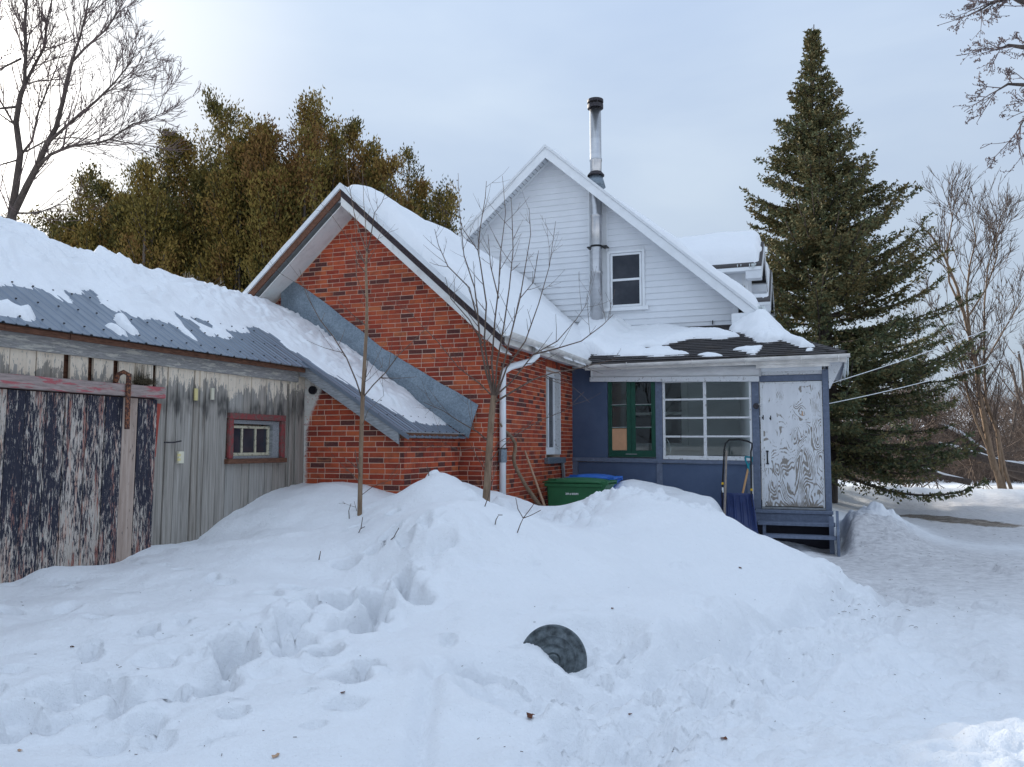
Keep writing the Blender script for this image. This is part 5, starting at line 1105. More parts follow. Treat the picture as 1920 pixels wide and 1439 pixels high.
# ------------------------------------------------------------------ steps
st = thing('porch_steps', 'grey-blue wooden porch steps with open risers below the plywood door', 'steps', (-.45, 13.8, 0))
sx0, sx1 = -1.06, .11
bx('landing', M['blue_grey'], st, sx0, sx1, 13.93, PY-.055, .575, .62); bx('apron', M['blue_grey'], st, sx0, sx1-.03, 13.95, 13.98, .42, .57)
q = P(1500, 983, Y=13.70); bx('tread', M['blue_grey'], st, sx0+.05, sx1+.02, 13.68, 13.96, q.z-.03, q.z+.015)
q2_ = P(1500, 1007, Y=13.46); bx('tread', M['blue_grey'], st, sx0+.15, sx1+.03, 13.44, 13.72, q2_.z-.03, q2_.z+.015)
MB().hexa([(sx1+.035, 13.40, .0), (sx1+.075, 13.40, .0), (sx1+.075, 14.05, .0), (sx1+.035, 14.05, .0), (sx1+.035, 13.40, q2_.z+.05), (sx1+.075, 13.40, q2_.z+.05), (sx1+.075, 14.05, .63), (sx1+.035, 14.05, .63)]).build('stringer', M['blue_grey'], st, bevel=.003)
bx('leg', M['blue_grey'], st, sx1-.07, sx1-.0, 13.62, 13.67, .0, .57); bx('leg', M['white_worn'], st, sx1+.005, sx1+.033, 13.60, 13.63, .0, q.z-.03); bx('leg', M['blue_grey'], st, sx0+.12, sx0+.17, 13.74, 13.78, .0, q.z-.03)
bx('shade_panel', M['dark_inside'], st, sx0-.1, sx1, 14.05, 14.08, 0, .50, bevel=0)  # dark sheet added, its colour is the shade in the void under the steps
# ------------------------------------------------------------------ things in the yard
def wheelie(name, label, mat, x0, x1, y0, y1, zt, group):
    """bin seen from its side: hinge and handle towards +X"""
    t = thing(name, label, 'bin', ((x0+x1)/2, (y0+y1)/2, 0), group)
    zb = .04; top = zt-.07; i = .055
    MB().hexa([(x0+i+.05, y0+i, zb), (x1-i-.06, y0+i, zb), (x1-i-.06, y1-i, zb), (x0+i+.05, y1-i, zb), (x0+.03, y0+.02, top), (x1-.10, y0+.02, top), (x1-.10, y1-.02, top), (x0+.03, y1-.02, top)]).build('body', mat, t, bevel=.03)
    MB().box(x0+.01, x1-.08, y0-.003, y1+.003, top-.055, top-.005).build('rim', mat, t, bevel=.012)
    # domed lid
    n = 10; vv = []; ff = []
    for a in range(n+1):
        x = x0-.015+(x1-.06-x0)*a/n; e = .055*math.sin(math.pi*min(1, a/n*1.0))**.5 if 0 < a < n else 0.
        for b, (yy, k) in enumerate(((y0-.012, 0), (y0+.03, .55), (y0+.12, .95), ((y0+y1)/2, 1), (y1-.12, .95), (y1-.03, .55), (y1+.012, 0))): vv.append((x, yy, top+.018+e*k))
    m = 7
    for a in range(n):
        for b in range(m-1): ff.append((a*m+b, (a+1)*m+b, (a+1)*m+b+1, a*m+b+1))
    lid = MB().add(vv, ff).build('lid', mat, t, smooth=True); s = lid.modifiers.new('t', 'SOLIDIFY'); s.thickness = .018; s.offset = -1
    bx('lid_ridge', mat, lid, x0+.06, x0+.20, y0+.02, y0+.05, top+.045, top+.065, bevel=.006)
    # hinge blocks and handle at the rear
    hb = MB()
    for y in (y0+.015, y1-.05): hb.box(x1-.11, x1-.0, y, y+.035, top-.03, top+.035)
    hb.build('hinge', mat, t, bevel=.008); MB().tube([(x1-.015, y0+.01, top+.02), (x1-.015, y1-.01, top+.02)], .016, 8).build('handle', mat, t)
    MB().hexa([(x1-.14, y0+.03, top-.14), (x1-.10, y0+.03, top-.14), (x1-.10, y1-.03, top-.14), (x1-.14, y1-.03, top-.14), (x1-.12, y0+.03, top-.02), (x1-.02, y0+.03, top-.02), (x1-.02, y1-.03, top-.02), (x1-.12, y1-.03, top-.02)]).build('handle_web', mat, t, bevel=.006)
    for y in (y0-.0, y1-.05):
        w = MB(); c = Vector((x1-.13, y, .13)); w.tube([c, c+Vector((0, .05, 0))], .12, 18); w.build('wheel', M['black_tube'], t)
    return t, top
by = 11.85; bxl = P(1019, 905, Y=by).x; bxr = P(1139, 905, Y=by).x
G1, top_ = wheelie('wheeled_bin', 'green wheeled bin with small white printing on its side', M['bin_green'], bxl, bxr, by, by+.62, P(1070, 897, Y=by+.1).z, 'wheeled bins by the cottage wall')
q = P(1072, 926, Y=by+.03)
tx = bpy.data.curves.new('print', 'FONT'); tx.body = '209 # 003091'; tx.size = .038; tx.extrude = .0006; tx.offset = .0008; tx.align_x = 'CENTER'; tx.space_character = .95
to = bpy.data.objects.new('print', bpy.data.meshes.new_from_object(bpy.data.objects.new('print_curve', tx))); COL.objects.link(to); to.parent = G1; to.rotation_euler = (R(92), 0, 0); to.location = Vector((q.x+.01, by+.013, q.z-.015))-G1.location; to.data.materials.clear(); to.data.materials.append(M['print_white'])
bx('sticker', M['bin_grey'], G1, bxr-.185, bxr-.115, by+.045, by+.055, .45, .86, bevel=0)
by2 = by+.70; G2, _t = wheelie('wheeled_bin', 'blue wheeled bin mostly hidden behind the green one', M['bin_blue'], P(1060, 905, Y=by2).x, P(1151, 905, Y=by2).x, by2, by2+.62, P(1100, 890, Y=by2+.1).z, 'wheeled bins by the cottage wall')
# snow pusher leaning against the porch
yq = 13.86
def pq(u, v, y=yq): return P(u, v, Y=y)
sp = thing('snow_pusher', 'wide dark blue snow pusher with black U handle leaning upside against the porch', 'snow shovel', tuple(pq(1385, 1000, 13.4)))
hl = [pq(1353, 985, 13.50), pq(1354, 925, 13.62), pq(1358, 845, 13.84), pq(1360, 832, 13.86), pq(1367, 825, 13.87), pq(1385, 824, 13.87), pq(1403, 828, 13.87), pq(1410, 832, 13.86), pq(1410, 839, 13.85), pq(1408, 848, 13.82), pq(1409, 925, 13.55), pq(1412, 950, 13.48)]
MB().tube(hl, .014, 8).build('handle', M['black_tube'], sp, smooth=True)
for u, v, yy in ((1355, 907, 13.66), (1409, 919, 13.57)): a = pq(u, v, yy); MB().tube([a-Vector((0, 0, .018)), a+Vector((0, .006, .018))], .019, 10).build('clip', M['yellow_clip'], sp)
a = pq(1355, 918, 13.63); MB().tube([a-Vector((0, .004, .05)), a+Vector((0, .008, .03))], .0155, 8).build('label_sticker', M['print_white'], sp)
nn = 14; kk = 60; vv = []; ff = []
for i in range(nn+1):
    t = i/nn; L0 = pq(1351, 925, 13.62).lerp(pq(1351, 992, 13.42), t); R0 = pq(1411, 927, 13.52).lerp(pq(1421, 1001, 13.25), t)
    cv = .17*math.sin(math.pi*(.15+.75*t)); 
    for k in range(kk+1):
        s = k/kk; p = L0.lerp(R0, s); e = abs(s-.5)*2; p = p+Vector((0, cv*(1-e**6)+.0, 0)); rib = .028*max(0, math.cos(s*math.pi*2*5))**3*(1 if .1 < t < .9 else 0); p = p-Vector((0, rib, 0)); vv.append(p)
for i in range(nn):
    for k in range(kk): ff.append((i*(kk+1)+k, i*(kk+1)+k+1, (i+1)*(kk+1)+k+1, (i+1)*(kk+1)+k))
bl_ = MB().add(vv, ff).build('blade', M['pusher_blue'], sp, smooth=True); s_ = bl_.modifiers.new('t', 'SOLIDIFY'); s_.thickness = .008
MB().tube([vv[k] for k in range(kk+1)], .008, 6).build('blade_edge', M['pusher_blue'], sp); MB().tube([vv[i*(kk+1)+kk] for i in range(nn+1)], .008, 6).build('blade_edge', M['pusher_blue'], sp)
# teal handled shovel
sh = thing('shovel', 'wooden shaft shovel with a teal D grip behind the snow pusher', 'shovel', tuple(pq(1393, 925, 13.75)))
a, b = pq(1403, 878, 13.98), pq(1385, 960, 13.80); MB().tube([a, b], .017, 10).build('shaft', M['ash_handle'], sh, smooth=True)
c1, c2 = pq(1397, 858, 14.02), pq(1411, 858, 14.02)
MB().tube([a-Vector((0, 0, .05)), a+Vector((0, 0, .04)), c1+Vector((.01, 0, -.06)), c1, c1+Vector((0, 0, .01)), c2, c2+Vector((-.01, 0, -.06)), a+Vector((0, 0, .04))], [.022, .02, .014, .015, .016, .015, .014, .014], 8).build('grip', M['teal'], sh, smooth=True)
MB().box(b.x-.12, b.x+.12, b.y-.03, b.y+.0, b.z-.32, b.z).build('blade', M['galv'], sh)
a, b = pq(1362, 846, 13.80), pq(1358, 985, 13.36)
tag(MB().tube([a, a.lerp(b, .5), b], [.017, .019, .020], 8).build('pole', M['old_stick'], None, smooth=True), 'grey weathered round pole standing in the snow before the snow pusher', 'pole')
# lumber stick and curved branch leaning at the cottage wall
a, b = P(984, 845, X=-4.13), P(1023, 955, X=-3.90); tag(MB().tube([a, b], [.016, .024], 5).build('wooden_stake', M['lumber'], None), 'pale wooden stake leaning against the cottage wall beside the green bin', 'stake')
vn = [P(936, 793, X=-4.12), P(945, 806, X=-4.12), P(958, 818, X=-4.1), P(966, 832, X=-4.08), P(966, 845, X=-4.06), P(963, 858, X=-4.04), P(965, 872, X=-4.02), P(975, 892, X=-4.0), P(988, 915, X=-3.97), P(1000, 932, X=-3.94), P(1016, 955, X=-3.9)]
tag(MB().tube(vn, [.012, .018, .022, .026, .028, .027, .026, .026, .027, .03, .036], 8).build('curved_branch', M['bark_warm'], None, smooth=True), 'crooked bare stem bent against the cottage wall behind the downspout', 'branch')
# steel dustbin lid standing in the snow
lc = P(1040, 1230, Y=hit(1040, 1240).y-.02); lc = P(1037, 1238, Y=lc.y); lr = (P(1099, 1230, Y=lc.y).x-P(980, 1230, Y=lc.y).x)/2
lid = thing('bin_lid', 'round grey steel bin lid standing half buried in the snow slope', 'lid', tuple(lc))
prof = [(0, .035), (.10, .034), (.22, .030), (.23, .038), (.26, .038), (.27, .029), (.44, .024), (.45, .031), (.48, .031), (.49, .022), (.66, .017), (.67, .024), (.70, .024), (.71, .014), (.92, .006), (.945, .015), (.985, .012), (1.0, .0), (1.0, -.018), (.985, -.018), (.98, -.004)]
kk = 64; vv = []; ff = []; tilt = Matrix.Rotation(R(16), 3, 'Z') @ Matrix.Rotation(R(-8), 3, 'X')
for r_, d_ in prof:
    for j in range(kk):
        a = 2*math.pi*j/kk; vv.append(lc+tilt @ Vector((r_*lr*math.cos(a)*1.02, -d_*.9, r_*lr*math.sin(a)*1.03)))
for i in range(len(prof)-1):
    for j in range(kk): ff.append((i*kk+j, i*kk+(j+1) % kk, (i+1)*kk+(j+1) % kk, (i+1)*kk+j))
MB().add(vv, ff).build('disc', M['lid_steel'], lid, smooth=True)
vv = [lc+tilt @ Vector((.19*lr*math.cos(2*math.pi*j/24)*s, -.034-(.004 if s < 1 else 0), .19*lr*math.sin(2*math.pi*j/24)*s)) for s in (1, .8) for j in range(24)]
MB().add(vv, [(j, (j+1) % 24, 24+(j+1) % 24, 24+j) for j in range(24)]+[tuple(range(24, 48))]).build('boss', M['lid_steel'], lid)
mm = MB()
for an in (90, 35, 145): c, s = math.cos(R(an)), math.sin(R(an)); mm.tube([lc+tilt @ Vector((c*lr*.5, -.026, s*lr*.5)), lc+tilt @ Vector((c*lr*.93, -.010, s*lr*.93))], .003, 5)
mm.build('crease', M['lid_steel'], lid)
# clothesline
cl = thing('clothesline', 'two thin white clotheslines running from the porch door post to the trees', 'clothesline', tuple(P(1420, 765, Y=14.1)))
a = P(1418, 762, Y=14.12); 
def wire(p, q, sag, n=24): return [Vector(p).lerp(Vector(q), i/n)-Vector((0, 0, sag*4*(i/n)*(1-i/n))) for i in range(n+1)]
e1 = P(1935, 584, Y=23.0); e2 = P(1912, 662, Y=23.6)
MB().tube(wire(P(1421, 759, Y=14.1), e1, .10), .0075, 5).build('line', M['cord_white'], cl); l2 = wire(P(1424, 781, Y=14.1), e2, .12); MB().tube(l2, .0075, 5).build('line', M['cord_white'], cl)
MB().tube([a, a+Vector((0, -.05, 0))], .05, 12).build('pulley', M['rusty_cap'], cl)
for k, (u, v) in enumerate(((1431, 781), (1445, 782), (1505, 774))): q = P(u, v, Y=14.08); MB().box(q.x-.008, q.x+.008, q.y-.01, q.y+.01, q.z-.055, q.z+.02).box(q.x-.02, q.x-.008, q.y-.01, q.y+.01, q.z-.04, q.z-.01).build('peg', M['lumber'] if k == 2 else M['dark'], cl)
# cord inside the white window
q0 = P(1249, 822, Y=14.27); cd_ = [P(u, v, Y=14.27) for u, v in ((1250, 822), (1255, 832), (1258, 845), (1256, 853), (1250, 850), (1248, 846))]
tag(MB().tube(cd_, .006, 6).build('cord', M['cord_white'], None, smooth=True), 'white cord hanging inside the lower left pane of the white window', 'cord')
# crumbs and leaves on the snow
def bit(name, label, u, v, size, mat, seed, cat='leaf', group=None):
    rr = random.Random(seed); c = hit(u, v)+Vector((0, 0, size*.12)); n = 7; vv = [c+Vector((0, 0, size*.3))]
    for j in range(n): a = 2*math.pi*j/n; r_ = size*rr.uniform(.35, 1); vv.append(c+Vector((math.cos(a)*r_, math.sin(a)*r_, rr.uniform(-.1, .5)*size)))
    o = MB().add(vv, [(0, 1+j, 1+(j+1) % n) for j in range(n)]).build(name, mat, None); s = o.modifiers.new('t', 'SOLIDIFY'); s.thickness = .002; tag(o, label, cat, group); return o
bit('dead_leaf', 'curled brown dead leaf on the churned snow below the bin lid', 994, 1346, .035, M['leaf_dead'], 1, group='dead leaves on the snow'); bit('dead_leaf', 'tiny brown leaf on the path snow at the bottom right of the lid', 1181, 1347, .014, M['leaf_dead'], 2, group='dead leaves on the snow')
bit('dead_leaf', 'small brown leaf on the snow slope above and right of the bin lid', 1148, 1143, .020, M['leaf_dead'], 3, group='dead leaves on the snow'); bit('dead_leaf', 'small dark leaf high on the pile below the snow pusher', 1389, 1066, .024, M['leaf_dead'], 4, group='dead leaves on the snow')
bit('dead_leaf', 'tan leaf lying flat near the bottom edge of the snow', 517, 1423, .020, M['lumber'], 5, group='dead leaves on the snow'); bit('dead_leaf', 'tan leaf on the snow by the lower left corner', 37, 1410, .018, M['lumber'], 6, group='dead leaves on the snow')
bit('dead_leaf', 'dark curled leaf beside a small hollow in the left snow', 134, 1217, .022, M['leaf_dead'], 7, group='dead leaves on the snow'); bit('dead_leaf', 'brown leaf in a trodden hole left of the sled track', 644, 1303, .022, M['leaf_dead'], 8, group='dead leaves on the snow'); bit('dead_leaf', 'torn brown leaf on the churned path near the bottom', 1358, 1388, .024, M['leaf_dead'], 9, group='dead leaves on the snow')
cr_ = MB(); rr = random.Random(20)
for i in range(70):
    u = rr.uniform(1560, 1920); v = rr.uniform(985, 1180); c = hit(u, v)+Vector((0, 0, .008)); d = Vector((rr.gauss(0, 1), rr.gauss(0, 1), .1)).normalized()*rr.uniform(.006, .030); cr_.tube([c-d, c+d*.2+Vector((0, 0, .006)), c+d], .002, 3, cap=False)
for i in range(60):
    u = rr.uniform(20, 1900); v = rr.uniform(1100, 1430); c = hit(u, v)+Vector((0, 0, .004)); d = Vector((rr.gauss(0, 1), rr.gauss(0, 1), .1)).normalized()*rr.uniform(.003, .010); cr_.tube([c-d, c+d], .0018, 3, cap=False)
o = cr_.build('crumbs', M['twig_brown'], None); tag(o, 'scattered bark crumbs and bits of twig on the drive and the snow', kind='stuff')
# ------------------------------------------------------------------ trees
def tubes_np(name, segs, mat, parent=None, k=4):
    """segs: list of (polyline points list, radii list) -> one mesh"""
    V = []; Fq = []; base = 0
    ang = np.arange(k)*2*math.pi/k; ca, sa = np.cos(ang), np.sin(ang)
    for pts, rad in segs:
        p = np.array(pts, float); n = len(p); t = np.gradient(p, axis=0); t /= np.linalg.norm(t, axis=1)[:, None]+1e-9
        ref = np.array([0., 0, 1]) if abs(t[0, 2]) < .85 else np.array([1., 0, 0]); a = np.cross(t, ref); a /= np.linalg.norm(a, axis=1)[:, None]+1e-9; b = np.cross(a, t)
        r = np.array(rad, float)[:, None, None]; ring = p[:, None, :]+(a[:, None, :]*ca[None, :, None]+b[:, None, :]*sa[None, :, None])*r
        V.append(ring.reshape(-1, 3)); i = np.arange(n-1)[:, None]*k+base; j = np.arange(k)[None, :]; jn = (np.arange(k)+1)[None, :] % k
        Fq.append(np.stack([i+j, i+jn, i+k+jn, i+k+j], -1).reshape(-1, 4)); base += n*k
    return mesh_np(name, np.concatenate(V), np.concatenate(Fq), mat, parent, smooth=True)
def grow(rg, p, d, L, r, depth, segs, up=.15, wob=.18, kids=(3, 5), spread=(25, 55), ratio=(.5, .75), rr=.62, minr=.004, taper=.45):
    n = max(3, int(4+L*1.2)); pts = [p.copy()]; rad = [r]; q = p.copy(); dd = d.normalized(); dirs = [dd.copy()]
    for i in range(n):
        dd = (dd+Vector((rg.gauss(0, wob), rg.gauss(0, wob), rg.gauss(0, wob)+up))*.35).normalized(); q = q+dd*(L/n); pts.append(q.copy()); rad.append(max(minr*.6, r*(1-(1-taper)*(i+1)/n) if depth > 0 else r*(1-.75*(i+1)/n))); dirs.append(dd.copy())
    segs.append((depth, pts, rad))
    if depth <= 0: return
    for _ in range(rg.randint(*kids)):
        f = rg.uniform(.25, 1.0); i = min(n, max(1, int(f*n))); a = R(rg.uniform(*spread)); ax = dirs[i].cross(Vector((rg.gauss(0, 1), rg.gauss(0, 1), rg.gauss(0, 1)))).normalized(); nd = Matrix.Rotation(a, 3, ax) @ dirs[i]
        grow(rg, pts[i], nd, L*rg.uniform(*ratio)*(1.15-.45*f), max(minr, rad[i]*rr*rg.uniform(.8, 1.05)), depth-1, segs, up, wob, kids, spread, ratio, rr, minr, taper)
def add_tree(name, label, cat, base, segs, mat, group=None, split=None, mat2=None, k=(6, 4)):
    t = thing(name, label, cat, tuple(base), group); top = max(s[0] for s in segs); split = top-1 if split is None else split
    tr = [(s[1], s[2]) for s in segs if s[0] > split]; br = [(s[1], s[2]) for s in segs if s[0] <= split]
    if tr: tubes_np('trunk', tr, mat, t, k[0])
    if br: tubes_np('crown', br, mat2 or mat, t, k[1])
    return t
def leaf_mesh(name, C, Dr, L_, Wd, mat, parent, rg, rnd=None, droop=0.):
    """many small pointed diamonds: C centres (n,3), Dr unit directions, L_ lengths, Wd widths"""
    n = len(C); rv = rg.normal(size=(n, 3)); s = np.cross(Dr, rv); s /= np.linalg.norm(s, axis=1)[:, None]+1e-9
    L_ = np.broadcast_to(L_, n)[:, None]; Wd = np.broadcast_to(Wd, n)[:, None]; nn_ = np.cross(Dr, s)
    a = C; b = C+Dr*L_*.45+s*Wd*.5+nn_*Wd*.12; c = C+Dr*L_; d = C+Dr*L_*.45-s*Wd*.5+nn_*Wd*.12
    V = np.stack([a, b, c, d], 1).reshape(-1, 3); Fq = np.arange(n*4).reshape(n, 4)
    return mesh_np(name, V, Fq, mat, parent, rnd=rnd if rnd is not None else rg.random(n))
def norm(a): return a/(np.linalg.norm(a, axis=-1, keepdims=True)+1e-9)
# ---- big spruce
def spruce(base, H, label, seed=3):
    rg = np.random.default_rng(seed); r2 = random.Random(seed); t = thing('spruce_tree', label, 'tree', base); bz = Vector(base)
    tp = [bz+Vector((0, 0, 0))]+[bz+Vector((.12*math.sin(z*.5), .05*math.cos(z), z)) for z in np.linspace(.5, H, 22)]
    tubes_np('trunk', [(tp, [.30*(1-.96*i/(len(tp)-1)) for i in range(len(tp))])], M['bark_dark'], t, 8)
    C, Dd, Ls, Ws, Rn = [], [], [], [], []; limbs = []; z = 1.1
    lobes = [(r2.uniform(0, 6.28), r2.uniform(1.5, H*.8), r2.uniform(.72, 1.13)) for _ in range(22)]
    while z < H-.15:
        f = z/H; nb = 9 if f < .85 else 7
        for b in range(nb):
            az_ = r2.uniform(0, 2*math.pi); cx = math.cos(az_-PSI)  # the tree leans its long limbs to one side
            prof = (4.95*(1-f)**.95+.05)*(1-.45*max(0., (f-.55)/.45))*(1.0 if f > .12 else .72+f*2.3)
            side = 1+.08*cx*(1 if f < .6 else .4)
            Lb = prof*side*r2.uniform(.62, 1.12)
            for la, lz, lk in lobes:
                dz = abs(z-lz); da = abs((az_-la+math.pi) % (2*math.pi)-math.pi)
                if dz < .8 and da < .6: Lb *= lk
            el = R(28*f+(-10 if f < .35 else 5)+r2.uniform(-9, 9)); n = max(4, int(Lb*4)); p = bz+Vector((0, 0, z)); d = Vector((math.cos(az_)*math.cos(el), math.sin(az_)*math.cos(el), math.sin(el))); pts = [p.copy()]
            for i in range(n):
                g = i/n; d = (d+Vector((r2.gauss(0, .04), r2.gauss(0, .04), .10*(g-.15)*(1.2 if f < .6 else .6)))).normalized(); p = p+d*(Lb/n); pts.append(p.copy())
            limbs.append((pts, [.045*(1-f)*(1-.9*i/n)+.006 for i in range(n+1)]))
            # twigs to both sides, longest in the middle, angled forwards
            nt_ = int(12+Lb*21)
            gs = r2.random
            for _ in range(nt_):
                g = .12+.88*gs()**.8; i = min(n-1, int(g*n)); q = pts[i].lerp(pts[i+1], g*n-i); dr = (pts[i+1]-pts[i]).normalized(); sd = dr.cross(Vector((0, 0, 1))).normalized()*(1 if gs() < .5 else -1)
                tl = (.18+.62*(1-g)*min(1, Lb/2.2))*r2.uniform(.6, 1.1)*(1 if f < .8 else .65); td = (dr*.75+sd*r2.uniform(.4, 1.0)+Vector((0, 0, r2.uniform(-.35, .12)))).normalized()
                m = max(3, int(tl*22)); ss = np.sort(rg.random(m)); q_ = np.array(q); td_ = np.array(td)
                cc = q_+td_*(ss*tl)[:, None]+np.array([0, 0, -.12])*(ss**2*tl)[:, None]; C.append(cc); dd_ = norm(td_[None, :]*.9+rg.normal(size=(m, 3))*.62); Dd.append(dd_); Ls.append(rg.uniform(.06, .13, m)); Ws.append(rg.uniform(.034, .062, m)); Rn.append(np.clip(rg.random()*.6+rg.random(m)*.4+(.15 if q.z > 5 else 0), 0, 1))
        z += .16+.08*(1-f)
    tubes_np('limbs', limbs, M['bark_dark'], t, 4)['kind'] = 'stuff'
    C = np.concatenate(C); leaf_mesh('crown', C, np.concatenate(Dd), np.concatenate(Ls), np.concatenate(Ws), M['spruce_needles'], t, rg, np.concatenate(Rn)); return len(C)
ns_ = spruce((.0, 23.75, 0), 13.35, 'tall dark green spruce standing behind the porch and the white house')
# ---- cedars
def cedar(x, y, H, W_, label, seed, n=30000, leaders=5, lean=0):
    rg = np.random.default_rng(seed); r2 = random.Random(seed); t = thing('cedar_tree', label, 'tree', (x, y, 0), 'cedars in a row behind the cottage'); C, Dd, Rn = [], [], []; limbs = []
    leaders = leaders+6
    for k in range(leaders):
        a = r2.uniform(0, 6.28); o = r2.uniform(.3, 1.0)*W_ if k else 0; hh = H*(1 if k == 0 else r2.uniform(.84, .99)*(1-.13*o/W_)); bx_, by_ = x+math.cos(a)*o+lean, y+math.sin(a)*o*.8; ww_ = W_*(.80 if k else .9)*r2.uniform(.8, 1.25)
        limbs.append(([(x+(bx_-x)*.2, y+(by_-y)*.2, 0), (x+(bx_-x)*.8, y+(by_-y)*.8, hh*.3), (bx_, by_, hh*.7), (bx_, by_, hh*.99)], [.13, .10, .05, .008]))
        nb = int(46*hh/9)
        for b in range(nb):
            f = r2.random()**.75; z = .6+f*(hh-.6); az_ = r2.uniform(0, 6.28); R_ = (ww_*(1-f)**.5*(.45+.75*r2.random())+.16)
            p0 = np.array([bx_+(x-bx_)*(1-f)*.4, by_+(y-by_)*(1-f)*.4, z]); d0 = np.array([math.cos(az_), math.sin(az_), .75+1.3*f]); d0 /= np.linalg.norm(d0)
            limbs.append(([p0, p0+d0*R_*.55, p0+d0*R_*.95+np.array([0, 0, .12*R_])], [.018*(1-f)+.006, .010, .004]))
            m = int(n/leaders/nb); s = rg.uniform(.15, 1.0, m)**.7; cc = p0+d0*(s*R_)[:, None]*1.0+rg.normal(size=(m, 3))*(.035+.13*np.sin(math.pi*np.clip(s*.85, 0, 1))*R_**.5)[:, None]*np.array([1, 1, .9]); cc[:, 2] += .14*R_*s*s
            C.append(cc); Dd.append(norm(d0[None, :]*.7+np.array([0, 0, .35])+rg.normal(size=(m, 3))*.45)); Rn.append(np.clip(r2.random()*.8+rg.random(m)*.25, 0, 1))
    C = np.concatenate(C); m = len(C); tubes_np('trunk', limbs[:1], M['bark'], t, 6); tubes_np('limbs', limbs[1:], M['bark'], t, 3)['kind'] = 'stuff'
    leaf_mesh('crown', C, np.concatenate(Dd), rg.uniform(.06, .125, m), rg.uniform(.026, .048, m), M['cedar_leaves'], t, rg, np.concatenate(Rn)); return m
def gxy(u, d):
    lat = (u-960)/1556*d; return (-d*math.sin(PSI)+lat*math.cos(PSI), d*math.cos(PSI)+lat*math.sin(PSI))
for i, (u, d, vt, w_, lb, n_, ld) in enumerate([(150, 21, 330, 1.25, 'shortest sparse cedar at the left end of the row', 20000, 4), (240, 20, 345, 1.1, 'low loose cedar between the left end and the tallest left one', 18000, 4), (300, 20.5, 255, 1.15, 'slim cedar just left of the tall pointed one', 20000, 3), (395, 20, 195, 1.5, 'tall pointed cedar of golden brown green left of the row middle', 36000, 4), (490, 20.5, 262, 1.5, 'broad rounded cedar in the middle of the row', 34000, 5), (585, 20, 200, 1.65, 'tallest wide cedar directly left of the cottage ridge', 40000, 5), (655, 20.5, 235, 1.3, 'tall cedar rising over the cottage ridge', 26000, 4), (700, 20, 300, .9, 'narrow cedar shoulder just right of the cottage ridge', 16000, 3), (762, 23, 285, 1.35, 'thin see-through cedar at the right end behind the cottage roof', 11000, 4)]):
    x_, y_ = gxy(u, d); cedar(x_, y_, 1.65+(836-vt)/1552*d, w_*1.75, lb, 40+i, int(n_*3.3), ld)
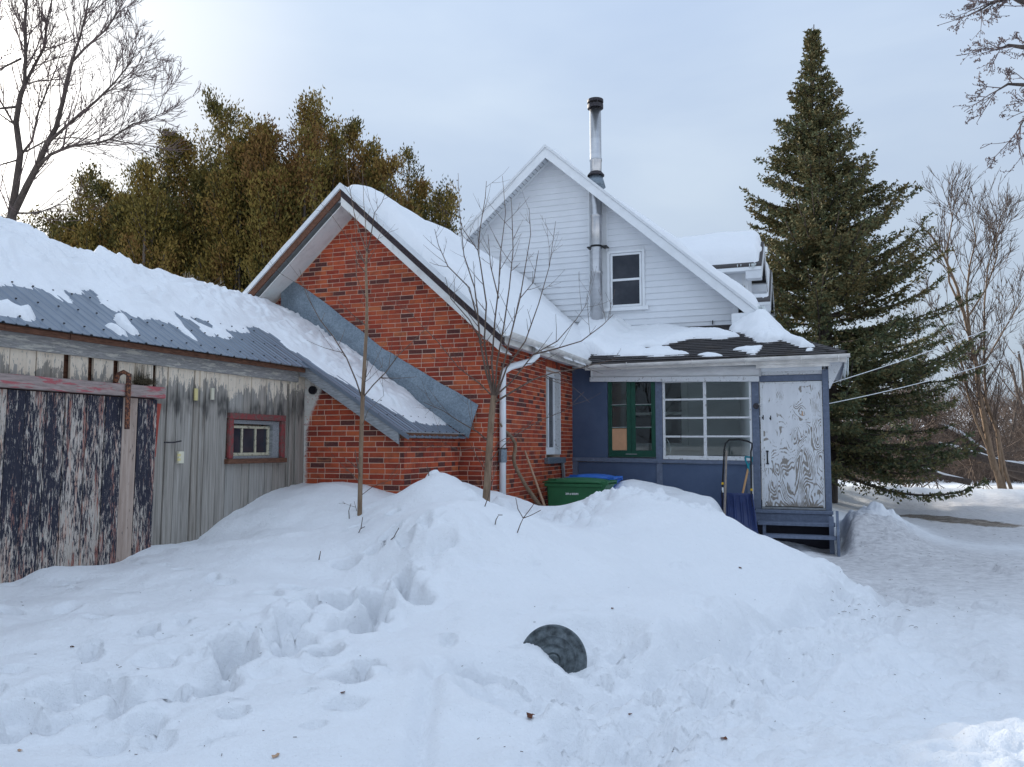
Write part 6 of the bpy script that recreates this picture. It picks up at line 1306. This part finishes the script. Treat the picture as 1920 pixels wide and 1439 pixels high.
# ---- tall bare tree at the left
def bare_left():
    rg = random.Random(8); x0, y0 = gxy(30, 13.5); segs = []
    def at(u, v, d=13.5): r = ray(u, v); return Vector([CAM[i]+d*r[i] for i in range(3)])
    def limb(pts, r0, r1, ks=5, sp=(22, 45), dep=3, L0=1.05):
        ks = ks
        pp = [at(*p) for p in pts]; n = len(pp); r0 *= .5; r1 *= .5; rad = [r0+(r1-r0)*i/(n-1) for i in range(n)]; segs.append((4, pp, rad))
        for _ in range(ks*(n-1)):
            f = rg.uniform(.12, 1)*(n-1); i = min(n-2, int(f)); q = pp[i].lerp(pp[i+1], f-i); d = (pp[i+1]-pp[i]).normalized(); ax = d.cross(Vector((rg.gauss(0, 1), rg.gauss(0, 1), rg.gauss(0, 1)))).normalized()
            grow(rg, q, Matrix.Rotation(R(rg.uniform(*sp)), 3, ax) @ d, L0*rg.uniform(.5, 1.1)*(1.2-.6*f/(n-1)), max(.004, min(.012, rad[i]*.45)), dep, segs, up=.28, wob=.16, kids=(2, 3), spread=(20, 45), ratio=(.45, .7), rr=.62, minr=.0048)
    b = (22, 640, 13.4)
    limb([b, (18, 420, 13.4), (30, 350, 13.4), (38, 290, 13.5), (30, 230, 13.5), (38, 180, 13.5), (46, 160, 13.5)], .125, .07, 1, dep=1)
    limb([(46, 160, 13.5), (48, 100, 13.4), (46, 50, 13.3), (52, -20, 13.3)], .06, .025, 5); limb([(46, 160, 13.5), (66, 120, 13.6), (84, 88, 13.7), (88, 40, 13.7), (100, -10, 13.8)], .055, .02, 5)
    limb([(22, 640, 13.4), (24, 405, 13.3), (50, 350, 13.2), (70, 312, 13.1), (88, 270, 13.0), (105, 240, 13.0), (118, 190, 13.0), (134, 118, 13.0)], .12, .055, 2, dep=1)
    limb([(134, 118, 13.0), (150, 70, 12.9), (160, 30, 12.9), (168, -10, 12.9)], .045, .016, 5); limb([(134, 118, 13), (160, 90, 12.8), (200, 55, 12.7), (222, 20, 12.6), (231, 2, 12.6)], .042, .010, 5)
    limb([(88, 270, 13), (130, 232, 12.8), (180, 190, 12.6), (215, 155, 12.5), (245, 118, 12.4), (257, 88, 12.4)], .05, .008, 5); limb([(150, 215, 12.8), (200, 170, 12.8), (240, 165, 12.8), (278, 148, 12.8)], .02, .005, 4, dep=1)
    limb([(70, 312, 13.1), (95, 290, 12.9), (130, 275, 12.8), (185, 268, 12.7), (205, 262, 12.6), (250, 232, 12.5), (290, 224, 12.4), (312, 172, 12.4)], .055, .006, 5); limb([(205, 262, 12.6), (260, 272, 12.6), (312, 276, 12.6)], .022, .005, 4, dep=1)
    limb([(40, 290, 13.5), (60, 265, 13.6), (72, 210, 13.7), (88, 170, 13.8), (105, 130, 13.8), (115, 95, 13.9)], .045, .012, 4); limb([(48, 285, 13.5), (90, 262, 13.5), (140, 258, 13.5), (180, 264, 13.5)], .03, .010, 3, dep=1)
    limb([(28, 400, 13.4), (70, 400, 13.3), (110, 385, 13.3), (150, 380, 13.2)], .035, .008, 3, dep=1); limb([(46, 160, 13.5), (70, 152, 13.6), (110, 150, 13.6), (140, 150, 13.7)], .028, .008, 3, dep=1); limb([(38, 200, 13.5), (-10, 205, 13.8), (-60, 220, 14)], .05, .02, 3, dep=1)
    limb([(40, 110, 13.2), (0, 130, 13.0), (-60, 150, 12.8)], .035, .02, 4, dep=1); limb([(36, 240, 13.5), (0, 215, 13.2), (-40, 190, 13.0)], .03, .01, 4); limb([(34, 300, 13.5), (0, 310, 13.2), (-40, 290, 13.0)], .03, .01, 4); limb([(36, 250, 13.5), (-5, 180, 13.4), (-20, 90, 13.2), (5, 20, 13.2)], .035, .01, 5)
    bp = at(22, 640, 13.4); segs.append((4, [Vector((bp.x, bp.y, 0)), bp], [.10, .075]))
    add_tree('bare_tree', 'large leafless tree with forked trunk rising behind the left end of the shed', 'tree', (bp.x, bp.y, 0), segs, M['bark_dark'], split=3, mat2=M['twig_red'], k=(8, 3))
bare_left()
# ---- generic bare trees
def btree(u, d, vt, label, seed, name='bare_tree', stems=3, mat='bark', mat2='twig_brown', r0=.10, spread=.35, depth=4, group=None, kids=(3, 5), z0=0., zmin=None, minr=.006):
    rg = random.Random(seed); x, y = gxy(u, d); H = 1.65+(836-vt)/1552*d-z0; segs = []
    for s in range(stems):
        dr = Vector((rg.gauss(0, spread), rg.gauss(0, spread), 1)); grow(rg, Vector((x+rg.gauss(0, .12), y+rg.gauss(0, .12), z0)), dr, H*rg.uniform(.50, .62), r0*rg.uniform(.7, 1.1), depth, segs, up=.20, wob=.13, kids=kids, spread=(18, 42), ratio=(.46, .66), rr=.55, minr=minr, taper=.5)
    return add_tree(name, label, 'tree', (x, y, z0), segs, M[mat], group, split=depth-1, mat2=M[mat2], k=(7, 3))
# right-hand clump, trunks read off the photograph
def clump_right():
    rg = random.Random(12); segs = []; d0 = 24.0; x, y = gxy(1880, d0)
    def at(u, v, d=d0): r = ray(u, v); return Vector([CAM[i]+d*r[i] for i in range(3)])
    def limb(pts, r0, r1, ks=3, dep=2, L0=1.5):
        pp = [at(*p) for p in pts]; n = len(pp); r0 *= .55; r1 *= .8; rad = [r0+(r1-r0)*i/(n-1) for i in range(n)]; segs.append((4, pp, rad))
        for _ in range(ks*(n-1)):
            f = rg.uniform(.25, 1)*(n-1); i = min(n-2, int(f)); q = pp[i].lerp(pp[i+1], f-i); d = (pp[i+1]-pp[i]).normalized(); ax = d.cross(Vector((rg.gauss(0, 1), rg.gauss(0, 1), rg.gauss(0, 1)))).normalized()
            grow(rg, q, Matrix.Rotation(R(rg.uniform(20, 42)), 3, ax) @ d, L0*rg.uniform(.5, 1.2)*(1.2-.5*f/(n-1)), max(.008, min(.018, rad[i]*.5)), dep, segs, up=.25, wob=.13, kids=(2, 4), spread=(18, 42), ratio=(.5, .7), rr=.6, minr=.008)
    limb([(1884, 945), (1872, 895), (1858, 850), (1848, 800), (1836, 740), (1832, 690), (1820, 640), (1808, 590), (1795, 540), (1770, 480), (1745, 440)], .17, .03, 4)
    limb([(1820, 640), (1812, 560), (1818, 500), (1830, 450), (1822, 400)], .07, .012, 5); limb([(1808, 590), (1780, 530), (1775, 470), (1786, 410), (1780, 385)], .06, .012, 5); limb([(1812, 600), (1850, 540), (1870, 480), (1868, 430), (1880, 400)], .05, .01, 5)
    limb([(1892, 945), (1880, 900), (1874, 850), (1868, 800), (1850, 760), (1846, 700), (1845, 640), (1846, 570), (1852, 500), (1870, 440), (1888, 390)], .10, .010, 4); limb([(1905, 945), (1885, 885), (1870, 810), (1855, 770), (1845, 740)], .09, .06, 1, dep=1)
    limb([(1862, 880), (1850, 835), (1830, 790), (1815, 740), (1806, 690), (1790, 640), (1765, 600), (1740, 570)], .075, .012, 3); limb([(1836, 700), (1870, 640), (1900, 590), (1925, 545)], .05, .012, 4)
    add_tree('bare_tree', 'leaning clump of bare trunks beyond the drive at the right', 'tree', (x, y, 0), segs, M['bark_warm'], split=3, mat2=M['twig_brown'], k=(8, 3))
clump_right()
btree(1955, 27, 600, 'bare tree half cut by the right edge beyond the drive', 31, stems=3, mat='bark', r0=.10, depth=4); btree(1700, 34, 470, 'slender bare tree showing behind the spruce boughs', 32, stems=3, r0=.10, depth=4)
btree(1760, 40, 560, 'small bare tree far behind the snow bank', 33, stems=2, r0=.09, depth=4); btree(1890, 42, 600, 'far bare tree above the brown thicket at the right', 34, stems=3, r0=.10, depth=4); btree(1640, 38, 600, 'thin bare tree behind the lower spruce limbs', 35, stems=2, r0=.08, depth=4); btree(1960, 44, 480, 'distant bare tree by the right edge', 36, stems=3, r0=.12, depth=4)
# behind the shed
btree(345, 13.2, 325, 'pale slim bare tree standing before the cedars', 41, stems=2, mat='bark_pale', mat2='bark_pale', r0=.055, depth=4, spread=.10, kids=(3, 5), minr=.006)
for i, (u, d, vt) in enumerate([(300, 13, 470), (370, 13.2, 450), (430, 13, 455), (480, 12.8, 470), (520, 13.2, 450), (250, 14, 430), (190, 14.2, 400), (120, 15, 380), (80, 15, 330), (560, 13, 500)]):
    btree(u, d, vt, ['pale bare bush left of the slim pale tree', 'pale bare bush at the foot of the slim pale tree', 'dense pale bush right of the slim pale tree', 'arching pale bush left of the cottage eave', 'pale bush touching the cottage barge board', 'brown bare shrub before the low cedars', 'brown bare shrub left of the low cedars', 'thin brown shrub right of the big bare tree', 'thin sapling beside the trunk of the big bare tree', 'low bare bush behind the cottage corner'][i], 50+i, name='bare_shrub', stems=5, mat='bark_pale' if i < 5 or i == 9 else 'twig_brown', mat2='bark_pale' if i < 5 or i == 9 else 'twig_brown', r0=.022, depth=3, spread=.5, group='bare shrubs behind the shed', kids=(4, 6), minr=.006)
btree(800, 22, 395, 'fine twiggy shrub at the right of the thin cedar', 61, name='bare_shrub', stems=5, mat='twig_brown', r0=.03, depth=4, spread=.3, kids=(3, 5), minr=.006)
m_bark('sapling_twig', (.08, .055, .042), (.17, .125, .10))
# ---- saplings in front of the walls
def sapling(label, Y0, paths, seed, mat, base_uv, tw=(3, 4), L0=.5, minr=.0022):
    rg = random.Random(seed); segs = []; b = P(*base_uv, Y=Y0)
    for pts, r0, r1, ks in paths:
        n = len(pts); oy = rg.uniform(-.35, .25) if r0 < .02 else 0
        pp = [P(u, v, Y=Y0+oy*i/max(1, n-1)) for i, (u, v) in enumerate(pts)]; rad = [r0+(r1-r0)*i/(n-1) for i in range(n)]; segs.append((3 if r0 > .02 else 2, pp, rad))
        for _ in range(ks):
            f = rg.uniform(.25, 1)*(n-1); i = min(n-2, int(f)); q = pp[i].lerp(pp[i+1], f-i); d = (pp[i+1]-pp[i]).normalized(); ax = d.cross(Vector((rg.gauss(0, 1), rg.gauss(0, 1), rg.gauss(0, 1)))).normalized()
            grow(rg, q, Matrix.Rotation(R(rg.uniform(30, 60)), 3, ax) @ d, L0*rg.uniform(.25, 1), max(minr, min(.006, rad[i]*.5)), 1, segs, up=.22, wob=.12, kids=(0, 2), spread=(25, 50), ratio=(.3, .6), rr=.7, minr=minr)
    return add_tree('sapling', label, 'tree', tuple(b), segs, mat, 'saplings before the cottage', split=2, mat2=M['sapling_twig'], k=(7, 4))
sapling('single thin straight sapling in front of the brick annex', 7.84, [
    ([(674, 975), (675, 930), (676, 880), (678, 800), (680, 745)], .027, .023, 2), ([(680, 745), (683, 690), (687, 620), (688, 560), (686, 500), (688, 472)], .023, .011, 4),
    ([(679, 748), (668, 715), (650, 672), (625, 632), (600, 600), (578, 560), (562, 520)], .010, .003, 7), ([(681, 745), (700, 722), (722, 700), (748, 665), (775, 640), (800, 615)], .009, .003, 5), ([(680, 745), (686, 705), (690, 672)], .007, .003, 3),
    ([(688, 474), (676, 440), (664, 400), (655, 350), (650, 305)], .007, .002, 3), ([(688, 474), (686, 430), (682, 380), (680, 320)], .006, .002, 3), ([(688, 474), (696, 440), (702, 400), (716, 380), (730, 340)], .007, .002, 4), ([(687, 476), (700, 466), (712, 440)], .005, .002, 2), ([(688, 500), (667, 470), (640, 430), (612, 390)], .005, .002, 3), ([(686, 560), (668, 520), (668, 450), (662, 380)], .005, .002, 2),
    ([(675, 905), (655, 885), (640, 870)], .005, .002, 3), ([(676, 930), (700, 912), (735, 900), (750, 880)], .004, .002, 3), ([(672, 972), (668, 955), (664, 940)], .004, .002, 1), ([(679, 800), (690, 770), (720, 742)], .004, .002, 1)], 71, M['bark_warm'], (674, 975))
sapling('many-branched sapling fanning out before the downspout', 9.26, [
    ([(911, 950), (914, 900), (917, 850), (921, 790), (926, 742)], .048, .036, 3),
    ([(925, 745), (912, 700), (900, 640), (895, 580), (890, 540), (870, 480), (862, 400), (859, 325)], .016, .0025, 9), ([(926, 742), (915, 690), (908, 640), (912, 570), (900, 490), (896, 470), (868, 430), (852, 370)], .015, .0025, 8), ([(927, 742), (922, 680), (928, 600), (935, 540), (938, 480), (948, 400), (942, 330)], .014, .0025, 8), ([(896, 470), (900, 430), (910, 370), (912, 340)], .008, .003, 3), ([(893, 590), (880, 540), (840, 500), (822, 460), (815, 430)], .010, .003, 6),
    ([(928, 740), (932, 680), (945, 610), (955, 540), (962, 470), (960, 400), (958, 370)], .013, .0025, 8), ([(928, 745), (940, 700), (955, 640), (975, 560), (985, 500), (995, 440), (992, 390)], .013, .0025, 8), ([(930, 745), (950, 690), (985, 640), (1010, 570), (1030, 500), (1042, 415)], .012, .0025, 8),
    ([(930, 742), (960, 715), (1000, 665), (1045, 640), (1080, 600), (1100, 570)], .012, .0025, 8), ([(1000, 665), (1040, 655), (1090, 640), (1130, 610), (1150, 590)], .010, .003, 6), ([(928, 755), (960, 735), (1000, 712), (1035, 700), (1090, 690), (1160, 672)], .013, .003, 7), ([(916, 870), (930, 850), (960, 820), (1010, 790), (1060, 770), (1095, 735)], .007, .002, 5), ([(918, 830), (895, 810), (860, 790), (830, 770), (795, 755)], .009, .003, 5), ([(917, 850), (890, 840), (860, 845), (830, 830)], .006, .002, 4),
    ([(925, 745), (900, 720), (860, 690), (820, 640), (780, 600), (765, 580)], .009, .002, 6), ([(918, 855), (935, 830), (985, 800), (1010, 780)], .005, .002, 3), ([(913, 905), (925, 890), (930, 850)], .005, .002, 2), ([(905, 645), (880, 600), (845, 560), (835, 520)], .009, .003, 4), ([(935, 560), (920, 500), (915, 440)], .009, .003, 4), ([(975, 560), (1000, 530), (1010, 470)], .008, .003, 4)], 72, M['bark_warm'], (911, 950), L0=.55)
# twigs poking out of the snow
def twig(label, lines, seed, Yv):
    b = hit(*lines[0][0]); Y0 = b.y; segs = [(0, [b-Vector((0, 0, .05))]+[P(u, v, Y=Y0-.02*i) for i, (u, v) in enumerate(ln)], [.006]+[.0055-.003*i/len(ln) for i in range(len(ln))]) if k == 0 else (0, [P(u, v, Y=Y0-.02*i) for i, (u, v) in enumerate(ln)], [.0045-.002*i/len(ln) for i in range(len(ln))]) for k, ln in enumerate(lines)]
    o = tubes_np('twig', [(s[1], s[2]) for s in segs], M['twig_brown'], None, 5); tag(o, label, 'twig', 'twigs standing in the snow')
twig('three-pronged twig standing in the snow left of the green bin', [[(969, 1002), (975, 985), (981, 972)], [(981, 972), (971, 955), (967, 934)], [(981, 972), (992, 958), (1002, 944)], [(981, 972), (995, 967), (1014, 957)]], 1, 0)
twig('single curved twig on the slope right of the thin sapling', [[(722, 1022), (738, 1008), (748, 990)]], 2, 0); twig('short twig in the snow left of the trodden holes', [[(598, 1050), (600, 1040), (601, 1034)]], 3, 0); twig('small forked twig at the foot of the thin sapling', [[(672, 1000), (677, 990), (680, 970)], [(676, 992), (684, 988)]], 4, 0)
twig('dark twig leaning on the foot of the many-branched sapling', [[(909, 950), (916, 930), (925, 895), (932, 870)]], 5, 0); twig('short dark stub beside the snow hump at the annex', [[(804, 893), (803, 880), (800, 874)]], 6, 0); twig('thin twig by the hollow right of the many-branched sapling', [[(928, 985), (930, 975), (934, 968)], [(934, 966), (942, 966)]], 7, 0); twig('thin twig leaning out of the snow left of the thin sapling', [[(655, 975), (654, 958), (658, 945)]], 8, 0)
# ---- branches coming in at the upper right from a tree beside the camera
def overhang():
    rg = random.Random(77); segs = []; base = Vector((5.4, 7.6, 0)); 
    def at(u, v, d=7.2): r = ray(u, v); return Vector([CAM[i]+d*r[i] for i in range(3)])
    crotch = Vector((5.2, 7.6, 3.2)); segs.append((4, [base, base+Vector((-.1, 0, 1.6)), crotch, Vector((5.0, 7.5, 5.5)), Vector((4.9, 7.4, 7.5))], [.24, .21, .18, .13, .06]))
    def limb(pts, r0, r1, ks, L0=.36):
        pp = pts; n = len(pp); rad = [r0+(r1-r0)*i/(n-1) for i in range(n)]; segs.append((4, pp, rad))
        for _ in range(ks):
            f = rg.uniform(.3, 1)*(n-1); i = min(n-2, int(f)); q = pp[i].lerp(pp[i+1], f-i); d = (pp[i+1]-pp[i]).normalized(); ax = d.cross(Vector((rg.gauss(0, 1), rg.gauss(0, 1), rg.gauss(0, 1)))).normalized()
            grow(rg, q, Matrix.Rotation(R(rg.uniform(20, 48)), 3, ax) @ d, L0*rg.uniform(.35, 1), .005, 2, segs, up=.06, wob=.22, kids=(2, 4), spread=(25, 50), ratio=(.4, .7), rr=.75, minr=.0026)
    t_ = Vector((5.0, 7.5, 5.0))
    limb([t_, at(2020, 60), at(1960, 20), at(1900, -5), at(1860, 5), at(1835, 22)], .05, .004, 11); limb([t_, at(2040, 120), at(1970, 100), at(1925, 90), at(1890, 85), at(1868, 95)], .045, .004, 9)
    limb([t_, at(2050, 190), at(1980, 165), at(1930, 160), at(1890, 158), at(1862, 175)], .04, .004, 9); limb([at(2000, 170), at(1950, 200), at(1920, 225), at(1905, 250)], .012, .004, 8); limb([t_, at(2000, -60), at(1900, -90), at(1860, -60), at(1850, -15)], .04, .004, 6)
    bd = []
    for dp, pts, rad in segs:
        if dp <= 2:
            for i in range(1, len(pts)):
                if rg.random() < .8: a = Vector(pts[i]); d = Vector((rg.gauss(0, 1), rg.gauss(0, 1), rg.gauss(0, 1))).normalized()*.022; bd.append(([a, a+d*.6, a+d], [.002, .0042, .001]))
    for b in bd: segs.append((1, *b))
    add_tree('maple_tree', 'budding bare branches hanging in at the upper right corner', 'tree', tuple(base), segs, M['bark_dark'], split=3, mat2=M['twig_red'], k=(8, 4))
overhang()
# ---- fallen trunks with snow on them, and the thicket
def fallen(label, pts, r, seed):
    pp = [P(u, v, Y=y) for u, v, y in pts]; t = thing('fallen_trunk', label, 'tree', tuple(pp[-1]), 'fallen trunks beyond the drive'); n = len(pp); tubes_np('trunk', [(pp, [r*(.4+.6*i/(n-1)) for i in range(n)])], M['bark_dark'], t, 8)
    rg = random.Random(seed); sg = []
    for _ in range(30):
        f = rg.uniform(0, .8)*(n-1); i = min(n-2, int(f)); grow(rg, pp[i].lerp(pp[i+1], f-i), Vector((rg.gauss(-.3, .8), rg.gauss(0, .6), rg.gauss(.2, .8))), rg.uniform(.8, 2.2), .03, 2, sg, up=.05, wob=.2, minr=.010)
    tubes_np('crown', [(s[1], s[2]) for s in sg], M['twig_brown'], t, 3)
    s = [([p+Vector((0, 0, r*.75)) for p in pp[n//3:]], [r*.55*rg.uniform(.2, 1.3) for _ in pp[n//3:]])]; o = tubes_np('snow', s, M['snow'], None, 7); tag(o, 'snow lying along the '+label, kind='stuff')
fallen('upper fallen trunk slanting down to the right behind the bare clump', [(1715, 772, 31), (1740, 790, 31), (1770, 806, 31), (1800, 822, 31), (1830, 842, 31), (1860, 862, 31), (1900, 885, 31), (1960, 905, 31)], .20, 1)
fallen('lower fallen trunk lying flatter below the upper one', [(1690, 812, 30), (1720, 828, 30), (1760, 838, 30), (1800, 848, 30), (1840, 858, 30), (1880, 872, 30), (1930, 880, 30)], .16, 2)
fallen('low fallen limb close to the ground left of the bare clump', [(1640, 872, 29), (1690, 880, 29), (1735, 882, 29), (1770, 895, 29), (1820, 905, 29)], .10, 3)
def hgt(x, y): return Hat(x, y)
def thicket():
    rg = np.random.default_rng(9); r2 = random.Random(9)
    def mass(n, xr, yr, hr_, rad, name, label, mat, lean=.45, seg=5):
        V = []; Fq = []; base = 0
        X = rg.uniform(*xr, n); Y = rg.uniform(*yr, n)
        Z = np.array([Hat(a, b) for a, b in zip(X, Y)]); H_ = rg.uniform(*hr_, n); d = norm(np.stack([rg.normal(0, lean, n), rg.normal(0, lean, n), np.ones(n)*.8], -1)); cv = rg.normal(0, .5, (n, 3)); cv[:, 2] = -np.abs(cv[:, 2])*.6
        s = np.linspace(0, 1, seg); p = np.stack([X, Y, Z], -1)[:, None, :]+(d[:, None, :]*s[None, :, None]+cv[:, None, :]*(s**2)[None, :, None]*.7)*H_[:, None, None]; p += np.cumsum(rg.normal(0, .03, p.shape), axis=1)
        k = 3; a = norm(rg.normal(size=(n, 3))); b = norm(np.cross(d, a)); a = norm(np.cross(b, d)); ang = np.arange(k)*2*math.pi/k
        ring = p[:, :, None, :]+(a[:, None, None, :]*np.cos(ang)[None, None, :, None]+b[:, None, None, :]*np.sin(ang)[None, None, :, None])*(rad*(1-.75*s))[None, :, None, None]*rg.uniform(.5, 1.4, n)[:, None, None, None]
        V = ring.reshape(-1, 3); i = np.arange(n)[:, None, None]*seg*k+np.arange(seg-1)[None, :, None]*k; j = np.arange(k)[None, None, :]; jn = (j+1) % k
        Fq = np.stack([i+j, i+jn, i+k+jn, i+k+j], -1).reshape(-1, 4); o = mesh_np(name, V, Fq, mat, smooth=True); tag(o, label, kind='stuff')
    mass(7500, (0, 20), (35, 42), (.6, 2.4), .012, 'brushwood', 'tangled brown brush beyond the snow bank', M['twig_brown'])
    mass(12000, (-2, 36), (43, 68), (1.4, 4.0), .018, 'thicket', 'dense leafless thicket rising behind the bare trees', M['twig_brown'], .35, 6)
    mass(5000, (-30, 70), (75, 125), (2, 4.5), .035, 'far_thicket', 'distant leafless wood on the far slope', M['twig_brown'], .3, 5)
    mass(700, (6, 18), (27.5, 31), (.3, 1.1), .006, 'dry_weeds', 'dry weeds standing along the ploughed bank', M['bark_warm'], .25, 4)
    mass(5000, (-40, -11), (14, 45), (1.0, 4), .016, 'undergrowth', 'leafless undergrowth behind the shed and cedars', M['twig_brown'], .35, 5)
thicket()
def fallen_spruce_twigs():
    pass
print('SCENE', len(bpy.data.objects), 'objects; bricks', n1, n2, n3, n4, 'spruce', ns_)
